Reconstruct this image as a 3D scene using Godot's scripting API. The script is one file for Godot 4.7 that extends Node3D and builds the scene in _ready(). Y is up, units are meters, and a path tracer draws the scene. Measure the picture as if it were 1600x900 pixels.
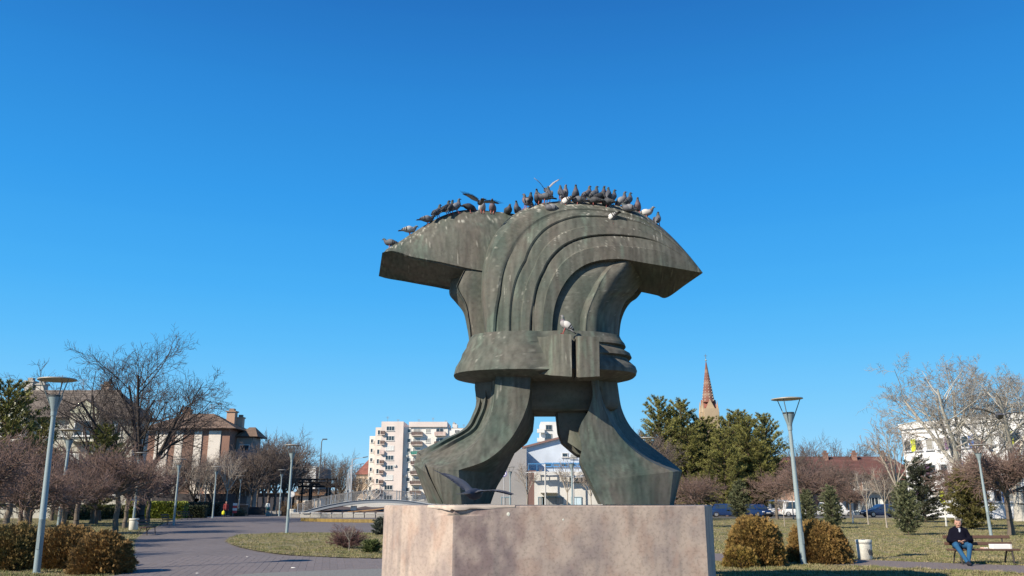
extends Node3D
# A bronze monument on a stone plinth in a town park, pigeons on it, bare trees and housing round about.
# Metres, y up; the photographer stands at (0, 1.75, 0) and looks towards -z, tilted up.

const FOCAL := 1300.0
const EYE := 1.75
const TILT := 14.37
var cos_tilt := cos(deg_to_rad(TILT))
var sin_tilt := sin(deg_to_rad(TILT))
var taken := {}
var mats := {}
var noise_a := FastNoiseLite.new()
var noise_b := FastNoiseLite.new()
var noise_c := FastNoiseLite.new()


class Geo:
	var v := PackedVector3Array()
	var n := PackedVector3Array()
	var c := PackedColorArray()

	func tri(p: Vector3, q: Vector3, r: Vector3, col: Color) -> void:
		var nn := (r - p).cross(q - p).normalized()
		v.append(p); v.append(q); v.append(r)
		n.append(nn); n.append(nn); n.append(nn)
		c.append(col); c.append(col); c.append(col)

	func quad(p: Vector3, q: Vector3, r: Vector3, s: Vector3, col: Color) -> void:
		tri(p, q, r, col)
		tri(p, r, s, col)

	func quad_out(p: Vector3, q: Vector3, r: Vector3, s: Vector3, inside: Vector3, col: Color) -> void:
		if (r - p).cross(q - s).dot(p + r - inside * 2.0) >= 0.0:
			quad(p, q, r, s, col)
		else:
			quad(p, s, r, q, col)

	func box(mid: Vector3, size: Vector3, col: Color, b := Basis.IDENTITY) -> void:
		var x := b.x * size.x / 2
		var y := b.y * size.y / 2
		var z := b.z * size.z / 2
		for k in [[x, y, z], [y, z, x], [z, x, y]]:
			for s in [-1.0, 1.0]:
				var o: Vector3 = mid + k[0] * s
				quad_out(o - k[1] - k[2], o - k[1] + k[2], o + k[1] + k[2], o + k[1] - k[2], mid, col)

	# a box whose twelve edges are cut off, so that they catch the light
	func soft_box(mid: Vector3, size: Vector3, cut: float, col: Color, b := Basis.IDENTITY) -> void:
		var h := size / 2
		var rows := []
		for k in [[-h.y, cut, true], [-h.y, cut, false], [-h.y + cut, 0.0, false], [h.y - cut, 0.0, false], [h.y, cut, false], [h.y, cut, true]]:
			var row := []
			for q in [[-1, -1], [1, -1], [1, 1], [-1, 1]]:
				var hx: float = h.x - k[1]
				var hz: float = h.z - k[1]
				var first := Vector3(q[0] * (hx - cut), k[0], q[1] * hz)
				var second := Vector3(q[0] * hx, k[0], q[1] * (hz - cut))
				if q[0] * q[1] < 0:
					var swap := first; first = second; second = swap
					swap = first; first = second; second = swap
				if k[2]:
					first = Vector3(0, k[0], 0); second = first
				var pair := [second, first] if q[0] * q[1] > 0 else [first, second]
				row.append(mid + b * (pair[0] as Vector3)); row.append(mid + b * (pair[1] as Vector3))
			rows.append(row)
		grid(rows, col, true, 0.95)

	func tube(p: Vector3, q: Vector3, r0: float, r1: float, k: int, col: Color) -> void:
		var d := (q - p).normalized()
		var x := d.cross(Vector3.UP if absf(d.y) < 0.9 else Vector3.RIGHT).normalized()
		var y := d.cross(x)
		var last := x
		for i in range(1, k + 1):
			var t := TAU * i / k
			var now := x * cos(t) + y * sin(t)
			var a := p + last * r0; var b := q + last * r1; var e := q + now * r1; var f := p + now * r0
			v.append(a); v.append(b); v.append(e); v.append(a); v.append(e); v.append(f)
			n.append(last); n.append(last); n.append(now); n.append(last); n.append(now); n.append(now)
			for z in 6:
				c.append(col)
			last = now

	func rope(pts: Array, radii: Array, k: int, col: Color) -> void:
		for i in pts.size() - 1:
			tube(pts[i], pts[i + 1], radii[i], radii[i + 1], k, col)

	func lathe(profile: Array, k: int, col, at := Vector3.ZERO, b := Basis.IDENTITY, crease := 0.75) -> void:
		var rows := []
		for p in profile:
			var row := []
			for i in k:
				row.append(at + b * Vector3(cos(TAU * i / k) * p[0], p[1], sin(TAU * i / k) * p[0]))
			rows.append(row)
		grid(rows, col, true, crease)

	# rows of points; wrap joins the last column to the first; a closed skin turns itself the right way out
	func grid(rows: Array, col, wrap := false, crease := 0.75, flip := false) -> void:
		var nr := rows.size()
		var nc: int = rows[0].size()
		var m := nc if wrap else nc - 1
		if wrap:
			var mid := Vector3.ZERO
			for r in rows:
				for p in r:
					mid += p
			mid /= nr * nc
			var vol := 0.0
			for i in nr - 1:
				for j in m:
					var j1 := (j + 1) % nc
					var a: Vector3 = rows[i][j] - mid; var b: Vector3 = rows[i + 1][j] - mid
					var e: Vector3 = rows[i + 1][j1] - mid; var f: Vector3 = rows[i][j1] - mid
					vol += a.dot(b.cross(e)) + a.dot(e.cross(f))
			flip = vol > 0.0
		if flip:
			rows = rows.duplicate()
			rows.reverse()
		var fn := []
		fn.resize((nr - 1) * m)
		for i in nr - 1:
			for j in m:
				var j1 := (j + 1) % nc
				var a: Vector3 = rows[i][j]; var b: Vector3 = rows[i + 1][j]
				var e: Vector3 = rows[i + 1][j1]; var f: Vector3 = rows[i][j1]
				fn[i * m + j] = (e - a).cross(b - f).normalized()
		var called := col is Callable
		var cols := []
		if called:
			for i in nr:
				var rc := PackedColorArray()
				for j in nc:
					var ff: Vector3 = fn[mini(i, nr - 2) * m + mini(j, m - 1)]
					rc.append(col.call(rows[i][j], ff))
				cols.append(rc)
		for i in nr - 1:
			for j in m:
				var j1 := (j + 1) % nc
				var me: Vector3 = fn[i * m + j]
				var ps := [rows[i][j], rows[i + 1][j], rows[i + 1][j1], rows[i][j1]]
				var at := [[i, j], [i + 1, j], [i + 1, j + 1], [i, j + 1]]
				var ns := []
				for q in at:
					var s := me
					for di in [-1, 0]:
						var ii: int = q[0] + di
						if ii < 0 or ii >= nr - 1:
							continue
						for dj in [-1, 0]:
							var jj: int = q[1] + dj
							if wrap:
								jj = posmod(jj, m)
							elif jj < 0 or jj >= m:
								continue
							if ii == i and jj == j:
								continue
							var o: Vector3 = fn[ii * m + jj]
							if o.dot(me) > crease:
								s += o
					ns.append(s.normalized())
				for t in [[0, 1, 2], [0, 2, 3]]:
					var pa: Vector3 = ps[t[0]]; var pb: Vector3 = ps[t[1]]; var pc: Vector3 = ps[t[2]]
					if (pb - pa).cross(pc - pa).length_squared() < 1e-16:
						continue
					for k in t:
						v.append(ps[k]); n.append(ns[k])
						if called:
							c.append(cols[at[k][0]][at[k][1] % nc])
						else:
							c.append(col)

	# closed cross-sections, joined in order; nu steps between sections, nv between points of one
	func loft(secs: Array, nu: int, nv: int, col, round_v := false, crease := 0.75) -> void:
		var fine := []
		for s in secs:
			var row := []
			var k: int = s.size()
			for j in k:
				for q in nv:
					var t := float(q) / nv
					if round_v:
						row.append(Geo.cat(s[posmod(j - 1, k)], s[j], s[(j + 1) % k], s[(j + 2) % k], t))
					else:
						row.append((s[j] as Vector3).lerp(s[(j + 1) % k], t))
			fine.append(row)
		var rows := []
		for i in fine.size() - 1:
			var same := (fine[i][0] as Vector3).is_equal_approx(fine[i + 1][0]) and (fine[i][nv] as Vector3).is_equal_approx(fine[i + 1][nv])
			for q in (1 if same else nu):
				var t := float(q) / nu
				var row := []
				for j in fine[0].size():
					row.append(Geo.cat(fine[maxi(i - 1, 0)][j], fine[i][j], fine[i + 1][j], fine[mini(i + 2, fine.size() - 1)][j], t))
				rows.append(row)
		rows.append(fine[-1])
		for e in [0, -1]:
			var mid := Vector3.ZERO
			for p in rows[e]:
				mid += p
			mid /= rows[e].size()
			var cap := []
			for p in rows[e]:
				cap.append(mid)
			if e == 0:
				rows.push_front(cap)
			else:
				rows.append(cap)
		grid(rows, col, true, crease)

	static func cat(p0: Vector3, p1: Vector3, p2: Vector3, p3: Vector3, t: float) -> Vector3:
		return 0.5 * (2.0 * p1 + (p2 - p0) * t + (2.0 * p0 - 5.0 * p1 + 4.0 * p2 - p3) * t * t + (3.0 * p1 - 3.0 * p2 + p3 - p0) * t * t * t)

	func shift(by: Vector3) -> Geo:
		for i in v.size():
			v[i] += by
		return self

	func mesh() -> ArrayMesh:
		var arrays := []
		arrays.resize(Mesh.ARRAY_MAX)
		arrays[Mesh.ARRAY_VERTEX] = v
		arrays[Mesh.ARRAY_NORMAL] = n
		arrays[Mesh.ARRAY_COLOR] = c
		var am := ArrayMesh.new()
		am.add_surface_from_arrays(Mesh.PRIMITIVE_TRIANGLES, arrays)
		return am


# ---------- naming and placing ----------

func numbered(called: String) -> String:
	var k: int = taken.get(called, 0)
	taken[called] = k + 1
	return called if k == 0 else "%s_%03d" % [called, k]


func tag(o: Node, label: String, category: String, group := "", kind := "") -> Node:
	o.set_meta("label", label)
	if category:
		o.set_meta("category", category)
	if group:
		o.set_meta("group", group)
	if kind:
		o.set_meta("kind", kind)
	return o


func thing(called: String, label: String, category: String, at := Vector3.ZERO, turn := 0.0, group := "") -> Node3D:
	var o := Node3D.new()
	o.name = numbered(called)
	add_child(o, true)
	o.position = at
	o.rotation.y = turn
	tag(o, label, category, group)
	return o


func inst(called: String, mesh: Mesh, mat: Material, parent: Node = null) -> MeshInstance3D:
	var o := MeshInstance3D.new()
	o.mesh = mesh
	o.material_override = mat
	if parent:
		o.name = called
		parent.add_child(o, true)
	else:
		o.name = numbered(called)
		add_child(o, true)
	return o


func part(called: String, g: Geo, mat: Material, parent: Node = null) -> MeshInstance3D:
	return inst(called, g.mesh(), mat, parent)


func struct(called: String, g: Geo, mat: Material) -> MeshInstance3D:
	var o := part(called, g, mat)
	o.set_meta("kind", "structure")
	return o


func copy_of(o: Node3D, called: String, at: Vector3, turn: float, size: float, label: String) -> Node3D:
	var r: Node3D = o.duplicate()
	r.name = numbered(called)
	add_child(r, true)
	r.position = at
	r.rotation = Vector3(0, turn, 0)
	r.scale = Vector3.ONE * size
	r.set_meta("label", label)
	return r


# a point at a distance down the park, given by where the photographer sees it
func spot(px: float, py: float, dist: float) -> Vector3:
	var a := (px - 800.0) / FOCAL
	var b := (450.0 - py) / FOCAL
	var d := Vector3(a, b * cos_tilt + sin_tilt, b * sin_tilt - cos_tilt)
	return Vector3(0, EYE, 0) + d * (dist / -d.z)


func ground_at(px: float, py: float) -> Vector3:
	var a := (px - 800.0) / FOCAL
	var b := (450.0 - py) / FOCAL
	var d := Vector3(a, b * cos_tilt + sin_tilt, b * sin_tilt - cos_tilt)
	return Vector3(0, EYE, 0) + d * (EYE / -d.y)


func on_ground(px: float, dist: float) -> Vector3:
	return Vector3((px - 800.0) / FOCAL * (dist * cos_tilt - EYE * sin_tilt), 0, -dist)


func height_at(py: float, dist: float) -> float:
	return spot(800, py, dist).y


# ---------- materials ----------

func lin(r: float, g: float, b: float) -> Color:
	return Color(r, g, b)


# the colour comes from the mesh; a fine computed grain lies over it
func surface(called: String, rough := 0.85, grain_scale := 0.0, grain := 0.25, bump := 0.0, metal := 0.0, stretch := Vector3.ONE) -> StandardMaterial3D:
	if mats.has(called):
		return mats[called]
	var m := StandardMaterial3D.new()
	m.resource_name = called
	m.vertex_color_use_as_albedo = true
	m.roughness = rough
	m.metallic = metal
	if grain_scale > 0.0:
		m.albedo_texture = grain_texture(called.hash() % 997, grain)
		m.uv1_triplanar = true
		m.uv1_world_triplanar = true
		m.uv1_scale = stretch * grain_scale
		if bump > 0.0:
			m.normal_enabled = true
			m.normal_texture = bump_texture(called.hash() % 991)
			m.normal_scale = bump
	mats[called] = m
	return m


func grain_texture(s: int, amount: float) -> Texture2D:
	var f := FastNoiseLite.new()
	f.seed = s
	f.noise_type = FastNoiseLite.TYPE_SIMPLEX
	f.frequency = 0.02
	f.fractal_octaves = 6
	f.fractal_gain = 0.62
	var im := f.get_seamless_image(512, 512)
	im.convert(Image.FORMAT_RGB8)
	for y in 512:
		for x in 512:
			var k := im.get_pixel(x, y).r
			var q := clampf(1.0 - amount + amount * 2.0 * (0.5 + (k - 0.5) * 1.7), 0.0, 1.0)
			im.set_pixel(x, y, Color(q, q, q))
	return ImageTexture.create_from_image(im)


func bump_texture(s: int) -> Texture2D:
	var f := FastNoiseLite.new()
	f.seed = s
	f.frequency = 0.03
	f.fractal_octaves = 5
	var im := f.get_seamless_image(512, 512)
	im.convert(Image.FORMAT_RGBA8)
	im.bump_map_to_normal_map(6.0)
	return ImageTexture.create_from_image(im)


func glass(called := "glass", tint := Color(0.03, 0.045, 0.06)) -> StandardMaterial3D:
	if mats.has(called):
		return mats[called]
	var m := StandardMaterial3D.new()
	m.albedo_color = tint.linear_to_srgb()
	m.roughness = 0.1
	m.metallic_specular = 0.6
	mats[called] = m
	return m


# ---------- the monument ----------

const STATUE_Z := 15.0


func st(px: float, py: float, d: float) -> Vector3:
	return spot(px, py, STATUE_Z - d)


func bronze(p: Vector3, nn: Vector3) -> Color:
	var a := noise_a.get_noise_3d(p.x * 0.9, p.y * 0.7, p.z * 0.9) * 1.6
	var streak := noise_b.get_noise_3d(p.x * 11.0, p.y * 0.5, p.z * 11.0)
	var fine := noise_c.get_noise_3d(p.x * 9.0, p.y * 5.0, p.z * 9.0)
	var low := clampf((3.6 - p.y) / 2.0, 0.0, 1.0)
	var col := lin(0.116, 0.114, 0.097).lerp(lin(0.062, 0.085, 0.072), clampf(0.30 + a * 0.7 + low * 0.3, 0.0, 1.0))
	col = col.lerp(lin(0.114, 0.101, 0.086), clampf(noise_a.get_noise_3d(p.x * 1.6 + 40.0, p.y * 0.25, p.z * 1.6) * 2.0 - 0.15, 0.0, 0.6))
	var pale := clampf(noise_b.get_noise_3d(p.x * 2.3, p.y * 0.8 + 9.0, p.z * 2.3) * 3.0 - 1.05 + streak * 0.8, 0.0, 0.5)
	col = col.lerp(lin(0.125, 0.165, 0.132), pale * 0.9)
	col = col * (1.0 + streak * 0.5 + fine * 0.05)
	# droppings: on what looks up, and running down from it
	var up := clampf(nn.y * 1.6 + 0.1, 0.0, 1.0)
	var run := noise_c.get_noise_3d(p.x * 21.0, p.y * 1.5, p.z * 8.0) + noise_a.get_noise_3d(p.x * 3.0, p.y * 2.0, p.z * 3.0) * 0.35
	var high := clampf((p.y - 5.3) / 1.6, 0.0, 1.0)
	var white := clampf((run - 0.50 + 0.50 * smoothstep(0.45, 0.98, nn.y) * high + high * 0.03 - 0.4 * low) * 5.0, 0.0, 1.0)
	col = col.lerp(lin(0.45, 0.44, 0.38), white * (0.42 + 0.4 * up * high))
	col.a = 1.0
	return col


func table(t: float, pts: Array) -> float:
	for i in pts.size() - 1:
		if t <= pts[i + 1][0]:
			var w: float = pts[i + 1][0] - pts[i][0]
			return lerpf(pts[i][1], pts[i + 1][1], clampf((t - pts[i][0]) / maxf(w, 1e-6), 0.0, 1.0))
	return pts[-1][1]


func px_curve(pts: Array, t: float) -> Vector2:
	var i := clampi(int(floor(t)), 0, pts.size() - 2)
	var f := t - i
	var q := []
	for k in [-1, 0, 1, 2]:
		var p = pts[clampi(i + k, 0, pts.size() - 1)]
		q.append(Vector3(p[0], p[1], 0))
	var r := Geo.cat(q[0], q[1], q[2], q[3], f)
	return Vector2(r.x, r.y)


func build_statue() -> void:
	var base := Vector3(0.5, 1.68, -15)
	var root := thing("bronze_monument", "large dark green bronze abstract monument with belt and two overhanging wings on the plinth", "monument", base)
	var m := surface("bronze", 0.72, 0.8, 0.08, 0.06)
	m.metallic_specular = 0.3
	var col := bronze

	# the wing that reaches to the left, behind
	var g := Geo.new()
	var R := [[603, 391], [615, 384.5], [628, 377], [645, 366], [670, 351], [690, 341], [712, 334], [735, 331], [765, 333], [800, 337], [835, 343]]
	var L := [[597, 396], [611, 393.5], [626, 396.5], [642, 402], [668, 407], [690, 411], [712, 416], [735, 421], [765, 426], [800, 430], [835, 434]]
	var B := [[592, 430], [603, 433], [615, 435], [630, 437], [655, 441], [680, 445], [702, 449], [730, 452], [760, 455], [795, 458], [830, 460]]
	var secs := []
	for i in R.size():
		var w := clampf(float(i) / 6.0, 0.0, 1.0)
		var r := st(R[i][0], R[i][1], lerpf(-0.75, -0.95, w))
		var l := st(L[i][0], L[i][1], lerpf(-0.42, -0.36, w))
		var b := st(B[i][0], B[i][1], lerpf(-1.35, -1.6, w))
		var mid := r.lerp(l, 0.5) + Vector3(0, 0.10, 0.18) * w
		var up1 := r.lerp(l, 0.2) + Vector3(0, 0.075, 0.13) * w
		var lo1 := r.lerp(l, 0.8) + Vector3(0, 0.05, 0.08) * w
		var back := b.lerp(r, 0.5) + Vector3(0, 0.0, -0.25 * w)
		var s := [r, up1, mid, lo1, l, l, l, l.lerp(b, 0.5), b, b, b, back]
		secs.append(s)
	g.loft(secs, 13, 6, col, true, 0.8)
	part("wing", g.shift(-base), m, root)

	# the shaft below it
	g = Geo.new()
	secs = []
	for q in [[536, 737], [528, 736], [515, 735], [500, 733], [475, 728], [458, 719], [448, 714.5], [440, 717.5], [430, 722], [420, 727], [400, 736]]:
		var y: float = q[0]
		var x: float = q[1]
		var fd := table(y, [[400, -0.52], [412, -0.42], [422, -0.352], [440, -0.32], [536, -0.30]])
		var f := st(x, y, fd - 0.04)
		var sweep := table(y, [[420, -0.22], [440, -0.13], [448, -0.06], [458, -0.01], [475, 0.03], [536, 0.05]])
		var fm := st(x + 12, y, fd - 0.005)
		var fr := st(860, y, fd)
		secs.append([f, f, fm, st(x + 60, y, fd), fr, fr, fr + Vector3(0, 0, -1.0), fr + Vector3(0, 0, -1.0), f + Vector3(sweep, 0, -0.9), f + Vector3(sweep * 0.45, 0, -0.45)])
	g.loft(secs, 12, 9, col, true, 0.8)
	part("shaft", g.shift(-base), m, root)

	# the great draped arch with its stepped folds
	g = Geo.new()
	var O := [[758, 534], [754, 492], [752, 455], [755, 415], [767, 377], [787, 349], [815, 328], [848, 317.5], [885, 314], [930, 316], [970, 322], [1000, 332], [1025, 348], [1050, 370], [1075, 397], [1097, 424.5]]
	var I := [[862, 534], [863.5, 500], [867, 478], [873, 460], [882, 443], [893, 429], [908, 417], [925, 409.5], [945, 405.5], [970, 404.5], [990, 407.5], [1010, 411], [1034, 415], [1057, 419], [1080, 423], [1098, 426]]
	var K := [[0, 0], [0, 0], [0, 0], [0, 0], [0, 0], [0, 0], [0, 0], [0, 0], [925, 442], [955, 447], [982, 453], [1005, 457], [1026, 461.5], [1042, 465], [1072, 444.5], [1098, 426.6]]
	var per := 15
	var cuts := [2, 2, 3, 5, 2, 2, 2, 8, 8, 2, 2, 2, 6, 2, 6, 2, 2, 2, 8, 2, 10]
	var steps := (O.size() - 1) * per
	var rows := []
	for s in steps + 1:
		var u := float(s) / per
		var o := px_curve(O, u)
		var i := px_curve(I, u)
		var g1 := table(u, [[0, 0.135], [2, 0.25], [4, 0.27], [6, 0.24], [8, 0.16], [15, 0.12]])
		var g2 := table(u, [[0, 0.375], [2, 0.42], [4, 0.47], [6, 0.37], [8, 0.27], [11, 0.22], [15, 0.2]])
		var g3 := table(u, [[0, 0.67], [2, 0.71], [4, 0.71], [6, 0.66], [8, 0.60], [10, 0.54], [12, 0.46], [15, 0.4]])
		var r3 := table(u, [[0, 0.86], [4, 0.84], [8, 0.78], [10, 0.74], [12, 0.66], [15, 0.6]])
		var f1 := table(u, [[0, 1.0], [2.5, 1.0], [4, 0.3], [5.2, 0.0]])
		var f2 := table(u, [[0, 1.0], [9, 0.9], [11.2, 0.0]])
		var f3 := table(u, [[0, 1.0], [10, 1.0], [12.3, 0.0]])
		var fr := table(u, [[0, 0.7], [6, 1.0], [11, 0.8], [13, 0.0]])
		var size := table(u, [[0, 1.0], [9, 1.0], [12, 0.75], [15, 0.12]])
		var g2w := 0.014
		var prof := [[0.0, -0.42], [0.012, -0.26], [0.035, -0.14], [0.08, -0.04], [g1 - 0.03, 0.03], [g1, 0.02], [g1 + 0.014, 0.025 - 0.036 * f1], [g1 + 0.03, 0.03 - 0.01 * f1],
			[lerpf(g1, g2, 0.55), 0.075], [g2 - 0.02, 0.115], [g2, 0.105], [g2 + g2w, 0.108 - 0.016 * f2], [g2 + 0.03, 0.115 - 0.008 * f2],
			[lerpf(g2, g3, 0.5), 0.135 + 0.02 * (1.0 - fr)], [lerpf(g2, g3, 0.5) + 0.012, 0.165], [g3 - 0.015, 0.195], [g3, 0.185], [g3 + 0.016, 0.19 - 0.05 * f3], [g3 + 0.035, 0.20 - 0.025 * f3],
			[r3 - 0.004, 0.215 + 0.03 * (1.0 - fr)], [r3 + 0.010, 0.25], [1.0, 0.245]]
		var row := []
		var lift := table(u, [[0, 0.27], [9, 0.27], [15, 0.2]])
		var ip := st(i.x, i.y, lift + 0.245 * size)
		var kp := ip + Vector3(0, 0, -0.62)
		if u > 7.0:
			var k := px_curve(K, maxf(u, 8.0))
			var kk := st(k.x, k.y, table(u, [[8, -1.0], [13, -1.25], [15, lift]]))
			kp = kp.lerp(kk, clampf((u - 7.0) / 2.0, 0.0, 1.0))
		for q in 6:
			row.append(kp.lerp(ip, q / 6.0))
		var front := row.size()
		row.append(ip)
		for q in range(prof.size() - 2, -1, -1):
			var n_in: int = cuts[q]
			for w in n_in:
				var f := float(w + 1) / n_in
				var v := lerpf(prof[q + 1][0], prof[q][0], f)
				row.append(st(lerpf(o.x, i.x, v), lerpf(o.y, i.y, v), lift + lerpf(prof[q + 1][1], prof[q][1], f) * size))
		front = row.size() - 1
		var ob := st(o.x, o.y, lift - 0.42 * size) + Vector3(0, 0, -0.95 * table(u, [[0, 1], [12, 1], [15, 0.0]]))
		ob += (kp - ob) * 0.06
		for q in 4:
			row.append((row[front] as Vector3).lerp(ob, (q + 1) / 4.0))
		row.append(ob.lerp(kp, 0.5) + Vector3(0, 0, -0.15 * size))
		rows.append(row)
	for e in [0, -1]:
		var mid := Vector3.ZERO
		for p in rows[e]:
			mid += p
		mid /= rows[e].size()
		var cap := []
		for p in rows[e]:
			cap.append(mid)
		if e == 0:
			rows.push_front(cap)
		else:
			rows.append(cap)
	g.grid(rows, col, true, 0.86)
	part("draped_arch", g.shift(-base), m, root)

	# the panel and fluted column inside the arch
	g = Geo.new()
	secs = []
	for q in [[536, 905, 916, 966], [524, 905, 916, 966], [505, 906, 917, 967], [490, 908, 919, 969.5], [475, 913, 924, 975], [463, 918, 929, 983], [455, 923, 933, 993], [440, 931, 940, 1003], [425, 942, 950, 1010], [412, 955, 962, 1012], [402, 972, 977, 1010], [380, 985, 990, 1008]]:
		var y: float = q[0]
		var back := st(q[3], y, -0.55) + Vector3(-0.02, 0, -0.55)
		var left := st(835, y, table(y, [[380, 0.05], [415, 0.2], [445, 0.36], [536, 0.40]]))
		var rib := table(y, [[400, 0.01], [415, 0.05], [440, 0.12], [536, 0.13]])
		var pd := table(y, [[380, 0.28], [405, 0.37], [425, 0.44], [536, 0.455]])
		secs.append([left, left, st(q[1] - 25.0, y, pd), st(q[1], y, pd + 0.01), st(q[1], y, pd + 0.01), st(q[2] - 2.0, y, pd + rib), st(q[2], y, pd + rib + 0.005), st(q[2], y, pd + rib + 0.005), st(lerpf(q[2], q[3], 0.4), y, pd + 0.03), st(lerpf(q[2], q[3], 0.8), y, -0.15), st(q[3], y, -0.55), back, back, left + Vector3(0, 0, -1.0), left + Vector3(0, 0, -1.0)])
	g.loft(secs, 14, 7, col, true, 0.8)
	part("shaft", g.shift(-base), m, root)

	# the belt: rings that widen downwards, folded at the right
	g = Geo.new()
	var ring := []
	for q in [[527, 741, 965, 0.62, 0], [528.5, 737, 967.5, 0.70, 0], [534, 733, 970, 0.74, 0.2], [541, 730, 975, 0.79, 1.0], [545, 729, 976.5, 0.80, 1.0], [547, 728.5, 971, 0.78, 0.2], [549, 727, 972, 0.79, 0.1], [556, 722.5, 983, 0.86, 1.0], [562, 721, 985.5, 0.88, 1.0], [564.5, 720, 979.5, 0.87, 0.2], [567, 718.5, 980.5, 0.88, 0.1], [577, 712.5, 991.5, 0.96, 0.9], [583, 711, 993.5, 0.98, 1.0], [589, 709.5, 992, 0.98, 0.9], [590, 713, 988, 0.95, 1.0], [597, 745, 958, 0.70, 1.0], [600, 765, 940, 0.5, 1.0]]:
		var row := []
		var y := st(850, q[0], 0.0).y
		var xl := st(q[1], q[0], 0.0).x
		var xr := st(q[2], q[0], 0.0).x
		for k in 224:
			var t := TAU * k / 224
			var e := 0.72
			var cx := signf(cos(t)) * pow(absf(cos(t)), e)
			var cz := signf(sin(t)) * pow(absf(sin(t)), e)
			var x := lerpf(xl, xr, 0.5 + 0.5 * cx)
			var b: float = q[3]
			if q[0] > 528.0 and q[0] < 589.5:
				b = lerpf(0.72, 0.98, (q[0] - 528.0) / 61.0)
			var ax := clampf((x - xl) / (xr - xl), 0.0, 1.0)
			var front := b if cz > 0.0 else b * 1.15
			# folds show at the right end; towards the knot the skin is smooth
			if cz > 0.0:
				front -= (1.0 - q[4]) * (0.075 * smoothstep(0.78, 0.93, ax) + 0.007 * (1.0 - smoothstep(0.3, 0.45, ax)))
				front -= 0.07 * exp(-pow((ax - 0.47) / 0.06, 2.0))
			row.append(Vector3(x, y, -STATUE_Z + front * cz * (1.0 if cz > 0.0 else 1.0)))
		ring.append(row)
	var lid := []
	for side in [0, -1]:
		var mid := Vector3.ZERO
		for p in ring[side]:
			mid += p
		mid /= 224.0
		var cap := []
		for p in ring[side]:
			cap.append(mid)
		lid.append(cap)
	ring.push_front(lid[0])
	ring.append(lid[1])
	# finer, so that the weathering shows
	var dense := []
	for i in ring.size() - 1:
		var k := 6 if i > 0 and i < ring.size() - 3 else 1
		for q in k:
			var row := []
			for j in 224:
				row.append((ring[i][j] as Vector3).lerp(ring[i + 1][j], float(q) / k))
			dense.append(row)
	dense.append(ring[-1])
	g.grid(dense, col, true, 0.82)
	part("belt", g.shift(-base), m, root)

	# the end of the belt and the knot: two upright plates in front with a slit between them
	g = Geo.new()
	secs = []
	for q in [[838, 526, 583.5, 0.70], [850, 526.5, 585, 0.80], [862, 523.5, 586.5, 0.95], [872, 522, 587, 1.06], [884, 522, 588, 1.12], [893, 522.5, 588.5, 1.14]]:
		var t0 := st(q[0], q[1], q[3])
		var b0 := st(q[0] + 0.5, q[2], q[3] + 0.04)
		secs.append([t0, t0.lerp(b0, 0.33), t0.lerp(b0, 0.66), b0, b0 + Vector3(0, 0.02, -0.5), t0 + Vector3(0, 0.02, -0.5)])
	g.loft(secs, 6, 4, col, false, 0.9)
	part("belt_end", g.shift(-base), m, root)
	g = Geo.new()
	secs = []
	for q in [[899, 526, 588.5, 1.06], [903.5, 525, 589.5, 1.16], [912, 525, 589.2, 1.19], [926, 526, 588.4, 1.19], [936, 526.5, 587.8, 1.18]]:
		var t0 := st(q[0], q[1], q[3])
		var b0 := st(q[0] + 1.0, q[2], q[3] + 0.03)
		secs.append([t0, t0.lerp(b0, 0.33), t0.lerp(b0, 0.66), b0, b0 + Vector3(0, 0.02, -0.62), t0 + Vector3(0, 0.02, -0.62)])
	g.loft(secs, 5, 4, col, false, 0.9)
	part("belt_knot", g.shift(-base), m, root)

	# hips and the bar between the legs
	g = Geo.new()
	secs = []
	for q in [[578, 746, 962, 0.30], [600, 742, 965, 0.32], [615, 743, 967, 0.30], [630, 746, 968, 0.26], [640, 760, 962, 0.2], [643.5, 780, 940, 0.1]]:
		var fl := st(q[1], q[0], -0.1)
		var fr := st(q[2], q[0], -0.1)
		secs.append([fl, st(q[1] + 25.0, q[0], q[3]), st(q[2] - 25.0, q[0], q[3] + 0.02), fr, fr + Vector3(-0.05, 0, -0.9), fl + Vector3(0.05, 0, -0.9)])
	g.loft(secs, 4, 6, col, false, 0.6)
	part("hips", g.shift(-base), m, root)

	# left leg: a ribbon that curves forward to the foot, with flutes on its outer side
	g = Geo.new()
	secs = []
	var a_d := [0.62, 0.66, 0.72, 0.82, 0.95, 1.08, 1.10, 1.05]
	var A := [[775, 580], [771, 630], [764, 655], [749, 685], [721, 713], [685, 733.5], [688, 752], [693, 788]]
	var Bq := [[829, 586], [826.5, 622], [815, 656], [794, 690], [760, 719], [716.5, 734.5], [718, 755], [721.5, 788.5]]
	var C := [[834, 600], [834, 643], [831, 668], [815, 692], [805, 707], [788, 742], [776, 762], [766.5, 787.5]]
	var D := [[744, 600], [744, 627], [740, 643], [725, 669], [689, 688], [652, 706], [657, 728], [669, 785.5]]
	var Gq := [[767, 590], [767, 630], [755, 663], [744, 678], [712, 697.5], [662, 727], [670, 748], [692, 787]]
	for ii in [0, 1, 2, 3, 4, 5, 5, 5, 6, 7]:
		var i: int = ii
		var t := float(i) / 7.0
		var ad: float = a_d[i]
		var a := st(A[i][0], A[i][1], ad)
		var b := st(Bq[i][0], Bq[i][1], ad + 0.02)
		var c := st(C[i][0], C[i][1], lerpf(-0.1, -0.05, t))
		var d := st(D[i][0], D[i][1], lerpf(-0.25, 0.15, t))
		var gq := st(Gq[i][0], Gq[i][1], lerpf(0.25, 0.85, t))
		var flute1 := d.lerp(gq, 0.30) + Vector3(-0.01, 0.02, 0.06)
		var dip1 := d.lerp(gq, 0.40) + Vector3(0.0, 0.0, -0.04)
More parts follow.
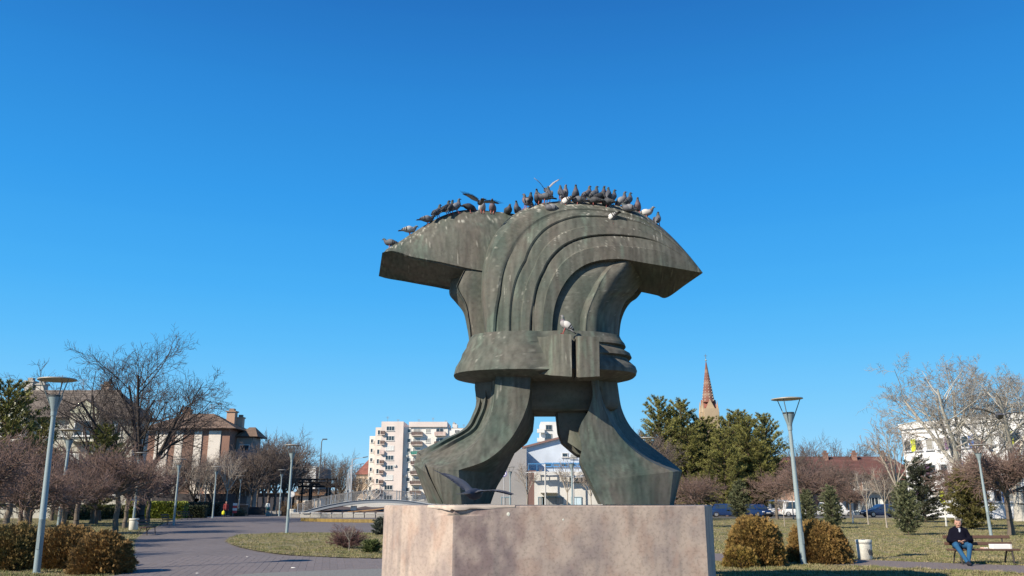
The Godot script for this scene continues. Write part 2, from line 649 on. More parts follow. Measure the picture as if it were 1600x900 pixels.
		var flute2 := d.lerp(gq, 0.66) + Vector3(-0.01, 0.02, 0.06)
		var dip2 := d.lerp(gq, 0.78) + Vector3(0.0, 0.0, -0.04)
		if i >= 5:
			flute1 = d.lerp(gq, 0.33); dip1 = d.lerp(gq, 0.42); flute2 = d.lerp(gq, 0.68); dip2 = d.lerp(gq, 0.78)
		var bowl := gq.lerp(a, 0.55) + Vector3(0.02, 0.0, -0.07 if i < 5 else 0.0)
		var back := d.lerp(c, 0.5) + Vector3(0, 0, -0.35)
		secs.append([d, flute1, dip1, flute2, dip2, gq, bowl, a, a.lerp(b, 0.5) + Vector3(0, 0, 0.02), b, b.lerp(c, 0.5), c, back])
	g.loft(secs, 20, 12, col, false, 0.9)
	# the toe that sticks out at the side
	var toe := [[st(652, 706, 0.15), st(659, 719, 0.35), st(664, 728, 0.80), st(675, 720, 0.3)], [st(646.5, 727, 0.32), st(649, 727.5, 0.42), st(668, 740, 0.86), st(676, 730, 0.2)], [st(669, 786, 0.30), st(674, 786.5, 0.45), st(692, 788, 0.88), st(690, 786, 0.1)]]
	toe.insert(1, toe[1]); toe.insert(1, toe[1])
	g.loft(toe, 14, 10, col, false, 0.9)
	part("leg", g.shift(-base), m, root)
	g = Geo.new()
	secs = []
	for dd in [-1.15, -1.0, -0.5, -0.35]:
		var k := 0.0 if dd > -1.1 and dd < -0.4 else 0.12
		var s := []
		for p in [[786, 636], [834, 636], [834.5, 655], [832.5, 674], [823, 692], [806, 706.5], [780, 716]]:
			s.append(st(lerpf(p[0], 800.0, k), lerpf(p[1], 660.0, k), dd))
		secs.append(s)
	g.loft(secs, 3, 4, col, false, 0.7)
	part("calf", g.shift(-base), m, root)

	# right leg
	g = Geo.new()
	secs = []
	var LF := [[919, 585, 0.45], [926, 612, 0.48], [920, 640, 0.52], [906, 668, 0.58], [909, 700, 0.66], [909, 722, 0.74], [923, 752, 0.84], [940, 788, 0.95]]
	var RR := [[934, 585, 0.40], [938, 618, 0.40], [946, 642, 0.40], [960, 670, 0.42], [983, 697, 0.45], [1014, 720, 0.50], [1052, 737, 0.52], [1046, 789, 0.55]]
	var SS := [[962, 585, -0.5], [966.5, 612, -0.6], [972, 640, -0.75], [985, 666, -0.8], [1007, 689, -0.8], [1034, 710, -0.75], [1066, 735.5, -0.45], [1053, 788.5, -0.35]]
	for ii in [0, 1, 2, 3, 4, 5, 6, 6, 6, 7]:
		var i: int = ii
		var lf := st(LF[i][0], LF[i][1], LF[i][2])
		var rr := st(RR[i][0], RR[i][1], RR[i][2])
		var ss := st(SS[i][0], SS[i][1], SS[i][2])
		var bl := lf + Vector3(0.05, 0, -1.1)
		var dish := rr.lerp(ss, 0.5) + Vector3(-0.05, -0.04, -0.02) * (1.0 if i < 6 else 0.0)
		secs.append([lf, lf.lerp(rr, 0.5) + Vector3(0, 0, 0.03), rr, dish, ss, ss.lerp(bl, 0.5) + Vector3(0, 0, -0.3), bl])
	g.loft(secs, 20, 16, col, false, 0.9)
	part("leg", g.shift(-base), m, root)
	g = Geo.new()
	secs = []
	for dd in [-1.15, -1.0, -0.2, 0.05]:
		var k := 0.0 if dd > -1.1 and dd < 0.0 else 0.1
		var s := []
		for p in [[915, 636], [868, 636], [868, 650], [871, 678], [877, 694], [892, 707], [901, 714], [930, 720]]:
			s.append(st(lerpf(p[0], 905.0, k), lerpf(p[1], 670.0, k), dd))
		secs.append(s)
	g.loft(secs, 3, 4, col, false, 0.7)
	var facet := [[st(890, 672, 0.16), st(901, 676, 0.50), st(914, 690, 0.55), st(905, 680, -0.1)], [st(887, 691, 0.2), st(911, 707, 0.52), st(915, 707, 0.50), st(900, 700, -0.1)]]
	g.loft(facet, 4, 4, col, false, 0.8)
	part("calf", g.shift(-base), m, root)


func stone(p: Vector3, n: Vector3) -> Color:
	var a := noise_a.get_noise_3d(p.x * 1.3, p.y * 1.0, p.z * 1.3)
	var b := noise_b.get_noise_3d(p.x * 3.0, p.y * 2.2, p.z * 3.0)
	var f := noise_c.get_noise_3d(p.x * 14.0, p.y * 14.0, p.z * 14.0)
	var run := noise_b.get_noise_3d(p.x * 5.0, p.y * 0.4 + 3.0, p.z * 5.0)
	var col := lin(0.47, 0.375, 0.31).lerp(lin(0.31, 0.25, 0.225), clampf(0.28 + a * 1.2 + b * 0.5, 0.0, 1.0))
	col = col.lerp(lin(0.38, 0.25, 0.19), clampf(b * 1.2 - a * 0.8 - 0.05, 0.0, 0.45))
	# a broad damp stain on the left third of the front, and runs down the left face
	var stain := (1.0 - smoothstep(-0.8, 1.1 + a * 1.5, p.x)) if p.x > -0.905 else 0.0
	col = col.lerp(lin(0.165, 0.125, 0.13), clampf(stain * (0.62 + b * 0.9), 0.0, 0.75))
	col = col.lerp(lin(0.19, 0.165, 0.15), clampf(run * 2.0 - 0.40 + (0.25 if p.x < -1.7 else 0.0), 0.0, 0.5))
	if n.y > 0.9:
		col = lin(0.15, 0.14, 0.125) * (1.0 + a * 0.6)
	col = col * (1.0 + f * 0.05 + run * 0.12)
	col.a = 1.0
	return col


func build_plinth() -> void:
	var top := 1.68
	var plan := [Vector2(-0.91, -13.3), Vector2(-1.99, -14.66), Vector2(-2.2, -14.97), Vector2(-2.26, -15.2), Vector2(-2.1, -16.8), Vector2(3.8, -17.2), Vector2(3.86, -16.6), Vector2(3.12, -13.95)]
	var root := thing("stone_plinth", "massive pinkish stone plinth under the bronze monument, chipped along its front left edge", "plinth", Vector3(0.5, 0, -15))
	var g := Geo.new()
	var rows := []
	var mid := Vector2(0.6, -15.0)
	for k in [[0.0, 0.0], [top - 0.012, 0.0], [top, 0.012]]:
		var n_up := 36 if k[0] == 0.0 else 1
		for q in n_up:
			var y: float = k[0] if n_up == 1 else (top - 0.012) * q / 36.0
			var row := []
			for i in plan.size():
				var p: Vector2 = plan[i]
				var e: Vector2 = plan[(i + 1) % plan.size()]
				var m := maxi(1, int(p.distance_to(e) / 0.05))
				for j in m:
					var w := p.lerp(e, float(j) / m)
					w += (mid - w).normalized() * float(k[1])
					# the front left corner is broken at the top
					var at := Vector3(w.x, y, w.y)
					var near := at.distance_to(Vector3(-0.91, top, -13.3))
					var jag := noise_c.get_noise_2d(w.x * 9.0, w.y * 9.0 + y * 7.0) * 0.02
					if y > top - 0.13 and near < 0.62:
						at += Vector3(0.02, -0.035, -0.05) * clampf(1.3 - near / 0.45 + jag * 8.0, 0.0, 1.0)
					at.z += jag * 0.2
					row.append(at)
			rows.append(row)
	var cap := []
	for p in rows[-1]:
		cap.append(Vector3(mid.x, top, mid.y))
	rows.append(cap)
	g.grid(rows, stone, true, 0.9)
	part("block", g.shift(-root.position), surface("stone", 0.9, 1.1, 0.10, 0.04), root)
	# pale mortar smeared along the broken edge
	g = Geo.new()
	var rng := RandomNumberGenerator.new()
	rng.seed = 4
	var strip := []
	for i in 26:
		var t := i / 25.0
		var w: Vector3 = Vector3(-1.36, 0, -13.87).lerp(Vector3(-0.91, 0, -13.3), t * 2.0) if t < 0.5 else Vector3(-0.91, 0, -13.3).lerp(Vector3(0.05, 0, -13.455), t * 2.0 - 1.0)
		var drop := (0.035 + rng.randf() * 0.03) * (1.0 - absf(t - 0.45) * 1.3) + 0.012
		strip.append([w + Vector3(0, top + 0.006, -0.10), w + Vector3(0, top + 0.008, 0.0), w + Vector3(-0.006, top - drop * 0.4, 0.012), w + Vector3(-0.004, top - drop, 0.004)])
	g.grid(strip, func(p: Vector3, _n): return lin(0.50, 0.42, 0.35) * (1.0 + noise_c.get_noise_3d(p.x * 20, p.y * 20, p.z * 20) * 0.4), false, 0.5, false)
	part("mortar", g.shift(-root.position), surface("mortar", 0.95), root)
	for q in [[793.5, 803.5, 0.035], [879.5, 812.0, 0.022], [853, 850, 0.008]]:
		g = Geo.new()
		var at := spot(q[0], q[1], lerpf(13.30, 13.95, (q[0] - 708.0) / 392.0) - 0.004)
		g.lathe([[0.0, 0.006], [q[2] * 0.6, 0.005], [q[2], 0.0]], 10, lin(0.6, 0.6, 0.52), at, Basis(Vector3.RIGHT, PI / 2))
		part("bird_dropping", g.shift(-root.position), surface("mortar", 0.95), root)


# ---------- ground ----------

func soil(p: Vector3, _n: Vector3) -> Color:
	var a := noise_a.get_noise_2d(p.x * 0.11, p.z * 0.11)
	var b := noise_b.get_noise_2d(p.x * 0.6, p.z * 0.6)
	var col := lin(0.235, 0.20, 0.102).lerp(lin(0.165, 0.158, 0.066), clampf(0.42 + a * 1.4 + b * 0.5, 0.0, 1.0))
	col = col.lerp(lin(0.31, 0.26, 0.16), clampf(b * 1.5 - a - 0.1, 0.0, 0.7))
	return col


func sheet(called: String, outline: PackedVector2Array, y: float, mat: Material, col: Color, kind := "structure", parent: Node = null) -> MeshInstance3D:
	var g := Geo.new()
	var idx := Geometry2D.triangulate_polygon(outline)
	for i in range(0, idx.size(), 3):
		var p := outline[idx[i]]; var q := outline[idx[i + 1]]; var r := outline[idx[i + 2]]
		var a := Vector3(p.x, y, p.y); var b := Vector3(q.x, y, q.y); var c := Vector3(r.x, y, r.y)
		if (c - a).cross(b - a).y > 0:
			g.tri(a, b, c, col)
		else:
			g.tri(a, c, b, col)
	var o := part(called, g, mat, parent)
	if kind:
		o.set_meta("kind", kind)
	return o


func outline_of(pts: Array) -> PackedVector2Array:
	var out := PackedVector2Array()
	for p in pts:
		var w := ground_at(p[0], p[1])
		out.append(Vector2(w.x, w.z))
	return out


var lawn_edge: PackedVector2Array
var island: PackedVector2Array
var paved: PackedVector2Array
var walk: PackedVector2Array
var street: PackedVector2Array


func paving_texture() -> Texture2D:
	var im := Image.create(512, 512, false, Image.FORMAT_RGB8)
	var rng := RandomNumberGenerator.new()
	rng.seed = 8
	var tone := {}
	for y in 512:
		var row := int(y / 32.0)
		for x in 512:
			var shifted := (x + (row % 2) * 32) % 512
			var key := row * 8 + int(shifted / 64.0)
			if not tone.has(key):
				tone[key] = 0.86 + rng.randf() * 0.14
			var k: float = tone[key]
			if y % 32 < 3 or shifted % 64 < 3:
				k *= 0.80
			k *= 0.95 + rng.randf() * 0.05
			im.set_pixel(x, y, Color(k, k, k))
	return ImageTexture.create_from_image(im)


func build_ground() -> void:
	paved = outline_of([[-60, 960], [60, 925], [150, 905], [207, 893], [205, 868], [212, 842], [226, 831], [262, 815.5], [300, 807], [330, 802.5], [360, 799.5], [400, 797.5], [450, 797], [640, 797], [700, 800], [760, 808], [790, 830], [800, 880], [830, 960]])
	var sw := paved.size()
	for q in [Vector2(1.5, -9.0), Vector2(5.0, -6.0), Vector2(6.0, 8.0), Vector2(-12.0, 8.0), Vector2(-14.0, -8.0)]:
		paved.append(q)
	island = outline_of([[352, 846], [358, 840.5], [372, 836.8], [405, 834.5], [450, 833.2], [560, 833], [640, 834], [690, 838], [715, 850], [700, 864], [640, 873.5], [600, 873.5], [550, 872.8], [500, 871], [460, 869], [430, 866], [400, 861.5], [375, 856], [360, 851]])
	walk = outline_of([[1090, 864], [1180, 867], [1260, 870.5], [1340, 874.5], [1480, 880], [1640, 885], [1760, 890], [1760, 904], [1640, 898], [1480, 890.5], [1340, 885], [1260, 881], [1180, 878.5], [1090, 876]])
	# the lawn: one sheet to the horizon
	var g := Geo.new()
	var xs := [-1500.0, -600.0, -300.0, -160.0]
	var x := -100.0
	while x <= 100.0:
		xs.append(x); x += 0.8
	xs.append_array([160.0, 300.0, 600.0, 1500.0])
	var zs := [300.0, 60.0, 10.0, -8.0]
	var z := -16.0
	while z >= -130.0:
		zs.append(z); z -= 0.5 + (-z - 16.0) * 0.02
	zs.append_array([-180.0, -300.0, -600.0, -1600.0])
	var rows := []
	for zz in zs:
		var row := []
		for xx in xs:
			row.append(Vector3(xx, 0, zz))
		rows.append(row)
	g.grid(rows, soil, false, 0.5, false)
	struct("ground", g, surface("turf", 0.95, 1.1, 0.45, 0.5))
	# paving
	var m := StandardMaterial3D.new()
	m.albedo_color = lin(0.195, 0.168, 0.163).linear_to_srgb()
	m.albedo_texture = paving_texture()
	m.uv1_triplanar = true
	m.uv1_world_triplanar = true
	m.uv1_scale = Vector3.ONE / 1.6
	m.roughness = 0.9
	m.vertex_color_use_as_albedo = true
	var pg := Geo.new()
	var pidx := Geometry2D.triangulate_polygon(paved)
	for i in range(0, pidx.size(), 3):
		var p0 := paved[pidx[i]]; var p1 := paved[pidx[i + 1]]; var p2 := paved[pidx[i + 2]]
		worn(pg, Vector3(p0.x, 0.004, p0.y), Vector3(p1.x, 0.004, p1.y), Vector3(p2.x, 0.004, p2.y), 9)
	var pv := struct("pavement", pg, m)
	# the nearest blocks stand as pieces
	var blocks := surface("paver", 0.9, 2.4, 0.22, 0.3)
	var turn := deg_to_rad(12.0)
	var ax := Vector3(cos(turn), 0, -sin(turn))
	var az := Vector3(sin(turn), 0, cos(turn))
	var variants := []
	var rng := RandomNumberGenerator.new()
	rng.seed = 5
	for k in 5:
		var b := Geo.new()
		var tone := 0.95 + 0.025 * k
		b.soft_box(Vector3(0, 0.0, 0), Vector3(0.2075, 0.024, 0.4075), 0.003, lin(0.18 * tone, 0.155 * tone, 0.151 * tone))
		variants.append(b.mesh())
	var cells := []
	for i in range(-80, 30):
		for j in range(-75, -46):
			var at := ax * (i * 0.21) + az * (j * 0.41 + (0.205 if posmod(i, 2) else 0.0))
			var p := Vector2(at.x, at.z)
			if not Geometry2D.is_point_in_polygon(p, paved) or Geometry2D.is_point_in_polygon(p, island):
				continue
			if at.z > -20.2 or at.z < -28.5 or at.x < -10.5:
				continue
			cells.append(at)
	cells.sort_custom(func(a, b): return a.length_squared() < b.length_squared())
	var rest := []
	for k in cells.size():
		var at: Vector3 = cells[k] + Vector3(0, 0.0005 + rng.randf() * 0.004, 0)
		var b := Basis(Vector3.UP, turn) * Basis(Vector3.RIGHT, rng.randf_range(-0.006, 0.006))
		if k < 300:
			var o := inst("paver", variants[rng.randi() % 5], blocks, pv)
			o.transform = Transform3D(b, at)
		else:
			rest.append([Transform3D(b, at), rng.randi() % 5])
	for v in 5:
		var few := []
		for r in rest:
			if r[1] == v:
				few.append(r[0])
		var mm := MultiMesh.new()
		mm.transform_format = MultiMesh.TRANSFORM_3D
		mm.mesh = variants[v]
		mm.instance_count = few.size()
		for k in few.size():
			mm.set_instance_transform(k, few[k])
		var mi := MultiMeshInstance3D.new()
		mi.multimesh = mm
		mi.material_override = blocks
		mi.name = "pavers"
		mi.set_meta("kind", "stuff")
		pv.add_child(mi, true)
	# smooth strip in front of the plinth
	sheet("concrete_strip", outline_of([[330, 904], [400, 897.5], [480, 893.8], [620, 889.5], [700, 889], [1000, 900], [1000, 960], [200, 960]]), 0.028, surface("concrete", 0.9, 1.3, 0.2), lin(0.20, 0.20, 0.185))
	# lawn island and the red-grey walk
	g = Geo.new()
	var idx := Geometry2D.triangulate_polygon(island)
	rows = []
	for i in range(0, idx.size(), 3):
		var a := Vector3(island[idx[i]].x, 0.032, island[idx[i]].y)
		var b := Vector3(island[idx[i + 1]].x, 0.032, island[idx[i + 1]].y)
		var c := Vector3(island[idx[i + 2]].x, 0.032, island[idx[i + 2]].y)
		if (c - a).cross(b - a).y < 0:
			var s := b; b = c; c = s
		fill(g, a, b, c, 4)
	struct("lawn", g, surface("turf"))
	sheet("path", walk, 0.006, surface("walk", 0.95, 1.4, 0.3), lin(0.19, 0.155, 0.143))
	# the car park and street beyond
	street = PackedVector2Array([Vector2(16, -93), Vector2(300, -93), Vector2(300, -112), Vector2(16, -112)])
	sheet("street", street, 0.005, surface("asphalt", 0.95, 0.8, 0.3), lin(0.12, 0.118, 0.115))
	sheet("street", PackedVector2Array([Vector2(-200, -108), Vector2(-46, -108), Vector2(-46, -98), Vector2(-200, -98)]), 0.005, surface("asphalt"), lin(0.11, 0.108, 0.105))
	# low mound before the car park
	grass_tufts()
	fallen_leaves()


func stain_tone(p: Vector3) -> Color:
	var k := 1.0 + noise_a.get_noise_2d(p.x * 0.25, p.z * 0.12) * 0.30 + noise_b.get_noise_2d(p.x * 0.9, p.z * 0.5) * 0.16
	return Color(k, k * 0.995, k * 0.985)


# splits the longest side until a piece is small
func worn(g: Geo, a: Vector3, b: Vector3, c: Vector3, deep: int) -> void:
	var ab := a.distance_to(b); var bc := b.distance_to(c); var ca := c.distance_to(a)
	var most := maxf(ab, maxf(bc, ca))
	if deep == 0 or most < 1.2:
		if (c - a).cross(b - a).y < 0:
			var s := b; b = c; c = s
		g.v.append_array([a, b, c])
		g.n.append_array([Vector3.UP, Vector3.UP, Vector3.UP])
		g.c.append_array([stain_tone(a), stain_tone(b), stain_tone(c)])
	elif most == ab:
		worn(g, a, (a + b) / 2, c, deep - 1); worn(g, (a + b) / 2, b, c, deep - 1)
	elif most == bc:
		worn(g, a, b, (b + c) / 2, deep - 1); worn(g, a, (b + c) / 2, c, deep - 1)
	else:
		worn(g, a, b, (c + a) / 2, deep - 1); worn(g, (c + a) / 2, b, c, deep - 1)


func fallen_leaves() -> void:
	var rng := RandomNumberGenerator.new()
	rng.seed = 12
	var g := Geo.new()
	g.quad(Vector3(-0.03, 0.004, 0.0), Vector3(0, 0.016, -0.02), Vector3(0.03, 0.006, 0.0), Vector3(0, 0.01, 0.022), Color.WHITE)
	var mm := MultiMesh.new()
	mm.transform_format = MultiMesh.TRANSFORM_3D
	mm.use_colors = true
	mm.mesh = g.mesh()
	mm.instance_count = 5200
	for k in 5200:
		var d := 19.5 + 40.0 * pow(rng.randf(), 1.5)
		var x := rng.randf_range(-0.64, 0.64) * d
		if absf(x - 0.8) < 3.6 and d < 17.6:
			x += 8.0
		var on := Geometry2D.is_point_in_polygon(Vector2(x, -d), paved)
		mm.set_instance_transform(k, Transform3D(Basis(Vector3.UP, rng.randf() * TAU).scaled(Vector3.ONE * rng.randf_range(0.5, 1.2) * (0.45 if on else 1.0)), Vector3(x, 0.034 if on else 0.03, -d)))
		mm.set_instance_color(k, lin(0.20, 0.11, 0.05).lerp(lin(0.36, 0.27, 0.15), rng.randf()))
	var mi := MultiMeshInstance3D.new()
	mi.multimesh = mm
	mi.material_override = surface("blades")
	mi.name = "fallen_leaves"
	add_child(mi, true)
	tag(mi, "dry brown leaves scattered over lawns and paving", "leaves", "", "stuff")


func fill(g: Geo, a: Vector3, b: Vector3, c: Vector3, deep: int) -> void:
	if deep == 0:
		var k := (a + b + c) / 3.0
		g.v.append_array([a, b, c])
		g.n.append_array([Vector3.UP, Vector3.UP, Vector3.UP])
		g.c.append_array([soil(a, k), soil(b, k), soil(c, k)])
		return
	var ab := (a + b) / 2; var bc := (b + c) / 2; var ca := (c + a) / 2
	fill(g, a, ab, ca, deep - 1); fill(g, ab, b, bc, deep - 1); fill(g, ca, bc, c, deep - 1); fill(g, ab, bc, ca, deep - 1)


func grass_tufts() -> void:
	var rng := RandomNumberGenerator.new()
	rng.seed = 77
	var kinds := []
	for v in 4:
		var g := Geo.new()
		for k in 9:
			var t := rng.randf() * TAU
			var at := Vector3(rng.randf_range(-0.09, 0.09), 0, rng.randf_range(-0.09, 0.09))
			var lean := Vector3(cos(t), 0, sin(t)) * rng.randf_range(0.01, 0.06)
			var side := Vector3(-sin(t), 0, cos(t)) * 0.007
			var h := rng.randf_range(0.03, 0.075)
			g.tri(at - side, at + lean + Vector3(0, h, 0), at + side, Color.WHITE)
		kinds.append(g.mesh())
	var m := surface("blades", 0.9)
	m.backlight_enabled = true
	m.backlight = Color(0.12, 0.12, 0.05)
	var put := [[], [], [], []]
	var tries := 0
	var made := 0
	while made < 90000 and tries < 400000:
		tries += 1
		var d := 19.5 + 65.0 * pow(rng.randf(), 1.7)
		var x := rng.randf_range(-0.66, 0.66) * d
		var p := Vector2(x, -d)
		var isl := Geometry2D.is_point_in_polygon(p, island)
		if not isl and (Geometry2D.is_point_in_polygon(p, paved) or Geometry2D.is_point_in_polygon(p, walk)):
			continue
		if absf(x - 0.8) < 3.4 and d < 17.3:
			continue
		var lush := noise_b.get_noise_2d(x * 0.8, d * 0.8)
		if lush < -0.25 and rng.randf() < 0.6:
			continue
		made += 1
		var s := rng.randf_range(0.6, 1.25) * (0.75 + clampf(lush, -0.3, 0.5))
		var tr := Transform3D(Basis(Vector3.UP, rng.randf() * TAU).scaled(Vector3(1.2, s, 1.2)), Vector3(x, 0.03 if isl else 0.0, -d))
		var c := lin(0.25, 0.21, 0.10).lerp(lin(0.14, 0.165, 0.05), clampf(0.4 + lush + rng.randf_range(-0.4, 0.4), 0.0, 1.0))
		if rng.randf() < 0.3:
			c = lin(0.36, 0.295, 0.165)
		put[rng.randi() % 4].append([tr, c])
	for v in 4:
		var mm := MultiMesh.new()
		mm.transform_format = MultiMesh.TRANSFORM_3D
		mm.use_colors = true
		mm.mesh = kinds[v]
		mm.instance_count = put[v].size()
		for k in put[v].size():
			mm.set_instance_transform(k, put[v][k][0])
			mm.set_instance_color(k, put[v][k][1])
		var mi := MultiMeshInstance3D.new()
		mi.multimesh = mm
		mi.material_override = m
		mi.name = numbered("grass")
		add_child(mi, true)
		tag(mi, "short half dry winter grass of the park lawns", "grass", "", "stuff")


# ---------- buildings ----------

# a window with its frame and pane, let into a wall: at = middle, face = outward direction
func window(parent: Node3D, at: Vector3, w: float, h: float, face: Vector3, bars := 1, shut := false, frame_col := Color(0.72, 0.72, 0.70)) -> void:
	var o := parent.position
	var side := face.cross(Vector3.UP).normalized()
	var b := Basis(side, Vector3.UP, -side.cross(Vector3.UP))
	var t := minf(0.10, w * 0.12)
	var g := Geo.new()
	var p := at - o
	for s in [-1.0, 1.0]:
		g.box(p + side * s * (w / 2 - t / 2), Vector3(t, h, 0.12), frame_col, b)
		g.box(p + Vector3.UP * s * (h / 2 - t / 2), Vector3(w - 2 * t, t, 0.116), frame_col, b)
	for k in bars:
		g.box(p + side * ((k + 1.0) / (bars + 1) - 0.5) * (w - 2 * t), Vector3(t * 0.8, h - 2 * t, 0.108), frame_col, b)
	g.box(p - Vector3.UP * (h / 2 + 0.05) + face * 0.05, Vector3(w + 0.2, 0.08, 0.22), frame_col * 0.9, b)
	var f := part("window", g, surface("frame_paint", 0.6), parent)
	g = Geo.new()
	if shut:
		for k in 10:
			g.box(p + Vector3.UP * ((k + 0.5) / 10.0 - 0.5) * (h - 2 * t) + face * (0.0 + 0.004 * (k % 2)), Vector3(w - 2 * t - 0.01, (h - 2 * t) / 10.0 - 0.01, 0.06), frame_col, b)
		part("shutter", g, surface("frame_paint"), f)
	else:
		g.box(p, Vector3(w - 2 * t, h - 2 * t, 0.05), Color.WHITE, b)
		var look := absi(int(at.x * 37.0 + at.y * 101.0 + at.z * 13.0)) % 5
		part("pane", g, glass() if look < 3 else (glass("curtained_glass", lin(0.34, 0.33, 0.30)) if look == 3 else glass("blind_glass", lin(0.16, 0.15, 0.14))), f)


func plaster(col: Color) -> Callable:
	return func(p: Vector3, _n): return col * (1.0 + noise_a.get_noise_3d(p.x * 0.3, p.y * 0.3, p.z * 0.3) * 0.16 + noise_b.get_noise_3d(p.x * 2.0, p.y * 0.25, p.z * 2.0) * 0.12)


func wall_box(g: Geo, lo: Vector3, hi: Vector3, col: Color) -> void:
	var f := plaster(col)
	var mid := (lo + hi) / 2
	var s := hi - lo
	for k in [[Vector3(s.x / 2, 0, 0), Vector3(0, s.y / 2, 0), Vector3(0, 0, s.z / 2)], [Vector3(0, 0, s.z / 2), Vector3(0, s.y / 2, 0), Vector3(s.x / 2, 0, 0)], [Vector3(0, s.y / 2, 0), Vector3(0, 0, s.z / 2), Vector3(s.x / 2, 0, 0)]]:
		for e in [-1.0, 1.0]:
			var o: Vector3 = mid + k[0] * e
			var rows := []
			var nu := clampi(int(k[1].length() / 0.8), 1, 14)
			var nv := clampi(int(k[2].length() / 0.8), 1, 24)
			for i in nu + 1:
				var row := []
				for j in nv + 1:
					row.append(o + k[1] * (2.0 * i / nu - 1.0) + k[2] * (2.0 * j / nv - 1.0))
				rows.append(row)
			var n: Vector3 = ((rows[1][1] as Vector3) - (rows[0][0] as Vector3)).cross((rows[1][0] as Vector3) - (rows[0][1] as Vector3))
			g.grid(rows, f, false, 0.5, n.dot(k[0] * e) < 0.0)


# a hipped or gabled roof with courses of tiles as ridges
func tiled_roof(g: Geo, lo: Vector3, hi: Vector3, rise: float, inset: float, col: Color) -> void:
	var y := lo.y
	var zc := (lo.z + hi.z) / 2
	var a := Vector3(lo.x, y, hi.z); var b := Vector3(hi.x, y, hi.z); var c := Vector3(hi.x, y, lo.z); var d := Vector3(lo.x, y, lo.z)
	var r0 := Vector3(lo.x + inset, y + rise, zc); var r1 := Vector3(hi.x - inset, y + rise, zc)
	var mid := Vector3((lo.x + hi.x) / 2, y + rise * 0.3, zc)
	for pl in [[a, b, r1, r0], [c, d, r0, r1], [b, c, r1, r1], [d, a, r0, r0]]:
		var n := 14
		for k in n:
			var t0 := float(k) / n; var t1 := float(k + 1) / n
			var p: Vector3 = (pl[0] as Vector3).lerp(pl[3], t0); var q: Vector3 = (pl[1] as Vector3).lerp(pl[2], t0)
			var s: Vector3 = (pl[1] as Vector3).lerp(pl[2], t1); var t: Vector3 = (pl[0] as Vector3).lerp(pl[3], t1)
			var lift := Vector3(0, 0.07, 0)
			var m := 10
			for j in m:
				var tone := 1.0 + noise_c.get_noise_2d(p.x + j * 3.1, p.y * 5.0 + k) * 0.4
				var p0 := p.lerp(q, float(j) / m); var p1 := p.lerp(q, float(j + 1) / m); var s0 := t.lerp(s, float(j) / m); var s1 := t.lerp(s, float(j + 1) / m)
				g.quad_out(p0 + lift, p1 + lift, s1, s0, mid, col * tone)
				g.quad_out(p0, p1, p1 + lift, p0 + lift, mid, col * tone * 0.9)
	g.quad_out(a, b, c, d, mid, col * 0.6)


func balcony(parent: Node3D, at: Vector3, w: float, deep: float, face: Vector3, col: Color, label := "") -> void:
	var side := face.cross(Vector3.UP).normalized()
	var b := Basis(side, Vector3.UP, -side.cross(Vector3.UP))
	var p := at - parent.position
	var g := Geo.new()
	g.box(p + face * deep / 2, Vector3(w, 0.18, deep), lin(0.68, 0.58, 0.53), b)
	for k in int(w / 0.24):
		g.box(p + face * (deep - 0.03) + side * (-w / 2 + 0.12 + k * 0.24) + Vector3.UP * 0.6, Vector3(0.205, 0.95, 0.04), col * (0.9 + 0.2 * ((k * 7) % 5) / 5.0), b)
	for s in [-1.0, 1.0]:
		g.box(p + face * deep / 2 + side * s * (w / 2 - 0.02) + Vector3.UP * 0.6, Vector3(0.04, 0.95, deep - 0.1), col, b)
	g.box(p + face * (deep - 0.03) + Vector3.UP * 1.11, Vector3(w, 0.06, 0.08), col * 0.8, b)
	var o := part("balcony", g, surface("frame_paint"), parent)
	if label:
		o.set_meta("label", label)


func chimney(parent: Node3D, at: Vector3, w: float, h: float, col: Color) -> void:
	var g := Geo.new()
	var p := at - parent.position
	g.box(p + Vector3(0, h / 2, 0), Vector3(w, h, w), col)
	g.box(p + Vector3(0, h + 0.08, 0), Vector3(w * 1.25, 0.16, w * 1.25), col * 0.8)
	g.box(p + Vector3(0, h + 0.34, 0), Vector3(w * 0.6, 0.36, w * 0.6), col * 0.6)
	part("chimney", g, surface("plaster", 0.9, 0.7, 0.12), parent)


func aerial(parent: Node3D, at: Vector3, tall: float) -> void:
	var g := Geo.new()
	var p := at - parent.position
	g.tube(p - Vector3(0, 0.3, 0), p + Vector3(0, tall, 0), 0.035, 0.03, 5, lin(0.2, 0.2, 0.2))
	for k in 5:
		g.tube(p + Vector3(-0.5 + 0.04 * k, tall - 0.12 - 0.13 * k, 0), p + Vector3(0.5 - 0.04 * k, tall - 0.12 - 0.13 * k, 0), 0.02, 0.02, 4, lin(0.3, 0.3, 0.3))
	part("aerial", g, surface("iron"), parent)


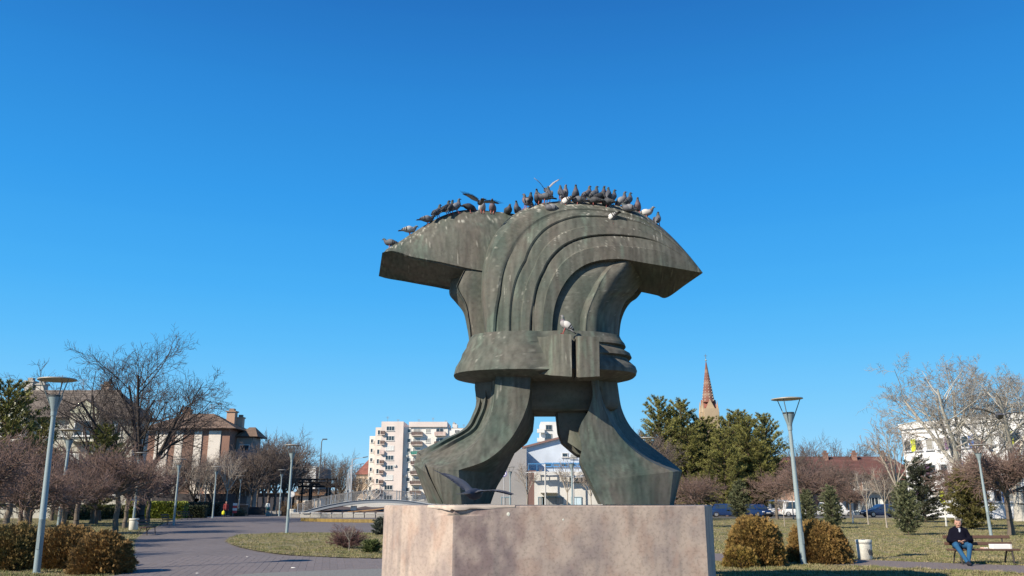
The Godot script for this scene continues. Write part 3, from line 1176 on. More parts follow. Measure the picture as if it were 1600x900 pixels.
func build_houses() -> void:
	var wall := surface("plaster", 0.9, 0.7, 0.12)
	var tiles := surface("roof_tiles", 0.9, 1.2, 0.25)
	var S := Vector3(0, 0, 1)
	# far left: cream house with brown hipped roof
	var h := thing("cream_house", "cream house with brown hipped roof and chimneys behind the big bare tree", "house", Vector3(-47, 0, -96))
	var g := Geo.new()
	wall_box(g, Vector3(-57, 0, -95.8), Vector3(-41.3, 10.6, -92), lin(0.46, 0.44, 0.375))
	part("wall", g.shift(-h.position), wall, h)
	g = Geo.new()
	tiled_roof(g, Vector3(-58, 10.6, -96.5), Vector3(-40.7, 10.6, -91.2), 3.3, 3.8, lin(0.17, 0.142, 0.122))
	part("roof", g.shift(-h.position), tiles, h)
	for q in [[-54.4, 9.4, 2.6, 3.0], [-46.4, 9.4, 2.4, 2.7]]:
		g = Geo.new()
		wall_box(g, Vector3(q[0] - 1.6, 8.0, -92.2), Vector3(q[0] + 1.6, 11.0, -91.0), lin(0.55, 0.53, 0.43) if q[0] > -50 else lin(0.7, 0.68, 0.62))
		var a := Vector3(q[0] - 1.9, 11.0, -90.9); var b := Vector3(q[0] + 1.9, 11.0, -90.9); var c := Vector3(q[0], 12.4, -90.9)
		g.tri(a, c, b, lin(0.56, 0.56, 0.42))
		g.quad_out(a + Vector3(-0.2, 0, 0.1), c + Vector3(0, 0.15, 0.1), c + Vector3(0, 0.15, -3.0), a + Vector3(-0.2, 0, -3.0), Vector3(q[0], 10, -92), lin(0.2, 0.15, 0.12))
		g.quad_out(b + Vector3(0.2, 0, 0.1), c + Vector3(0, 0.15, 0.1), c + Vector3(0, 0.15, -3.0), b + Vector3(0.2, 0, -3.0), Vector3(q[0], 10, -92), lin(0.2, 0.15, 0.12))
		part("gable", g.shift(-h.position), wall, h)
		window(h, Vector3(q[0], 9.4, -90.98), 2.0, 1.7, S, 1)
	for q in [[-43.4, 9.3, 1.5, 1.3], [-50.2, 9.2, 2.6, 1.3], [-48.6, 9.2, 0.9, 1.3], [-50.2, 6.0, 2.6, 1.5], [-47.4, 6.0, 1.2, 1.5], [-43.2, 6.0, 2.2, 1.7], [-52.8, 6.0, 1.4, 1.5], [-43.2, 3.0, 1.5, 1.3], [-47.4, 3.0, 1.5, 1.3], [-52.4, 3.0, 1.5, 1.3]]:
		window(h, Vector3(q[0], q[1], -91.96), q[2], q[3], S, 1)
	balcony(h, Vector3(-43.2, 4.7, -92), 3.0, 1.1, S, lin(0.55, 0.52, 0.45))
	balcony(h, Vector3(-50.2, 4.7, -92), 3.6, 1.1, S, lin(0.55, 0.52, 0.45))
	chimney(h, Vector3(-54.6, 12.2, -94.2), 0.9, 2.6, lin(0.55, 0.52, 0.47))
	chimney(h, Vector3(-53.4, 12.6, -94.4), 0.9, 1.9, lin(0.55, 0.52, 0.47))
	chimney(h, Vector3(-46.0, 12.2, -94.4), 0.9, 2.2, lin(0.33, 0.25, 0.2))
	aerial(h, Vector3(-51.0, 13.8, -93.9), 1.8)
	aerial(h, Vector3(-48.5, 13.8, -93.9), 1.4)
	# striped block
	h = thing("striped_block", "apartment block with brown and white vertical stripes under a hipped roof", "building", Vector3(-44, 0, -118))
	g = Geo.new()
	wall_box(g, Vector3(-50.0, 0, -126), Vector3(-38.6, 11.6, -118), lin(0.27, 0.155, 0.115))
	part("wall", g.shift(-h.position), wall, h)
	for q in [[243, 264], [275, 287], [305, 317], [328, 347]]:
		var x0: float = (q[0] - 800.0) / 1342.0 * 118.0
		var x1: float = (q[1] - 800.0) / 1342.0 * 118.0
		g = Geo.new()
		wall_box(g, Vector3(x0, 0.4, -118.0), Vector3(x1, 11.3, -117.86), lin(0.74, 0.68, 0.60))
		part("white_stripe", g.shift(-h.position), wall, h)
	g = Geo.new()
	wall_box(g, Vector3(-45.1, 0.4, -118.0), Vector3(-43.65, 11.3, -117.9), lin(0.20, 0.125, 0.095))
	part("dark_stripe", g.shift(-h.position), wall, h)
	g = Geo.new()
	wall_box(g, Vector3(-38.6, 0, -124.6), Vector3(-36.2, 10.6, -121), lin(0.33, 0.30, 0.28))
	part("stair_wing", g.shift(-h.position), wall, h)
	g = Geo.new()
	tiled_roof(g, Vector3(-51.0, 11.6, -127), Vector3(-37.6, 11.6, -117.1), 2.5, 5.0, lin(0.235, 0.165, 0.125))
	part("roof", g.shift(-h.position), tiles, h)
	g = Geo.new()
	tiled_roof(g, Vector3(-38.6, 10.7, -125.4), Vector3(-35.4, 10.7, -120.2), 1.5, 1.2, lin(0.235, 0.165, 0.125))
	part("roof", g.shift(-h.position), tiles, h)
	for y in [2.6, 5.6, 8.9]:
		window(h, Vector3(-37.4, y, -120.96), 1.5, 1.4, S, 0)
		balcony(h, Vector3(-37.3, y - 1.3, -121), 2.2, 1.0, S, lin(0.2, 0.22, 0.25))
	chimney(h, Vector3(-46.4, 12.6, -122), 1.1, 1.9, lin(0.36, 0.22, 0.15))
	chimney(h, Vector3(-40.2, 12.0, -123), 1.2, 2.4, lin(0.46, 0.30, 0.21))
	chimney(h, Vector3(-39.2, 11.6, -124), 0.9, 2.0, lin(0.46, 0.36, 0.28))
	aerial(h, Vector3(-43.0, 13.9, -122), 1.6)
	h.position.x -= 0.9
	# apartment block in the middle distance: a pink tower, a white wing with balconies, a stepped flank
	h = thing("apartment_block", "tall white and pink apartment block with balconies left of the monument's leg", "building", Vector3(-31, 0, -268))
	var D := 268.0
	var X := func(px: float) -> float: return (px - 800.0) / 1342.0 * D
	g = Geo.new()
	wall_box(g, Vector3(X.call(593), 0, -282), Vector3(X.call(628), 26.2, -D + 2), lin(0.74, 0.645, 0.595))
	part("tower_wall", g.shift(-h.position), wall, h)
	g = Geo.new()
	wall_box(g, Vector3(-43.6, 0, -284), Vector3(X.call(593), 24.6, -D - 1), lin(0.72, 0.63, 0.58))
	wall_box(g, Vector3(-46.6, 0, -292), Vector3(-43.0, 22.4, -D - 8), lin(0.72, 0.69, 0.64))
	part("flank_wall", g.shift(-h.position), wall, h)
	g = Geo.new()
	wall_box(g, Vector3(X.call(628), 0, -284), Vector3(X.call(698), 24.6, -D + 0.6), lin(0.78, 0.75, 0.70))
	wall_box(g, Vector3(X.call(698), 0, -284), Vector3(X.call(742), 24.2, -D + 0.2), lin(0.78, 0.76, 0.73))
	part("wing_wall", g.shift(-h.position), wall, h)
	g = Geo.new()
	wall_box(g, Vector3(X.call(636), 24.6, -283), Vector3(X.call(697), 26.2, -D + 1.2), lin(0.72, 0.63, 0.59))
	g.box(Vector3(X.call(698), 24.3, -D - 6), Vector3(X.call(742) - X.call(655), 0.35, 9.0), lin(0.25, 0.2, 0.18))
	wall_box(g, Vector3(X.call(702), 24.4, -280), Vector3(X.call(710), 26.2, -276), lin(0.7, 0.68, 0.65))
	part("parapet", g.shift(-h.position), wall, h)
	for f in 8:
		var y := 24.0 - f * 3.02
		window(h, Vector3(X.call(607.5), y, -D + 2.04), 2.6, 1.5, S, 2, f == 2 or f == 5)
		window(h, Vector3(X.call(636.5), y - 0.6, -D + 0.64), 1.1, 1.3, S, 0)
		window(h, Vector3(X.call(666.5), y - 0.6, -D + 0.64), 1.5, 1.4, S, 1)
		window(h, Vector3(X.call(649.0), y - 0.9, -D + 0.64), 2.4, 2.1, S, 1)
		window(h, Vector3(X.call(685.0), y - 0.9, -D + 0.64), 2.4, 2.1, S, 1)
		if f % 2 == 0:
			window(h, Vector3(X.call(712.5), y - 0.8, -D + 0.24), 1.6, 1.1, S, 1)
		window(h, Vector3(X.call(728.0), y - 0.8, -D + 0.24), 1.6, 1.1, S, 1)
		balcony(h, Vector3(X.call(649.5), y - 2.1, -D + 0.6), 3.5, 1.3, S, lin(0.02, 0.22, 0.17) if f == 2 else lin(0.13, 0.085, 0.075), "green balcony rail" if f == 2 else "")
		balcony(h, Vector3(X.call(686.0), y - 2.1, -D + 0.6), 3.5, 1.3, S, lin(0.13, 0.085, 0.075) if f > 0 else lin(0.6, 0.45, 0.4))
		window(h, Vector3(-42.5, y - 1.0, -D - 0.96), 0.9, 1.6, S, 0)
		balcony(h, Vector3(X.call(596.0), y - 1.9, -D + 2.0), 1.3, 0.8, S, lin(0.13, 0.085, 0.075) if f != 2 else lin(0.7, 0.55, 0.5))
		if f < 7:
			window(h, Vector3(-45.8, y - 3.2, -D - 7.96), 0.8, 1.3, S, 0)
			balcony(h, Vector3(-44.4, y - 4.4, -D - 8.0), 1.1, 0.9, S, lin(0.5, 0.44, 0.4))
	for q in [[616.5, 4], [632.5, 7], [633.0, 3], [632.5, 5]]:
		g = Geo.new()
		g.box(Vector3(X.call(q[0]), 24.6 - q[1] * 3.02, -D + (2.2 if q[0] < 628 else 0.9)), Vector3(0.8, 0.6, 0.35), lin(0.6, 0.6, 0.58))
		part("air_conditioner", g.shift(-h.position), surface("frame_paint"), h)
	for q in [[641, 1.0], [659, 1.2], [671, 1.0], [703, 1.6], [706, 1.2]]:
		chimney(h, Vector3(X.call(q[0]), 24.6, -280), 0.7, q[1] + 0.6, lin(0.6, 0.58, 0.55))
	for q in [[598, 26.2, -272, 2.2], [613, 26.2, -275, 1.6], [645, 26.2, -279, 2.0], [668, 26.2, -280, 2.6], [690, 26.2, -279, 1.7], [720, 24.5, -279, 2.0]]:
		aerial(h, Vector3(X.call(q[0]), q[1], q[2]), q[3])
	# ochre house with steep red roof beyond it
	h = thing("ochre_house", "ochre house with steep red roof left of the apartment block", "house", Vector3(-50, 0, -285))
	g = Geo.new()
	wall_box(g, Vector3(-52.0, 0, -306), Vector3(-46.0, 10.4, -285), lin(0.60, 0.47, 0.35))
	part("wall", g.shift(-h.position), wall, h)
	g = Geo.new()
	tiled_roof(g, Vector3(-52.6, 10.4, -307), Vector3(-42, 10.4, -284.4), 7.4, 4.6, lin(0.25, 0.10, 0.08))
	part("roof", g.shift(-h.position), tiles, h)
	for y in [2.0, 5.0, 8.2]:
		window(h, Vector3(-50.6, y, -284.96), 1.1, 1.3, S, 0)
		window(h, Vector3(-48.2, y, -284.96), 1.3, 1.3, S, 0)
	# small white block at the end of the plaza
	h = thing("white_block", "plain white flat-roofed block beyond the dark pergola", "building", Vector3(-47, 0, -200))
	g = Geo.new()
	wall_box(g, Vector3(-49.6, 0, -212), Vector3(-45.6, 9.4, -198), lin(0.8, 0.8, 0.79))
	wall_box(g, Vector3(-45.6, 0, -212), Vector3(-45.0, 9.2, -198.4), lin(0.12, 0.12, 0.13))
	wall_box(g, Vector3(-49.8, 9.4, -206), Vector3(-48.8, 10.6, -204), lin(0.16, 0.15, 0.15))
	part("wall", g.shift(-h.position), wall, h)
	g = Geo.new()
	g.box(Vector3(-47.6, 9.5, -205), Vector3(4.6, 0.2, 14.4), lin(0.5, 0.5, 0.5))
	part("roof", g.shift(-h.position), wall, h)
	for y in [2.0, 5.0]:
		window(h, Vector3(-47.6, y, -197.96), 2.2, 1.3, S, 2)
	h = thing("small_white_house", "small white house with brown roof under the pergola", "house", Vector3(-35, 0, -150))
	g = Geo.new()
	wall_box(g, Vector3(-37.6, 0, -158), Vector3(-33.4, 2.7, -150), lin(0.72, 0.62, 0.52))
	part("wall", g.shift(-h.position), wall, h)
	g = Geo.new()
	tiled_roof(g, Vector3(-38.4, 2.7, -159), Vector3(-32.8, 2.7, -149.2), 1.2, 0.2, lin(0.30, 0.19, 0.12))
	part("roof", g.shift(-h.position), tiles, h)
	window(h, Vector3(-35.6, 1.4, -149.96), 1.2, 1.1, S, 1)


func build_more_houses() -> void:
	var wall := surface("plaster")
	var tiles := surface("roof_tiles")
	var S := Vector3(0, 0, 1)
	var D := 130.0
	var X := func(px: float, d: float) -> float: return (px - 800.0) / 1342.0 * d
	# the hall seen between the monument's legs
	var h := thing("sports_hall", "grey and pale blue hall with sloping roof seen between the monument's legs", "building", Vector3(3, 0, -132))
	var g := Geo.new()
	wall_box(g, Vector3(X.call(720, D), 0, -150), Vector3(X.call(823, D), height_at(701, D), -D), lin(0.33, 0.32, 0.32))
	part("grey_wall", g.shift(-h.position), wall, h)
	g = Geo.new()
	wall_box(g, Vector3(X.call(823.5, D), 0, -D - 1.2), Vector3(X.call(838, D), height_at(735, D), -D - 0.2), lin(0.19, 0.115, 0.105))
	part("brown_wall", g.shift(-h.position), wall, h)
	# pale upper storey under a roof that rises to the right
	g = Geo.new()
	var x0: float = X.call(822, 136); var x1: float = X.call(938, 136)
	var y0 := height_at(699, 136); var y1 := height_at(668, 136)
	var f := plaster(lin(0.56, 0.62, 0.70))
	var rows := []
	for i in 13:
		var row := []
		for j in 15:
			var x := lerpf(x0, x1, j / 14.0)
			row.append(Vector3(x, lerpf(5.6, lerpf(y0, y1, j / 14.0), i / 12.0), -135.0))
		rows.append(row)
	g.grid(rows, f, false, 0.5, false)
	g.quad_out(Vector3(x0, 0, -135), Vector3(x0, y0, -135), Vector3(x0, y0, -160), Vector3(x0, 0, -160), Vector3(x1, 3, -145), lin(0.5, 0.55, 0.6))
	part("clad_wall", g.shift(-h.position), wall, h)
	g = Geo.new()
	g.quad_out(Vector3(x0 - 0.6, y0 + 0.05, -134.4), Vector3(x1, y1 + 0.05, -134.4), Vector3(x1, y1 + 0.05, -160), Vector3(x0 - 0.6, y0 + 0.05, -160), Vector3(x0, 0, -145), lin(0.3, 0.16, 0.13))
	g.quad_out(Vector3(x0 - 0.6, y0 - 0.25, -134.4), Vector3(x1, y1 - 0.25, -134.4), Vector3(x1, y1 + 0.05, -134.4), Vector3(x0 - 0.6, y0 + 0.05, -134.4), Vector3(x0, y0, -145), lin(0.26, 0.15, 0.13))
	part("roof", g.shift(-h.position), tiles, h)
	g = Geo.new()
	wall_box(g, Vector3(X.call(835, D), 0, -134.9), Vector3(X.call(942, D), height_at(737, D), -D), lin(0.66, 0.65, 0.62))
	part("white_wall", g.shift(-h.position), wall, h)
	# dark blue window band and the blue rail in front of it
	for k in 6:
		var xx: float = X.call(857 + k * 13.0, 134.9)
		window(h, Vector3(xx, height_at(726, 135), -134.94), 1.15, 0.62, S, 0, false, Color(0.10, 0.28, 0.55))
	for q in [[884, 711], [897, 713]]:
		window(h, Vector3(X.call(q[0], 134.9), height_at(q[1], 135), -134.94), 1.0, 0.7, S, 0, false, Color(0.6, 0.6, 0.6))
	g = Geo.new()
	var blue := lin(0.06, 0.22, 0.46)
	var ya := height_at(725, 129)
	g.box(Vector3((X.call(825, 129) + X.call(940, 129)) / 2, ya, -128.4), Vector3(X.call(940, 129) - X.call(825, 129), 0.14, 0.14), blue)
	for k in 9:
		g.box(Vector3(X.call(826 + k * 13.0, 129), ya - 0.5, -128.4), Vector3(0.08, 1.0, 0.08), blue)
	for k in 5:
		var p := Vector3(X.call(838 + k * 18.0, 129), ya - 1.2 - 0.18 * k, -128.6)
		g.box(p, Vector3(3.4, 0.12, 0.5), lin(0.62, 0.62, 0.62), Basis(Vector3(0, 0, 1), 0.05))
	for q in [852, 896]:
		g.tube(Vector3(X.call(q, 129), 0, -128.3), Vector3(X.call(q, 129), ya, -128.3), 0.11, 0.11, 8, lin(0.5, 0.5, 0.5))
	part("canopy_frame", g.shift(-h.position), surface("frame_paint"), h)
	for q in [[893.5, 749, 0.9], [901, 749, 0.9], [908.5, 749, 0.9], [916, 749, 0.9]]:
		window(h, Vector3(X.call(q[0], D), height_at(q[1], D), -D + 0.04), 0.7, 0.75, S, 0, false, Color(0.28, 0.24, 0.22))
	for q in [[858, 778, 2.0], [900.5, 779, 1.5], [846, 779, 0.9], [790, 779, 1.2], [874, 779, 1.0]]:
		g = Geo.new()
		var at := Vector3(X.call(q[0], D), 1.15, -D + 0.06) - h.position
		for k in 2:
			g.box(at + Vector3((k - 0.5) * q[2] / 2, 0, 0), Vector3(q[2] / 2 - 0.06, 2.2, 0.06), lin(0.55, 0.70, 0.80) if q[0] > 890 else lin(0.3, 0.3, 0.3))
		g.box(at + Vector3(0, 1.18, 0), Vector3(q[2] + 0.2, 0.12, 0.14), lin(0.2, 0.3, 0.36))
		for s in [-1.0, 1.0]:
			g.box(at + Vector3(s * (q[2] / 2 + 0.04), 0, 0.01), Vector3(0.08, 2.2, 0.12), lin(0.2, 0.3, 0.36))
		part("door", g, surface("frame_paint"), h)
	g = Geo.new()
	g.box(Vector3(X.call(858, D), height_at(770, D), -D + 0.8), Vector3(2.6, 0.1, 1.6), lin(0.45, 0.43, 0.4))
	part("awning", g.shift(-h.position), wall, h)
	# white flats above the hall
	h = thing("white_flats", "white flats with recessed balconies above the hall between the legs", "building", Vector3(9, 0, -205))
	g = Geo.new()
	wall_box(g, Vector3(X.call(846, 205), 0, -216), Vector3(X.call(900, 205), height_at(659, 205), -205), lin(0.78, 0.77, 0.75))
	part("wall", g.shift(-h.position), wall, h)
	for k in 3:
		var y := height_at(666 + k * 14.0, 204)
		g = Geo.new()
		g.box(Vector3(X.call(846, 204), y - 1.1, -204.3), Vector3(1.8, 0.9, 1.4), lin(0.78, 0.77, 0.75))
		part("balcony", g.shift(-h.position), wall, h)
		window(h, Vector3(X.call(859, 204), y - 0.2, -204.94), 1.5, 1.2, S, 1, false, Color(0.2, 0.2, 0.2))
	# church
	h = thing("church_tower", "brick church tower with slender pointed spire behind the pines", "church", Vector3(80.0, 0, -340))
	var cx: float = h.position.x
	var stone := lin(0.42, 0.325, 0.215)
	g = Geo.new()
	wall_box(g, Vector3(cx - 2.9, 0, -342.9), Vector3(cx + 2.9, height_at(640, 340), -335), stone)
	for s in [-1.0, 1.0]:
		for e in [-1.0, 1.0]:
			wall_box(g, Vector3(cx + s * 2.9 - 0.5, 0, -340 + e * 2.9 - 0.5), Vector3(cx + s * 2.9 + 0.5, height_at(645, 340), -340 + e * 2.9 + 0.5), stone * 0.95)
			g.lathe([[0.55, height_at(645, 340)], [0.05, height_at(627, 340)]], 6, stone * 1.05, Vector3(cx + s * 2.9, 0, -340 + e * 2.9))
	part("tower_wall", g.shift(-h.position), wall, h)
	g = Geo.new()
	var yt := height_at(640, 340)
	for e in [0, 1, 2, 3]:
		var b := Basis(Vector3.UP, e * PI / 2)
		var c := Vector3(cx, 0, -340)
		var p := c + b * Vector3(-2.4, yt - 1.0, 3.0); var q := c + b * Vector3(2.4, yt - 1.0, 3.0); var t := c + b * Vector3(0, height_at(625, 340), 3.0)
		g.tri(p, t, q, stone * 1.1)
		g.quad_out(p, t, c + b * Vector3(0, height_at(625, 340), 0), c + b * Vector3(-2.4, yt - 1.0, 0), c, lin(0.3, 0.12, 0.09))
		g.quad_out(q, t, c + b * Vector3(0, height_at(625, 340), 0), c + b * Vector3(2.4, yt - 1.0, 0), c, lin(0.3, 0.12, 0.09))
	part("gable", g.shift(-h.position), wall, h)
	g = Geo.new()
	g.lathe([[1.6, 0], [1.6, 0.2], [1.3, 0.25], [1.25, 0.1]], 20, lin(0.3, 0.22, 0.14), Vector3(cx, yt - 2.4, -337.0), Basis(Vector3.RIGHT, PI / 2))
	g.lathe([[0.0, 0.06], [1.25, 0.05]], 20, lin(0.08, 0.07, 0.07), Vector3(cx, yt - 2.4, -337.0), Basis(Vector3.RIGHT, PI / 2))
	part("round_window", g.shift(-h.position), wall, h)
	g = Geo.new()
	var ys := height_at(629, 340)
	var ye := height_at(566, 340)
	rows = []
	for k in 25:
		var t := k / 24.0
		var row := []
		for j in 8:
			var r := lerpf(2.55, 0.2, t)
			row.append(Vector3(cx + cos(TAU * (j + 0.5) / 8) * r, lerpf(ys, ye, t), -340 + sin(TAU * (j + 0.5) / 8) * r))
		rows.append(row)
	g.grid(rows, func(p: Vector3, _n): return lin(0.225, 0.10, 0.078) if int(p.y / 1.6) % 3 else lin(0.30, 0.19, 0.145), true, 0.5)
	for k in 10:
		for j in 8:
			var t := 0.05 + k * 0.07
			var r := lerpf(2.55, 0.2, t) + 0.02
			g.box(Vector3(cx + cos(TAU * (j + 0.0) / 8) * r * 0.95, lerpf(ys, ye, t), -340 + sin(TAU * (j + 0.0) / 8) * r * 0.95), Vector3(0.36, 0.6, 0.36) * (1.0 - t), lin(0.6, 0.5, 0.4))
	part("spire", g.shift(-h.position), tiles, h)
	g = Geo.new()
	g.tube(Vector3(cx, ye - 0.5, -340), Vector3(cx, height_at(553, 340), -340), 0.14, 0.08, 6, lin(0.15, 0.15, 0.14))
	g.lathe([[0.0, -0.5], [0.45, 0.0], [0.0, 0.5]], 8, lin(0.4, 0.45, 0.4), Vector3(cx, height_at(563, 340), -340))
	g.box(Vector3(cx, height_at(556, 340), -340), Vector3(1.3, 0.16, 0.16), lin(0.15, 0.15, 0.14))
	part("cross", g.shift(-h.position), surface("frame_paint"), h)
	# long house with red roof behind the right lawn
	h = thing("red_roofed_house", "long pinkish house with red tiled roof behind the bare trees", "house", Vector3(47, 0, -122))
	g = Geo.new()
	wall_box(g, Vector3(X.call(1262, 122), 0, -134), Vector3(X.call(1432, 122), 5.4, -122), lin(0.50, 0.31, 0.23))
	part("wall", g.shift(-h.position), wall, h)
	g = Geo.new()
	tiled_roof(g, Vector3(X.call(1240, 122), 5.4, -136), Vector3(X.call(1440, 122), 5.4, -121), 2.9, 1.2, lin(0.165, 0.075, 0.062))
	part("roof", g.shift(-h.position), tiles, h)
	g = Geo.new()
	tiled_roof(g, Vector3(X.call(1372, 119), 4.6, -121), Vector3(X.call(1428, 119), 4.6, -118.6), 1.3, 0.3, lin(0.26, 0.085, 0.07))
	part("porch_roof", g.shift(-h.position), tiles, h)
	for k in 8:
		window(h, Vector3(X.call(1280 + k * 19.0, 122), 3.9, -121.96), 1.1, 1.2, S, 1)
	for k in 3:
		chimney(h, Vector3(X.call(1300 + k * 46.0, 126), 7.0, -127), 0.6, 1.6, lin(0.35, 0.2, 0.15))
	# low white shop
	h = thing("low_white_shop", "low white flat-roofed building with grey doors behind the parked cars", "building", Vector3(48, 0, -114))
	g = Geo.new()
	wall_box(g, Vector3(X.call(1326, 114), 0, -119), Vector3(X.call(1470, 114), 2.85, -114), lin(0.76, 0.78, 0.77))
	part("wall", g.shift(-h.position), wall, h)
	g = Geo.new()
	g.box(Vector3(X.call(1398, 114), 2.95, -116.3), Vector3(13.4, 0.2, 6.2), lin(0.2, 0.19, 0.19))
	part("roof", g.shift(-h.position), wall, h)
	for q in [[1336, 0.8, 0], [1350, 1.5, 2], [1364, 1.5, 2], [1384, 0.9, 0], [1398, 1.6, 2], [1414, 1.6, 2], [1440, 1.6, 2]]:
		window(h, Vector3(X.call(q[0], 114), 1.4, -113.96), q[1], 1.8, S, q[2], false, Color(0.62, 0.66, 0.66))
	# white building with coloured panels at the far right
	var ang := atan2(50.7 - 46.7, 15.0)
	h = thing("panelled_white_building", "white building with yellow, blue and purple window panels behind the plane tree", "building", Vector3(46.7, 0, -101))
	h.rotation.y = 0.0
	g = Geo.new()
	var c0 := Vector3(46.7, 0, -101); var c1 := Vector3(54.0, 0, -84)
	var along := (c1 - c0).normalized()
	var face := Vector3(-along.z, 0, along.x) * -1.0
	if face.x > 0:
		face = -face
	var wb := Basis(along, Vector3.UP, along.cross(Vector3.UP))
	var ht := 10.0
	var len_ := c0.distance_to(c1)
	g.box((c0 + c1) / 2 - face * 5.0 + Vector3(0, ht / 2, 0), Vector3(len_, ht, 10), lin(0.78, 0.79, 0.80), wb)
	part("wall", g.shift(-h.position), wall, h)
	g = Geo.new()
	g.box((c0 + c1) / 2 - face * 4.6 + Vector3(0, ht + 0.35, 0), Vector3(len_ + 0.3, 0.7, 9.6), lin(0.80, 0.80, 0.79), wb)
	part("parapet", g.shift(-h.position), wall, h)
	for k in 12:
		var t := (k + 0.5) / 12.0
		for r in 3:
			var at := c0.lerp(c1, t) + Vector3(0, 8.1 - r * 2.9, 0) + face * 0.05
			window(h, at, 1.0, 1.3, face, 0, false, Color(0.5, 0.52, 0.55))
			var pc: Array = [lin(0.55, 0.60, 0.04), lin(0.05, 0.13, 0.38), lin(0.16, 0.09, 0.17), lin(0.16, 0.09, 0.17)]
			if (k * 2 + r * 3) % 5 < 2:
				g = Geo.new()
				g.box(at + along * 0.85 + face * 0.06 - h.position, Vector3(0.62, 1.4, 0.1), pc[(k + r) % 4], wb)
				part("coloured_panel", g, surface("frame_paint"), h)
	# the long side that faces the park
	var c2 := c0 - face * 10.0


# far woods and hedges that close the view
func build_far_edge() -> void:
	var rng := RandomNumberGenerator.new()
	rng.seed = 91
	var g := Geo.new()
	for k in 2600:
		var a := rng.randf_range(-0.72, 0.72)
		var d := rng.randf_range(300, 420)
		var p := Vector3(sin(a) * d / cos(a) * cos(a), 0, -cos(a) * d)
		var h := rng.randf_range(5.0, 9.5) * (0.75 + 0.3 * sin(a * 23.0))
		var c := lin(0.16, 0.115, 0.10).lerp(lin(0.12, 0.12, 0.08), rng.randf())
		g.tube(p, p + Vector3(rng.randf_range(-0.6, 0.6), h * 0.6, 0), 0.18, 0.1, 3, c)
		for b in 9:
			var q := p + Vector3(0, h * rng.randf_range(0.25, 0.6), 0)
			g.tube(q, q + Vector3(rng.randf_range(-2.4, 2.4), rng.randf_range(0.8, 3.0) * h / 8.0, rng.randf_range(-2, 2)), 0.13, 0.03, 3, c * rng.randf_range(0.7, 1.3))
	var o := part("woods", g, surface("bark", 0.95))
	tag(o, "far belt of bare woods along the horizon", "woods", "", "stuff")


# ---------- trees, shrubs ----------

# one limb with its twigs; p holds the habit of the kind
func limb(g: Geo, at: Vector3, dir: Vector3, length: float, r: float, level: int, p: Dictionary, rng: RandomNumberGenerator) -> void:
	var segs := 4 if level <= 1 else (3 if level == 2 else 2)
	var pts := [at]
	var rad := [r]
	var d := dir
	var tip_r: float = r * p.taper
	for k in segs:
		var w: float = p.wander * (1.0 if level > 0 else 0.4)
		d = (d + Vector3(rng.randf_range(-w, w), rng.randf_range(-w, w) + p.lift * (0.6 if level == 0 else 1.0), rng.randf_range(-w, w))).normalized()
		pts.append(pts[-1] + d * length / segs)
		rad.append(lerpf(r, tip_r, float(k + 1) / segs))
	var c: Color = (p.bark as Color).lerp(p.twig, clampf((level - 1) / 3.0, 0.0, 1.0)) * rng.randf_range(0.75, 1.25)
	g.rope(pts, rad, 7 if level == 0 else (5 if level == 1 else (4 if level == 2 else 3)), c)
	if level >= p.kids.size():
		return
	var kids: int = p.kids[level]
	for k in kids:
		var t := lerpf(p.first[level], 1.0, (k + rng.randf() * 0.8) / kids)
		var seg := clampi(int(t * segs), 0, segs - 1)
		var f := t * segs - seg
		var q: Vector3 = (pts[seg] as Vector3).lerp(pts[seg + 1], f)
		var axis: Vector3 = ((pts[seg + 1] as Vector3) - pts[seg]).normalized()
		var side := axis.cross(Vector3(rng.randf_range(-1, 1), rng.randf_range(-1, 1), rng.randf_range(-1, 1))).normalized()
		var ang := deg_to_rad(p.angle[level] * rng.randf_range(0.7, 1.25))
		var nd := (axis * cos(ang) + side * sin(ang)).normalized()
		limb(g, q, nd, length * p.ratio[level] * rng.randf_range(0.75, 1.2) * (1.15 - 0.4 * t), maxf(lerpf(r, tip_r, t) * p.thin[level], p.finest), level + 1, p, rng)


# a bare tree: trunk and crown, the base at the origin
func bare_tree(called: String, label: String, group: String, p: Dictionary, s: int) -> Node3D:
	var rng := RandomNumberGenerator.new()
	rng.seed = s
	var root := thing(called, label, "tree", Vector3.ZERO, 0.0, group)
	var t := Geo.new()
	var g := Geo.new()
	var stems: int = p.get("stems", 1)
	for q in stems:
		var base := Vector3.ZERO if stems == 1 else Vector3(rng.randf_range(-0.25, 0.25), 0, rng.randf_range(-0.25, 0.25))
		var pts := [base + Vector3(0, -0.1, 0)]
		var rad := [p.trunk_r * 1.5]
		var lean: Vector3 = p.get("lean", Vector3.ZERO) + (Vector3(rng.randf_range(-0.3, 0.3), 0, rng.randf_range(-0.3, 0.3)) if stems > 1 else Vector3.ZERO)
		for k in 6:
			var f := (k + 1) / 6.0
			pts.append(base + Vector3(0, p.trunk_h * f, 0) + lean * p.trunk_h * f * f + Vector3(rng.randf_range(-1, 1), 0, rng.randf_range(-1, 1)) * p.trunk_r * 0.35)
			rad.append(p.trunk_r * lerpf(1.05, 0.8, f))
		t.rope(pts, rad, 9, p.bark)
		var n: int = p.limbs
		for k in n:
			var a := TAU * (k + rng.randf() * 0.6) / n
			var tilt := deg_to_rad(p.spread * rng.randf_range(0.55, 1.2))
			if k == 0 and p.get("leader", false):
				tilt = 0.08
			var d := Vector3(cos(a) * sin(tilt), cos(tilt), sin(a) * sin(tilt))
			var from: Vector3 = (pts[-2] as Vector3).lerp(pts[-1], 0.3 + 0.7 * rng.randf())
			limb(g, from, d, p.length * rng.randf_range(0.8, 1.15), p.trunk_r * p.limb_r, 0, p, rng)
	part("trunk", t, surface("bark", 0.95, 2.0, 0.35), root)
	part("crown", g, surface("twigs", 0.95), root)
	return root


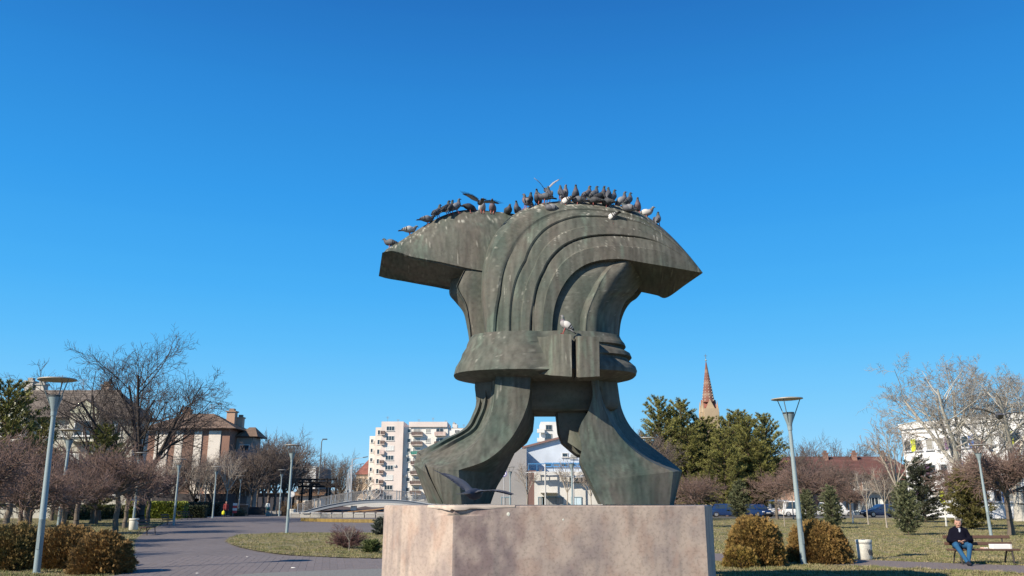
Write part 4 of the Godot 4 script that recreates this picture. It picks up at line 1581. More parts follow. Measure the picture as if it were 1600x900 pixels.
func habit_big() -> Dictionary:
	return {"trunk_h": 2.6, "trunk_r": 0.27, "limbs": 5, "spread": 40.0, "length": 7.0, "limb_r": 0.58, "taper": 0.42, "wander": 0.15, "lift": 0.085, "bark": lin(0.062, 0.050, 0.045), "twig": lin(0.085, 0.068, 0.062),
		"kids": [6, 6, 5, 5], "first": [0.25, 0.2, 0.2, 0.15], "angle": [42.0, 46.0, 48.0, 50.0], "ratio": [0.62, 0.58, 0.54, 0.52], "thin": [0.55, 0.55, 0.6, 0.6], "finest": 0.011}


func habit_globe() -> Dictionary:
	return {"trunk_h": 2.05, "trunk_r": 0.14, "limbs": 12, "spread": 63.0, "length": 1.75, "limb_r": 0.5, "taper": 0.5, "wander": 0.16, "lift": 0.05, "bark": lin(0.14, 0.11, 0.09), "twig": lin(0.235, 0.145, 0.122),
		"kids": [7, 6, 5], "first": [0.2, 0.15, 0.1], "angle": [38.0, 42.0, 45.0], "ratio": [0.72, 0.66, 0.62], "thin": [0.55, 0.6, 0.7], "finest": 0.011}


func habit_plane() -> Dictionary:
	return {"trunk_h": 3.6, "trunk_r": 0.36, "limbs": 5, "spread": 50.0, "length": 6.2, "limb_r": 0.46, "taper": 0.42, "wander": 0.24, "lift": 0.05, "bark": lin(0.44, 0.42, 0.37), "twig": lin(0.27, 0.245, 0.215), "leader": true,
		"kids": [7, 6, 6, 5], "first": [0.25, 0.2, 0.2, 0.1], "angle": [50.0, 52.0, 52.0, 55.0], "ratio": [0.6, 0.55, 0.5, 0.5], "thin": [0.5, 0.5, 0.6, 0.6], "finest": 0.012}


func habit_wood() -> Dictionary:
	return {"trunk_h": 2.2, "trunk_r": 0.16, "limbs": 7, "spread": 36.0, "length": 4.6, "limb_r": 0.6, "taper": 0.4, "wander": 0.15, "lift": 0.07, "bark": lin(0.15, 0.125, 0.105), "twig": lin(0.155, 0.115, 0.10), "leader": true,
		"kids": [8, 6, 5], "first": [0.15, 0.15, 0.1], "angle": [38.0, 42.0, 45.0], "ratio": [0.55, 0.55, 0.55], "thin": [0.55, 0.6, 0.65], "finest": 0.016}


func habit_sapling() -> Dictionary:
	return {"trunk_h": 1.5, "trunk_r": 0.045, "limbs": 6, "spread": 34.0, "length": 1.5, "limb_r": 0.55, "taper": 0.5, "wander": 0.12, "lift": 0.06, "bark": lin(0.34, 0.30, 0.25), "twig": lin(0.27, 0.21, 0.18), "leader": true,
		"kids": [5, 4, 3], "first": [0.3, 0.25, 0.2], "angle": [34.0, 38.0, 42.0], "ratio": [0.55, 0.55, 0.55], "thin": [0.6, 0.65, 0.7], "finest": 0.008}


# a pine: trunk, whorls of branches, tufts of long needles
func pine(called: String, label: String, group: String, height: float, width: float, bare: float, tone: Color, s: int, tufts := 2600, at_tip := 0.34) -> Node3D:
	var rng := RandomNumberGenerator.new()
	rng.seed = s
	var root := thing(called, label, "tree", Vector3.ZERO, 0.0, group)
	var t := Geo.new()
	var g := Geo.new()
	t.tube(Vector3(0, -0.1, 0), Vector3(0, height * 0.5, 0), height * 0.018, height * 0.012, 8, lin(0.12, 0.085, 0.065))
	t.tube(Vector3(0, height * 0.5, 0), Vector3(0, height * 0.97, 0), height * 0.012, height * 0.003, 6, lin(0.13, 0.09, 0.065))
	var y := height * bare
	var branches := []
	while y < height * 0.96:
		var f := (y - height * bare) / (height * (1.0 - bare))
		var reach := width * (0.28 + 0.72 * pow(1.0 - f, 0.75)) * minf(1.0, 0.55 + f * 2.2)
		var n := 6 if f < 0.8 else 4
		for k in n:
			var a := TAU * (k + rng.randf()) / n
			var l := reach * rng.randf_range(0.55, 1.15)
			var rise := lerpf(0.12, 0.75, f) + rng.randf_range(-0.15, 0.2)
			var d := Vector3(cos(a), rise, sin(a)).normalized()
			var tip := Vector3(0, y, 0) + d * l + Vector3(0, 0.12 * l, 0)
			t.rope([Vector3(0, y, 0), Vector3(0, y, 0) + d * l * 0.55, tip], [height * 0.0045, height * 0.003, height * 0.0015], 3, lin(0.11, 0.085, 0.06))
			branches.append([Vector3(0, y, 0), d, l, f])
		y += height * rng.randf_range(0.028, 0.045)
	branches.append([Vector3(0, height * 0.9, 0), Vector3.UP, height * 0.11, 1.0])
	var total := 0.0
	for b in branches:
		total += b[2]
	for b in branches:
		var n := int(tufts * b[2] / total) + 2
		var clump := rng.randf_range(0.75, 1.25)
		for k in n:
			var f := pow(rng.randf(), 0.6)
			var l: float = b[2]
			var spread := 0.07 * l + 0.15 * f * l
			var p: Vector3 = b[0] + b[1] * l * f + Vector3(rng.randf_range(-1, 1), rng.randf_range(-0.35, 0.55), rng.randf_range(-1, 1)) * spread * 0.55 + Vector3(0, 0.12 * l * f, 0)
			var axis: Vector3 = (b[1] + Vector3(rng.randf_range(-0.6, 0.6), rng.randf_range(0.1, 0.9), rng.randf_range(-0.6, 0.6))).normalized()
			var c := tone * clump * rng.randf_range(0.65, 1.35)
			for q in 7:
				var nd := (axis + Vector3(rng.randf_range(-0.9, 0.9), rng.randf_range(-0.7, 0.9), rng.randf_range(-0.9, 0.9))).normalized()
				var sd := nd.cross(Vector3(rng.randf_range(-1, 1), rng.randf_range(-1, 1), rng.randf_range(-1, 1))).normalized() * at_tip * 0.11
				g.tri(p - sd, p + nd * at_tip * rng.randf_range(0.7, 1.2), p + sd, c)
	part("trunk", t, surface("bark"), root)
	part("crown", g, needles(), root)
	return root


func needles() -> StandardMaterial3D:
	var m := surface("needles", 0.8)
	m.backlight_enabled = true
	m.backlight = Color(0.10, 0.12, 0.05)
	return m


# clipped evergreen shrub: flat sprays on many short shoots
func thuja(called: String, label: String, w: float, h: float, deep: float, tone: Color, s: int, count := 9000) -> Node3D:
	var rng := RandomNumberGenerator.new()
	rng.seed = s
	var root := thing(called, label, "shrub", Vector3.ZERO, 0.0, "clipped shrubs beside the paths")
	var g := Geo.new()
	var t := Geo.new()
	var bumps := FastNoiseLite.new()
	bumps.seed = s
	bumps.frequency = 1.0
	for k in 60:
		var a := rng.randf() * TAU
		var e := rng.randf_range(0.1, 1.4)
		var d := Vector3(cos(a) * cos(e) * w, sin(e) * h, sin(a) * cos(e) * deep) * 0.8
		t.tube(Vector3(d.x * 0.15, 0, d.z * 0.15), d, 0.018, 0.006, 4, lin(0.13, 0.085, 0.055))
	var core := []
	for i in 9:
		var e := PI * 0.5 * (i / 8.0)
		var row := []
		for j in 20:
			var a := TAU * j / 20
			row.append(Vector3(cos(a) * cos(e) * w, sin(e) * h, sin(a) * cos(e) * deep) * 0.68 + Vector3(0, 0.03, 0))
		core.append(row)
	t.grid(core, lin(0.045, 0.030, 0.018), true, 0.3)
	part("stems", t, surface("bark"), root)
	for k in count:
		var a := rng.randf() * TAU
		var sy := pow(rng.randf(), 0.85)
		var cxz := sqrt(maxf(0.0, 1.0 - sy * sy))
		cxz = pow(cxz, 0.82)
		var n := Vector3(cos(a) * cxz, sy, sin(a) * cxz)
		var bump := 1.0 + 0.14 * bumps.get_noise_3d(n.x * 2.2, n.y * 2.2, n.z * 2.2) + 0.13 * bumps.get_noise_3d(n.x * 6.0, n.y * 6.0, n.z * 6.0)
		var r := (1.0 - 0.34 * pow(rng.randf(), 1.6)) * bump
		var p := Vector3(n.x * w, n.y * h + 0.02, n.z * deep) * r
		var out := (Vector3(n.x / w, n.y / h, n.z / deep).normalized() + Vector3(rng.randf_range(-0.6, 0.6), rng.randf_range(0.0, 0.8), rng.randf_range(-0.6, 0.6))).normalized()
		var side := out.cross(Vector3(rng.randf_range(-1, 1), rng.randf_range(-1, 1), rng.randf_range(-1, 1))).normalized()
		var l := rng.randf_range(0.03, 0.075) * (1.0 if rng.randf() > 0.06 else 1.7)
		var dry := clampf(bumps.get_noise_3d(n.x * 3.0 + 9.0, n.y * 3.0, n.z * 3.0) * 1.4 + 0.3, 0.0, 1.0)
		var c := tone.lerp(lin(0.23, 0.125, 0.04), dry * 0.75) * rng.randf_range(0.75, 1.25)
		g.tri(p, p + out * l + side * l * 0.32, p + out * l * 0.45 + side * l * 0.42, c)
		g.tri(p, p + out * l * 1.15, p + out * l * 0.6 + side * l * 0.22, c)
		g.tri(p, p + out * l - side * l * 0.32, p + out * l * 0.45 - side * l * 0.42, c * 0.92)
	part("foliage", g, needles(), root)
	return root


func leafy_hedge(label: String, a: Vector3, b: Vector3, h: float, deep: float, tone: Color, leaf: float, count: int, s: int) -> void:
	var rng := RandomNumberGenerator.new()
	rng.seed = s
	var root := thing("hedge", label, "hedge", (a + b) / 2)
	var g := Geo.new()
	var along := (b - a)
	var l := along.length()
	along = along.normalized()
	var across := along.cross(Vector3.UP)
	for k in count:
		var u := rng.randf_range(-0.5, 0.5) * l
		var v := rng.randf_range(-0.5, 0.5)
		var y := rng.randf()
		if rng.randf() < 0.65:
			v = 0.5 * signf(v)
		else:
			y = 1.0
		var n := (across * v * 2.0 * (1.0 if y < 1.0 else 0.2) + Vector3.UP * (0.25 if y < 1.0 else 1.0)).normalized()
		var p := along * u + across * v * deep + Vector3.UP * y * h + Vector3(rng.randf_range(-1, 1), rng.randf_range(-1, 0.6), rng.randf_range(-1, 1)) * 0.14
		var d := (n + Vector3(rng.randf_range(-0.9, 0.9), rng.randf_range(-0.5, 0.7), rng.randf_range(-0.9, 0.9))).normalized()
		var sd := d.cross(Vector3(rng.randf_range(-1, 1), rng.randf_range(-1, 1), rng.randf_range(-1, 1))).normalized() * leaf * 0.4
		var c := tone * rng.randf_range(0.55, 1.4)
		g.quad(p, p + d * leaf * 0.5 - sd, p + d * leaf, p + d * leaf * 0.5 + sd, c)
	part("foliage", g, needles(), root)
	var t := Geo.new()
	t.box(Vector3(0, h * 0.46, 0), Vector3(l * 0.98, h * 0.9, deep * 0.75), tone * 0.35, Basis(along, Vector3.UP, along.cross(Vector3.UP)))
	part("stems", t, surface("bark"), root)


func place(o: Node3D, px: float, dist: float, turn := 0.0, size := 1.0) -> void:
	o.position = on_ground(px, dist)
	o.rotation.y = turn
	o.scale = Vector3.ONE * size


func build_trees() -> void:
	# two big bare trees at the left
	var big := bare_tree("bare_tree", "big dark bare tree with leaning forked trunk before the striped block", "big bare trees on the left", habit_big(), 3)
	place(big, 218, 72, 0.4, 1.25)
	var r := copy_of(big, "bare_tree", on_ground(150, 78), 2.3, 1.18, "big dark bare tree leaning over the cream house's roof")
	# umbrella-shaped bare trees
	var p := habit_globe()
	var globe := bare_tree("umbrella_tree", "wide bare umbrella tree, the nearest on the left, by the big clipped shrubs", "bare umbrella trees", p, 21)
	place(globe, 178, 48, 0.0, 1.12)
	p = habit_globe()
	var globe2 := bare_tree("umbrella_tree", "bare umbrella tree cut off by the picture's left edge", "bare umbrella trees", p, 22)
	place(globe2, 8, 45, 0.0, 1.22)
	var rows := [[34, 33, 0.86, "bare umbrella tree behind the tall lamp post on the left"], [-75, 26.5, 0.86, "bare umbrella tree outside the left edge whose shadow crosses the paving"], [96, 37.5, 0.84, "bare umbrella tree between the two left lamp posts, nearer than its row"], [118, 60, 1.2, "bare umbrella tree between the two left lamp posts and the bin"], [143, 69, 1.2, "bare umbrella tree with thick trunk behind the shrubs"], [80, 80, 1.1, "bare umbrella tree in front of the silver parked car"],
		[195, 58, 1.0, "bare umbrella tree standing beside the round stone litter bin"], [230, 74, 1.15, "bare umbrella tree in front of the green leafy hedge"], [30, 66, 1.2, "bare umbrella tree shading the dark parked cars"],
		[1088, 60, 0.85, "reddish bare umbrella tree just right of the monument's foot"], [1268, 68, 1.24, "wide reddish bare umbrella tree behind the right-hand lamp post"], [1580, 46, 1.1, "reddish bare umbrella tree at the picture's right edge"], [1535, 60, 1.2, "reddish bare umbrella tree behind the bench lamp"], [1215, 84, 1.0, "small reddish bare umbrella tree before the white vans"], [1330, 94, 0.8, "reddish bare umbrella tree in front of the long red roof"]]
	var k := 0
	for q in rows:
		var u := copy_of(globe if k % 2 else globe2, "umbrella_tree", on_ground(q[0], q[1]), k * 1.7, q[2], q[3])
		u.scale.y *= 0.88 + 0.055 * ((k * 3) % 5)
		k += 1
	# bare wood at the end of the plaza
	var wood := bare_tree("bare_wood_tree", "grey brown bare tree nearest the striped block's right corner", "bare trees along the end of the plaza", habit_wood(), 31)
	place(wood, 356, 116, 0.0, 1.0)
	var wood2 := bare_tree("bare_wood_tree", "tall purple brown bare tree before the white block", "bare trees along the end of the plaza", habit_wood(), 32)
	place(wood2, 452, 128, 0.0, 1.3)
	rows = [[372, 118, 1.0, "grey bare tree behind the person in the red coat"], [392, 116, 1.12, "dense grey bare tree left of the walker in white"], [410, 119, 1.22, "dense grey bare tree above the walker in white"], [428, 121, 1.25, "tall bare tree behind the short plaza lamp"], [441, 134, 1.4, "tall purple bare tree rising above the plaza lamp"], [466, 150, 1.2, "bare tree at the right end of the dark row"],
		[300, 110, 0.95, "slim bare tree before the white stripes"], [268, 108, 0.95, "slim bare tree before the striped block's left half"], [330, 108, 0.9, "slim bare tree before the striped block's right half"], [418, 150, 1.45, "tall bare tree far behind the plaza"], [400, 140, 1.4, "tall bare tree beside the stair wing"],
		[1290, 132, 1.3, "spreading bare tree above the long red roof's left end"], [1325, 114, 0.8, "bare thin tree before the middle of the long red roof"], [1392, 113, 0.85, "bare thin tree before the red roof's right half"], [1300, 113, 0.85, "bare thin tree before the red roof's left half"], [1350, 134, 1.3, "spreading bare tree above the middle of the long red roof"], [1255, 120, 1.2, "bare tree beside the pines' right edge"], [1375, 116, 0.7, "bare tree before the porch roof"], [1028, 84, 1.0, "bare thin tree in front of the leftmost pine"], [1008, 78, 0.95, "bare thin tree touching the monument's right leg"], [1316, 112, 0.62, "bare thin tree before the pink wall"],
		[510, 240, 1.7, "far bare tree beyond the pergola"], [530, 250, 1.75, "far bare tree left of the lamp row"], [556, 262, 1.3, "far bare tree beside the ochre house"], [493, 260, 1.5, "far bare tree right of the white block"], [545, 300, 1.4, "far bare tree at the end of the lamp row"]]
	k = 0
	for q in rows:
		copy_of(wood if k % 2 else wood2, "bare_wood_tree", on_ground(q[0], q[1]), k * 2.1, q[2], q[3])
		k += 1
	# pale plane trees on the right
	var plane := bare_tree("plane_tree", "large pale barked plane tree before the white building", "pale plane trees on the right", habit_plane(), 44)
	place(plane, 1512, 80, 0.9, 1.34)
	copy_of(plane, "plane_tree", on_ground(1596, 78), 3.6, 1.25, "pale barked plane tree cut off by the picture's right edge")
	# saplings
	var sap := bare_tree("sapling", "pale thin sapling before the dark blue car on the right", "saplings in the lawns", habit_sapling(), 51)
	place(sap, 1357, 66, 0.0, 1.1)
	rows = [[1386, 58, 1.1, "pale forked sapling between the blue car and the small pine"], [1408, 56, 1.9, "tall thin sapling growing through the small pine"], [1226, 62, 0.6, "tiny sapling between the two round shrubs"], [545, 30.5, 0.26, "leafless pale shrub stem in front of the purple bush"], [1516, 62, 1.2, "sapling with whitewashed foot behind the seated man"], [352, 102, 2.1, "pale many-branched young tree behind the person in the red coat"], [272, 104, 1.9, "slim pale birch behind the hedge"], [318, 106, 1.9, "slim pale birch before the striped block's garage"], [310, 105, 1.7, "slim pale birch left of the garage door"], [1240, 88, 1.3, "sapling before the white vans"], [824, 118, 1.9, "bare sapling by the grey hall wall"], [887, 118, 2.0, "pale bare sapling before the white front of the hall"], [924, 118, 1.7, "reddish bare sapling by the monument's right leg"]]
	k = 0
	for q in rows:
		copy_of(sap, "sapling", on_ground(q[0], q[1]), k * 1.3, q[2], q[3])
		k += 1
	# pines
	var olive := lin(0.165, 0.162, 0.045)
	var pn := pine("pine_tree", "tallest pine of the group right of the monument", "pines right of the monument", 12.6, 3.7, 0.14, olive * 1.15, 61, 4400, 0.30)
	place(pn, 1036, 106, 0.3, 1.13)
	var pn2 := pine("pine_tree", "broad olive green pine below the church spire", "pines right of the monument", 10.8, 4.3, 0.12, olive * 1.15, 62, 5000, 0.30)
	place(pn2, 1108, 110, 0.0, 1.12)
	rows = [[1072, 108, 1.12, "pine between the tallest one and the church"], [1148, 110, 1.14, "pine just right of the church spire"], [1176, 106, 1.08, "rounded pine in the middle of the group's right half"], [1205, 108, 0.98, "pine at the right end of the group"], [1080, 105, 0.96, "pine below the church tower"], [1090, 112, 1.06, "pine closing the gap left of the church"], [1164, 112, 1.05, "pine behind the rounded one in the group's right half"], [1018, 112, 0.84, "low pine at the left end of the group beside the monument's leg"], [1137, 102, 0.92, "low bright green pine in front of the group"], [1052, 114, 1.06, "pine half hidden behind the tallest one"], [1192, 104, 0.80, "low pine before the blue parked cars"]]
	k = 0
	for q in rows:
		copy_of(pn2 if k % 3 else pn, "pine_tree", on_ground(q[0], q[1]), k * 1.9 + 0.5, q[2], q[3])
		k += 1
	copy_of(pn2, "pine_tree", on_ground(-16, 60), 0.8, 0.92, "dark pine at the picture's left edge").set_meta("group", "pines on the left")
	copy_of(pn, "pine_tree", on_ground(46, 66), 2.8, 0.62, "low dark pine right of the one at the left edge").set_meta("group", "pines on the left")
	copy_of(pn, "pine_tree", on_ground(150, 68), 1.1, 0.60, "narrow green pine before the cream house").set_meta("group", "pines on the left")
	var yp := pine("young_pine", "young grey green pine standing alone on the right lawn", "young pines on the right lawn", 3.3, 1.25, 0.05, lin(0.125, 0.138, 0.068), 63, 1300, 0.22)
	place(yp, 1420, 46, 0.0, 0.78)
	copy_of(yp, "young_pine", on_ground(1302, 58), 1.0, 0.8, "small young pine behind the right round shrub")
	copy_of(yp, "young_pine", on_ground(1156, 88), 4.0, 1.1, "small dark conifer before the blue cars")
	copy_of(yp, "young_pine", on_ground(1262, 66), 3.0, 0.75, "small young pine beneath the wide umbrella tree")
	var yp2 := pine("yellow_conifer", "dense yellow green conifer behind the bench", "", 3.5, 1.7, 0.02, lin(0.115, 0.105, 0.028), 64, 2600, 0.22)
	place(yp2, 1518, 55, 0.0, 1.0)
	var dk := pine("dark_conifer", "broad dark green conifer before the white panelled building", "", 6.6, 2.4, 0.03, lin(0.06, 0.07, 0.042), 65, 2600, 0.26)
	place(dk, 1446, 74, 0.0, 0.8)
	dk.scale = Vector3(1.2, 0.8, 1.2)
	# clipped shrubs
	var th := thuja("round_shrub", "largest round orange brown shrub, left of the pair on the right lawn", 0.79, 1.27, 0.78, lin(0.25, 0.165, 0.045), 71, 24000)
	th.position = on_ground(1182, 24.6)
	th = thuja("round_shrub", "round orange brown shrub behind the foot of the right lamp post", 0.90, 1.12, 0.82, lin(0.235, 0.15, 0.045), 72, 24000)
	th.position = on_ground(1281, 25.6)
	th = thuja("low_shrub", "low yellow shoots at the left foot of the largest round shrub", 0.46, 0.5, 0.4, lin(0.21, 0.15, 0.03), 73, 4000)
	th.position = on_ground(1158, 23.7)
	th = thuja("round_shrub", "round brown shrub at the corner of the paving on the left", 0.74, 0.93, 0.72, lin(0.235, 0.145, 0.048), 74, 22000)
	th.position = on_ground(157, 21.9)
	th = thuja("round_shrub", "brown shrub in the middle of the left clump, behind the tall lamp post", 0.92, 1.05, 0.85, lin(0.22, 0.14, 0.048), 75, 22000)
	th.position = on_ground(103, 23.6)
	th = thuja("round_shrub", "dark brown shrub at the picture's lower left corner", 0.85, 1.1, 0.85, lin(0.17, 0.135, 0.047), 76, 20000)
	th.position = on_ground(18, 23.2)
	th = thuja("round_shrub", "brown shrub filling the gap behind the left clump", 0.8, 0.95, 0.7, lin(0.19, 0.125, 0.045), 77, 11000)
	th.position = on_ground(62, 24.8)
	# purple leafless bush and low juniper on the lawn island
	var pb := bare_tree("purple_bush", "low purple brown leafless bush on the lawn island", "", {"trunk_h": 0.05, "trunk_r": 0.02, "limbs": 34, "spread": 62.0, "length": 0.42, "limb_r": 0.5, "taper": 0.5, "wander": 0.14, "lift": 0.05, "bark": lin(0.13, 0.072, 0.068), "twig": lin(0.17, 0.092, 0.085),
		"kids": [5, 4, 3], "first": [0.2, 0.2, 0.1], "angle": [34.0, 38.0, 42.0], "ratio": [0.62, 0.62, 0.6], "thin": [0.7, 0.75, 0.8], "finest": 0.004}, 81)
	pb.set_meta("category", "bush")
	place(pb, 541, 32.5, 0.0, 1.35)
	var jb := pine("low_juniper", "low spreading green juniper by the plinth's left side", "", 0.5, 0.62, 0.0, lin(0.085, 0.11, 0.03), 82, 700, 0.12)
	jb.set_meta("category", "shrub")
	place(jb, 580, 30.0, 0.0, 0.72)
	var jg := pine("grey_juniper", "grey green juniper sticking out left of the plinth", "", 1.0, 0.8, 0.0, lin(0.075, 0.09, 0.07), 83, 800, 0.16)
	jg.set_meta("category", "shrub")
	place(jg, 594, 46, 0.0, 0.8)
	# hedges
	leafy_hedge("bright green leafy hedge along the left lawn", on_ground(198, 90), on_ground(288, 90), 1.5, 1.0, lin(0.21, 0.235, 0.04), 0.24, 7000, 84)
	leafy_hedge("dark clipped hedge behind the park benches", on_ground(282, 93), on_ground(322, 93), 1.15, 1.0, lin(0.035, 0.045, 0.02), 0.14, 3000, 85)
	leafy_hedge("low brown hedge below the striped block", on_ground(288, 104), on_ground(345, 104), 1.5, 0.8, lin(0.12, 0.085, 0.05), 0.14, 3000, 86)
	leafy_hedge("green undergrowth strip behind the nearest left lamp", on_ground(92, 82), on_ground(190, 92), 1.2, 2.0, lin(0.075, 0.085, 0.035), 0.2, 4000, 87)
	for q in [[443, 106, "round brown shrub left of the bridge, nearest the plaza lamp"], [466, 110, "round brown shrub in the middle of the row before the pergola"], [482, 112, "round brown shrub at the foot of the bridge"]]:
		var o := thuja("round_shrub", q[2], 1.0, 1.7, 1.0, lin(0.16, 0.09, 0.035), 88, 2500)
		o.position = on_ground(q[0], q[1])
	th = thuja("round_shrub", "grey brown shrub beside the person in the red coat", 1.2, 0.9, 0.8, lin(0.12, 0.10, 0.05), 89, 2500)
	th.position = on_ground(372, 103)


# ---------- street furniture ----------

func lamp_post() -> Node3D:
	var root := thing("lamp_post", "tall grey blue lamp post with disc reflector among the left shrubs, nearest of all", "lamp post", Vector3.ZERO, 0.0, "lamp posts with disc reflectors")
	var paint := surface("lamp_paint", 0.5, 3.0, 0.14)
	var c := lin(0.27, 0.335, 0.35)
	var g := Geo.new()
	g.lathe([[0.0, 0.0], [0.13, 0.0], [0.13, 0.02], [0.085, 0.03], [0.082, 0.5], [0.078, 1.3], [0.082, 1.305], [0.078, 1.32], [0.055, 3.9], [0.07, 3.91], [0.075, 4.02], [0.0, 4.02]], 14, c)
	part("pole", g, paint, root)
	g = Geo.new()
	g.box(Vector3(0, 0.75, 0.083), Vector3(0.075, 0.34, 0.008), c * 0.9)
	part("service_door", g, paint, root)
	g = Geo.new()
	g.lathe([[0.0, 3.98], [0.066, 3.98], [0.08, 4.08], [0.165, 4.38], [0.17, 4.42], [0.15, 4.44], [0.0, 4.44]], 18, c * 0.9)
	part("lamp_head", g, paint, root)
	g = Geo.new()
	g.lathe([[0.0, 4.40], [0.172, 4.40], [0.176, 4.45], [0.0, 4.46]], 18, lin(0.05, 0.055, 0.06))
	part("lens", g, paint, root)
	for k in 3:
		var a := TAU * k / 3 + 0.35
		g = Geo.new()
		var d := Vector3(cos(a), 0, sin(a))
		g.tube(d * 0.075 + Vector3(0, 4.12, 0), d * 0.40 + Vector3(0, 4.86, 0), 0.015, 0.013, 6, c * 0.6)
		part("strut", g, paint, root)
	g = Geo.new()
	g.lathe([[0.0, 4.865], [0.2, 4.868], [0.455, 4.845], [0.475, 4.85], [0.47, 4.875], [0.25, 4.905], [0.0, 4.915]], 32, lin(0.36, 0.33, 0.28), Vector3.ZERO, Basis.IDENTITY, 0.6)
	part("reflector", g, paint, root)
	return root


func build_lamps() -> void:
	var l := lamp_post()
	l.position = on_ground(57, 21.9)
	l.rotation = Vector3(0.0, 0.0, 0.028)
	var rows := [[1256, 25.0, 0.024, 0.97, "grey blue lamp post with disc reflector between the two round shrubs on the right"], [448, 48.5, -0.01, 1.0, "lamp post with disc reflector on the far edge of the lawn island"], [88, 38.0, -0.02, 1.0, "lamp post with disc reflector second from the left edge"], [207, 56.5, 0.0, 1.0, "lamp post with disc reflector rising behind the left umbrella trees"], [271, 65.0, 0.0, 1.0, "lamp post with disc reflector beside the middle park bench"], [436, 104.0, 0.0, 1.12, "far lamp post with disc reflector near the white jacketed walker"], [1549, 44.0, 0.02, 0.94, "lamp post with disc reflector behind the bench with the seated man"], [1017, 43.0, 0.0, 1.0, "lamp post half hidden behind the monument's right foot"], [895, 61.0, 0.0, 0.98, "lamp post seen between the monument's legs on the right"], [797, 80.0, 0.0, 1.0, "lamp post seen between the monument's legs beside the round sign"], [332, 92.0, 0.0, 1.1, "slim lamp post before the striped block"], [372, 108.0, 0.0, 1.0, "lamp post beside the pale young tree"]]
	var k := 0
	for q in rows:
		var o := copy_of(l, "lamp_post", on_ground(q[0], q[1]), 0.3 + k * 0.9, q[3], q[4])
		o.rotation.z = q[2]
		k += 1
	# street lamps beyond the plaza
	var root := thing("street_lamp", "tall dark street lamp with short bent arm beyond the plaza", "street lamp", on_ground(496, 150))
	var steel := surface("lamp_paint")
	var g := Geo.new()
	g.rope([Vector3.ZERO, Vector3(0, 6, 0), Vector3(0.05, 12.0, 0), Vector3(0.25, 12.4, 0)], [0.16, 0.13, 0.09, 0.07], 8, lin(0.16, 0.19, 0.20))
	part("pole", g, steel, root)
	g = Geo.new()
	g.soft_box(Vector3(0.6, 12.42, 0), Vector3(0.85, 0.2, 0.35), 0.05, lin(0.10, 0.11, 0.12))
	part("lamp_head", g, steel, root)
	var arm := thing("street_lamp", "pale street lamp with long arm, nearest of the row by the ochre house", "street lamp", on_ground(547, 150), 0.0, "row of street lamps with long arms")
	g = Geo.new()
	g.tube(Vector3.ZERO, Vector3(0, 9.0, 0), 0.13, 0.08, 8, lin(0.55, 0.56, 0.57))
	part("pole", g, steel, arm)
	g = Geo.new()
	g.tube(Vector3(0, 8.9, 0), Vector3(2.0, 9.25, 0), 0.05, 0.04, 6, lin(0.5, 0.5, 0.5))
	g.soft_box(Vector3(2.25, 9.3, 0), Vector3(0.9, 0.14, 0.3), 0.04, lin(0.13, 0.14, 0.15), Basis(Vector3(0, 0, 1), 0.17))
	part("arm", g, steel, arm)
	k = 0
	for q in [[545, 178, "second street lamp of the long armed row"], [542.5, 205, "third street lamp of the long armed row"], [540.5, 232, "fourth street lamp of the long armed row"], [538.5, 262, "last street lamp of the long armed row"]]:
		copy_of(arm, "street_lamp", on_ground(q[0], q[1]), 0.0, 1.0, q[2])


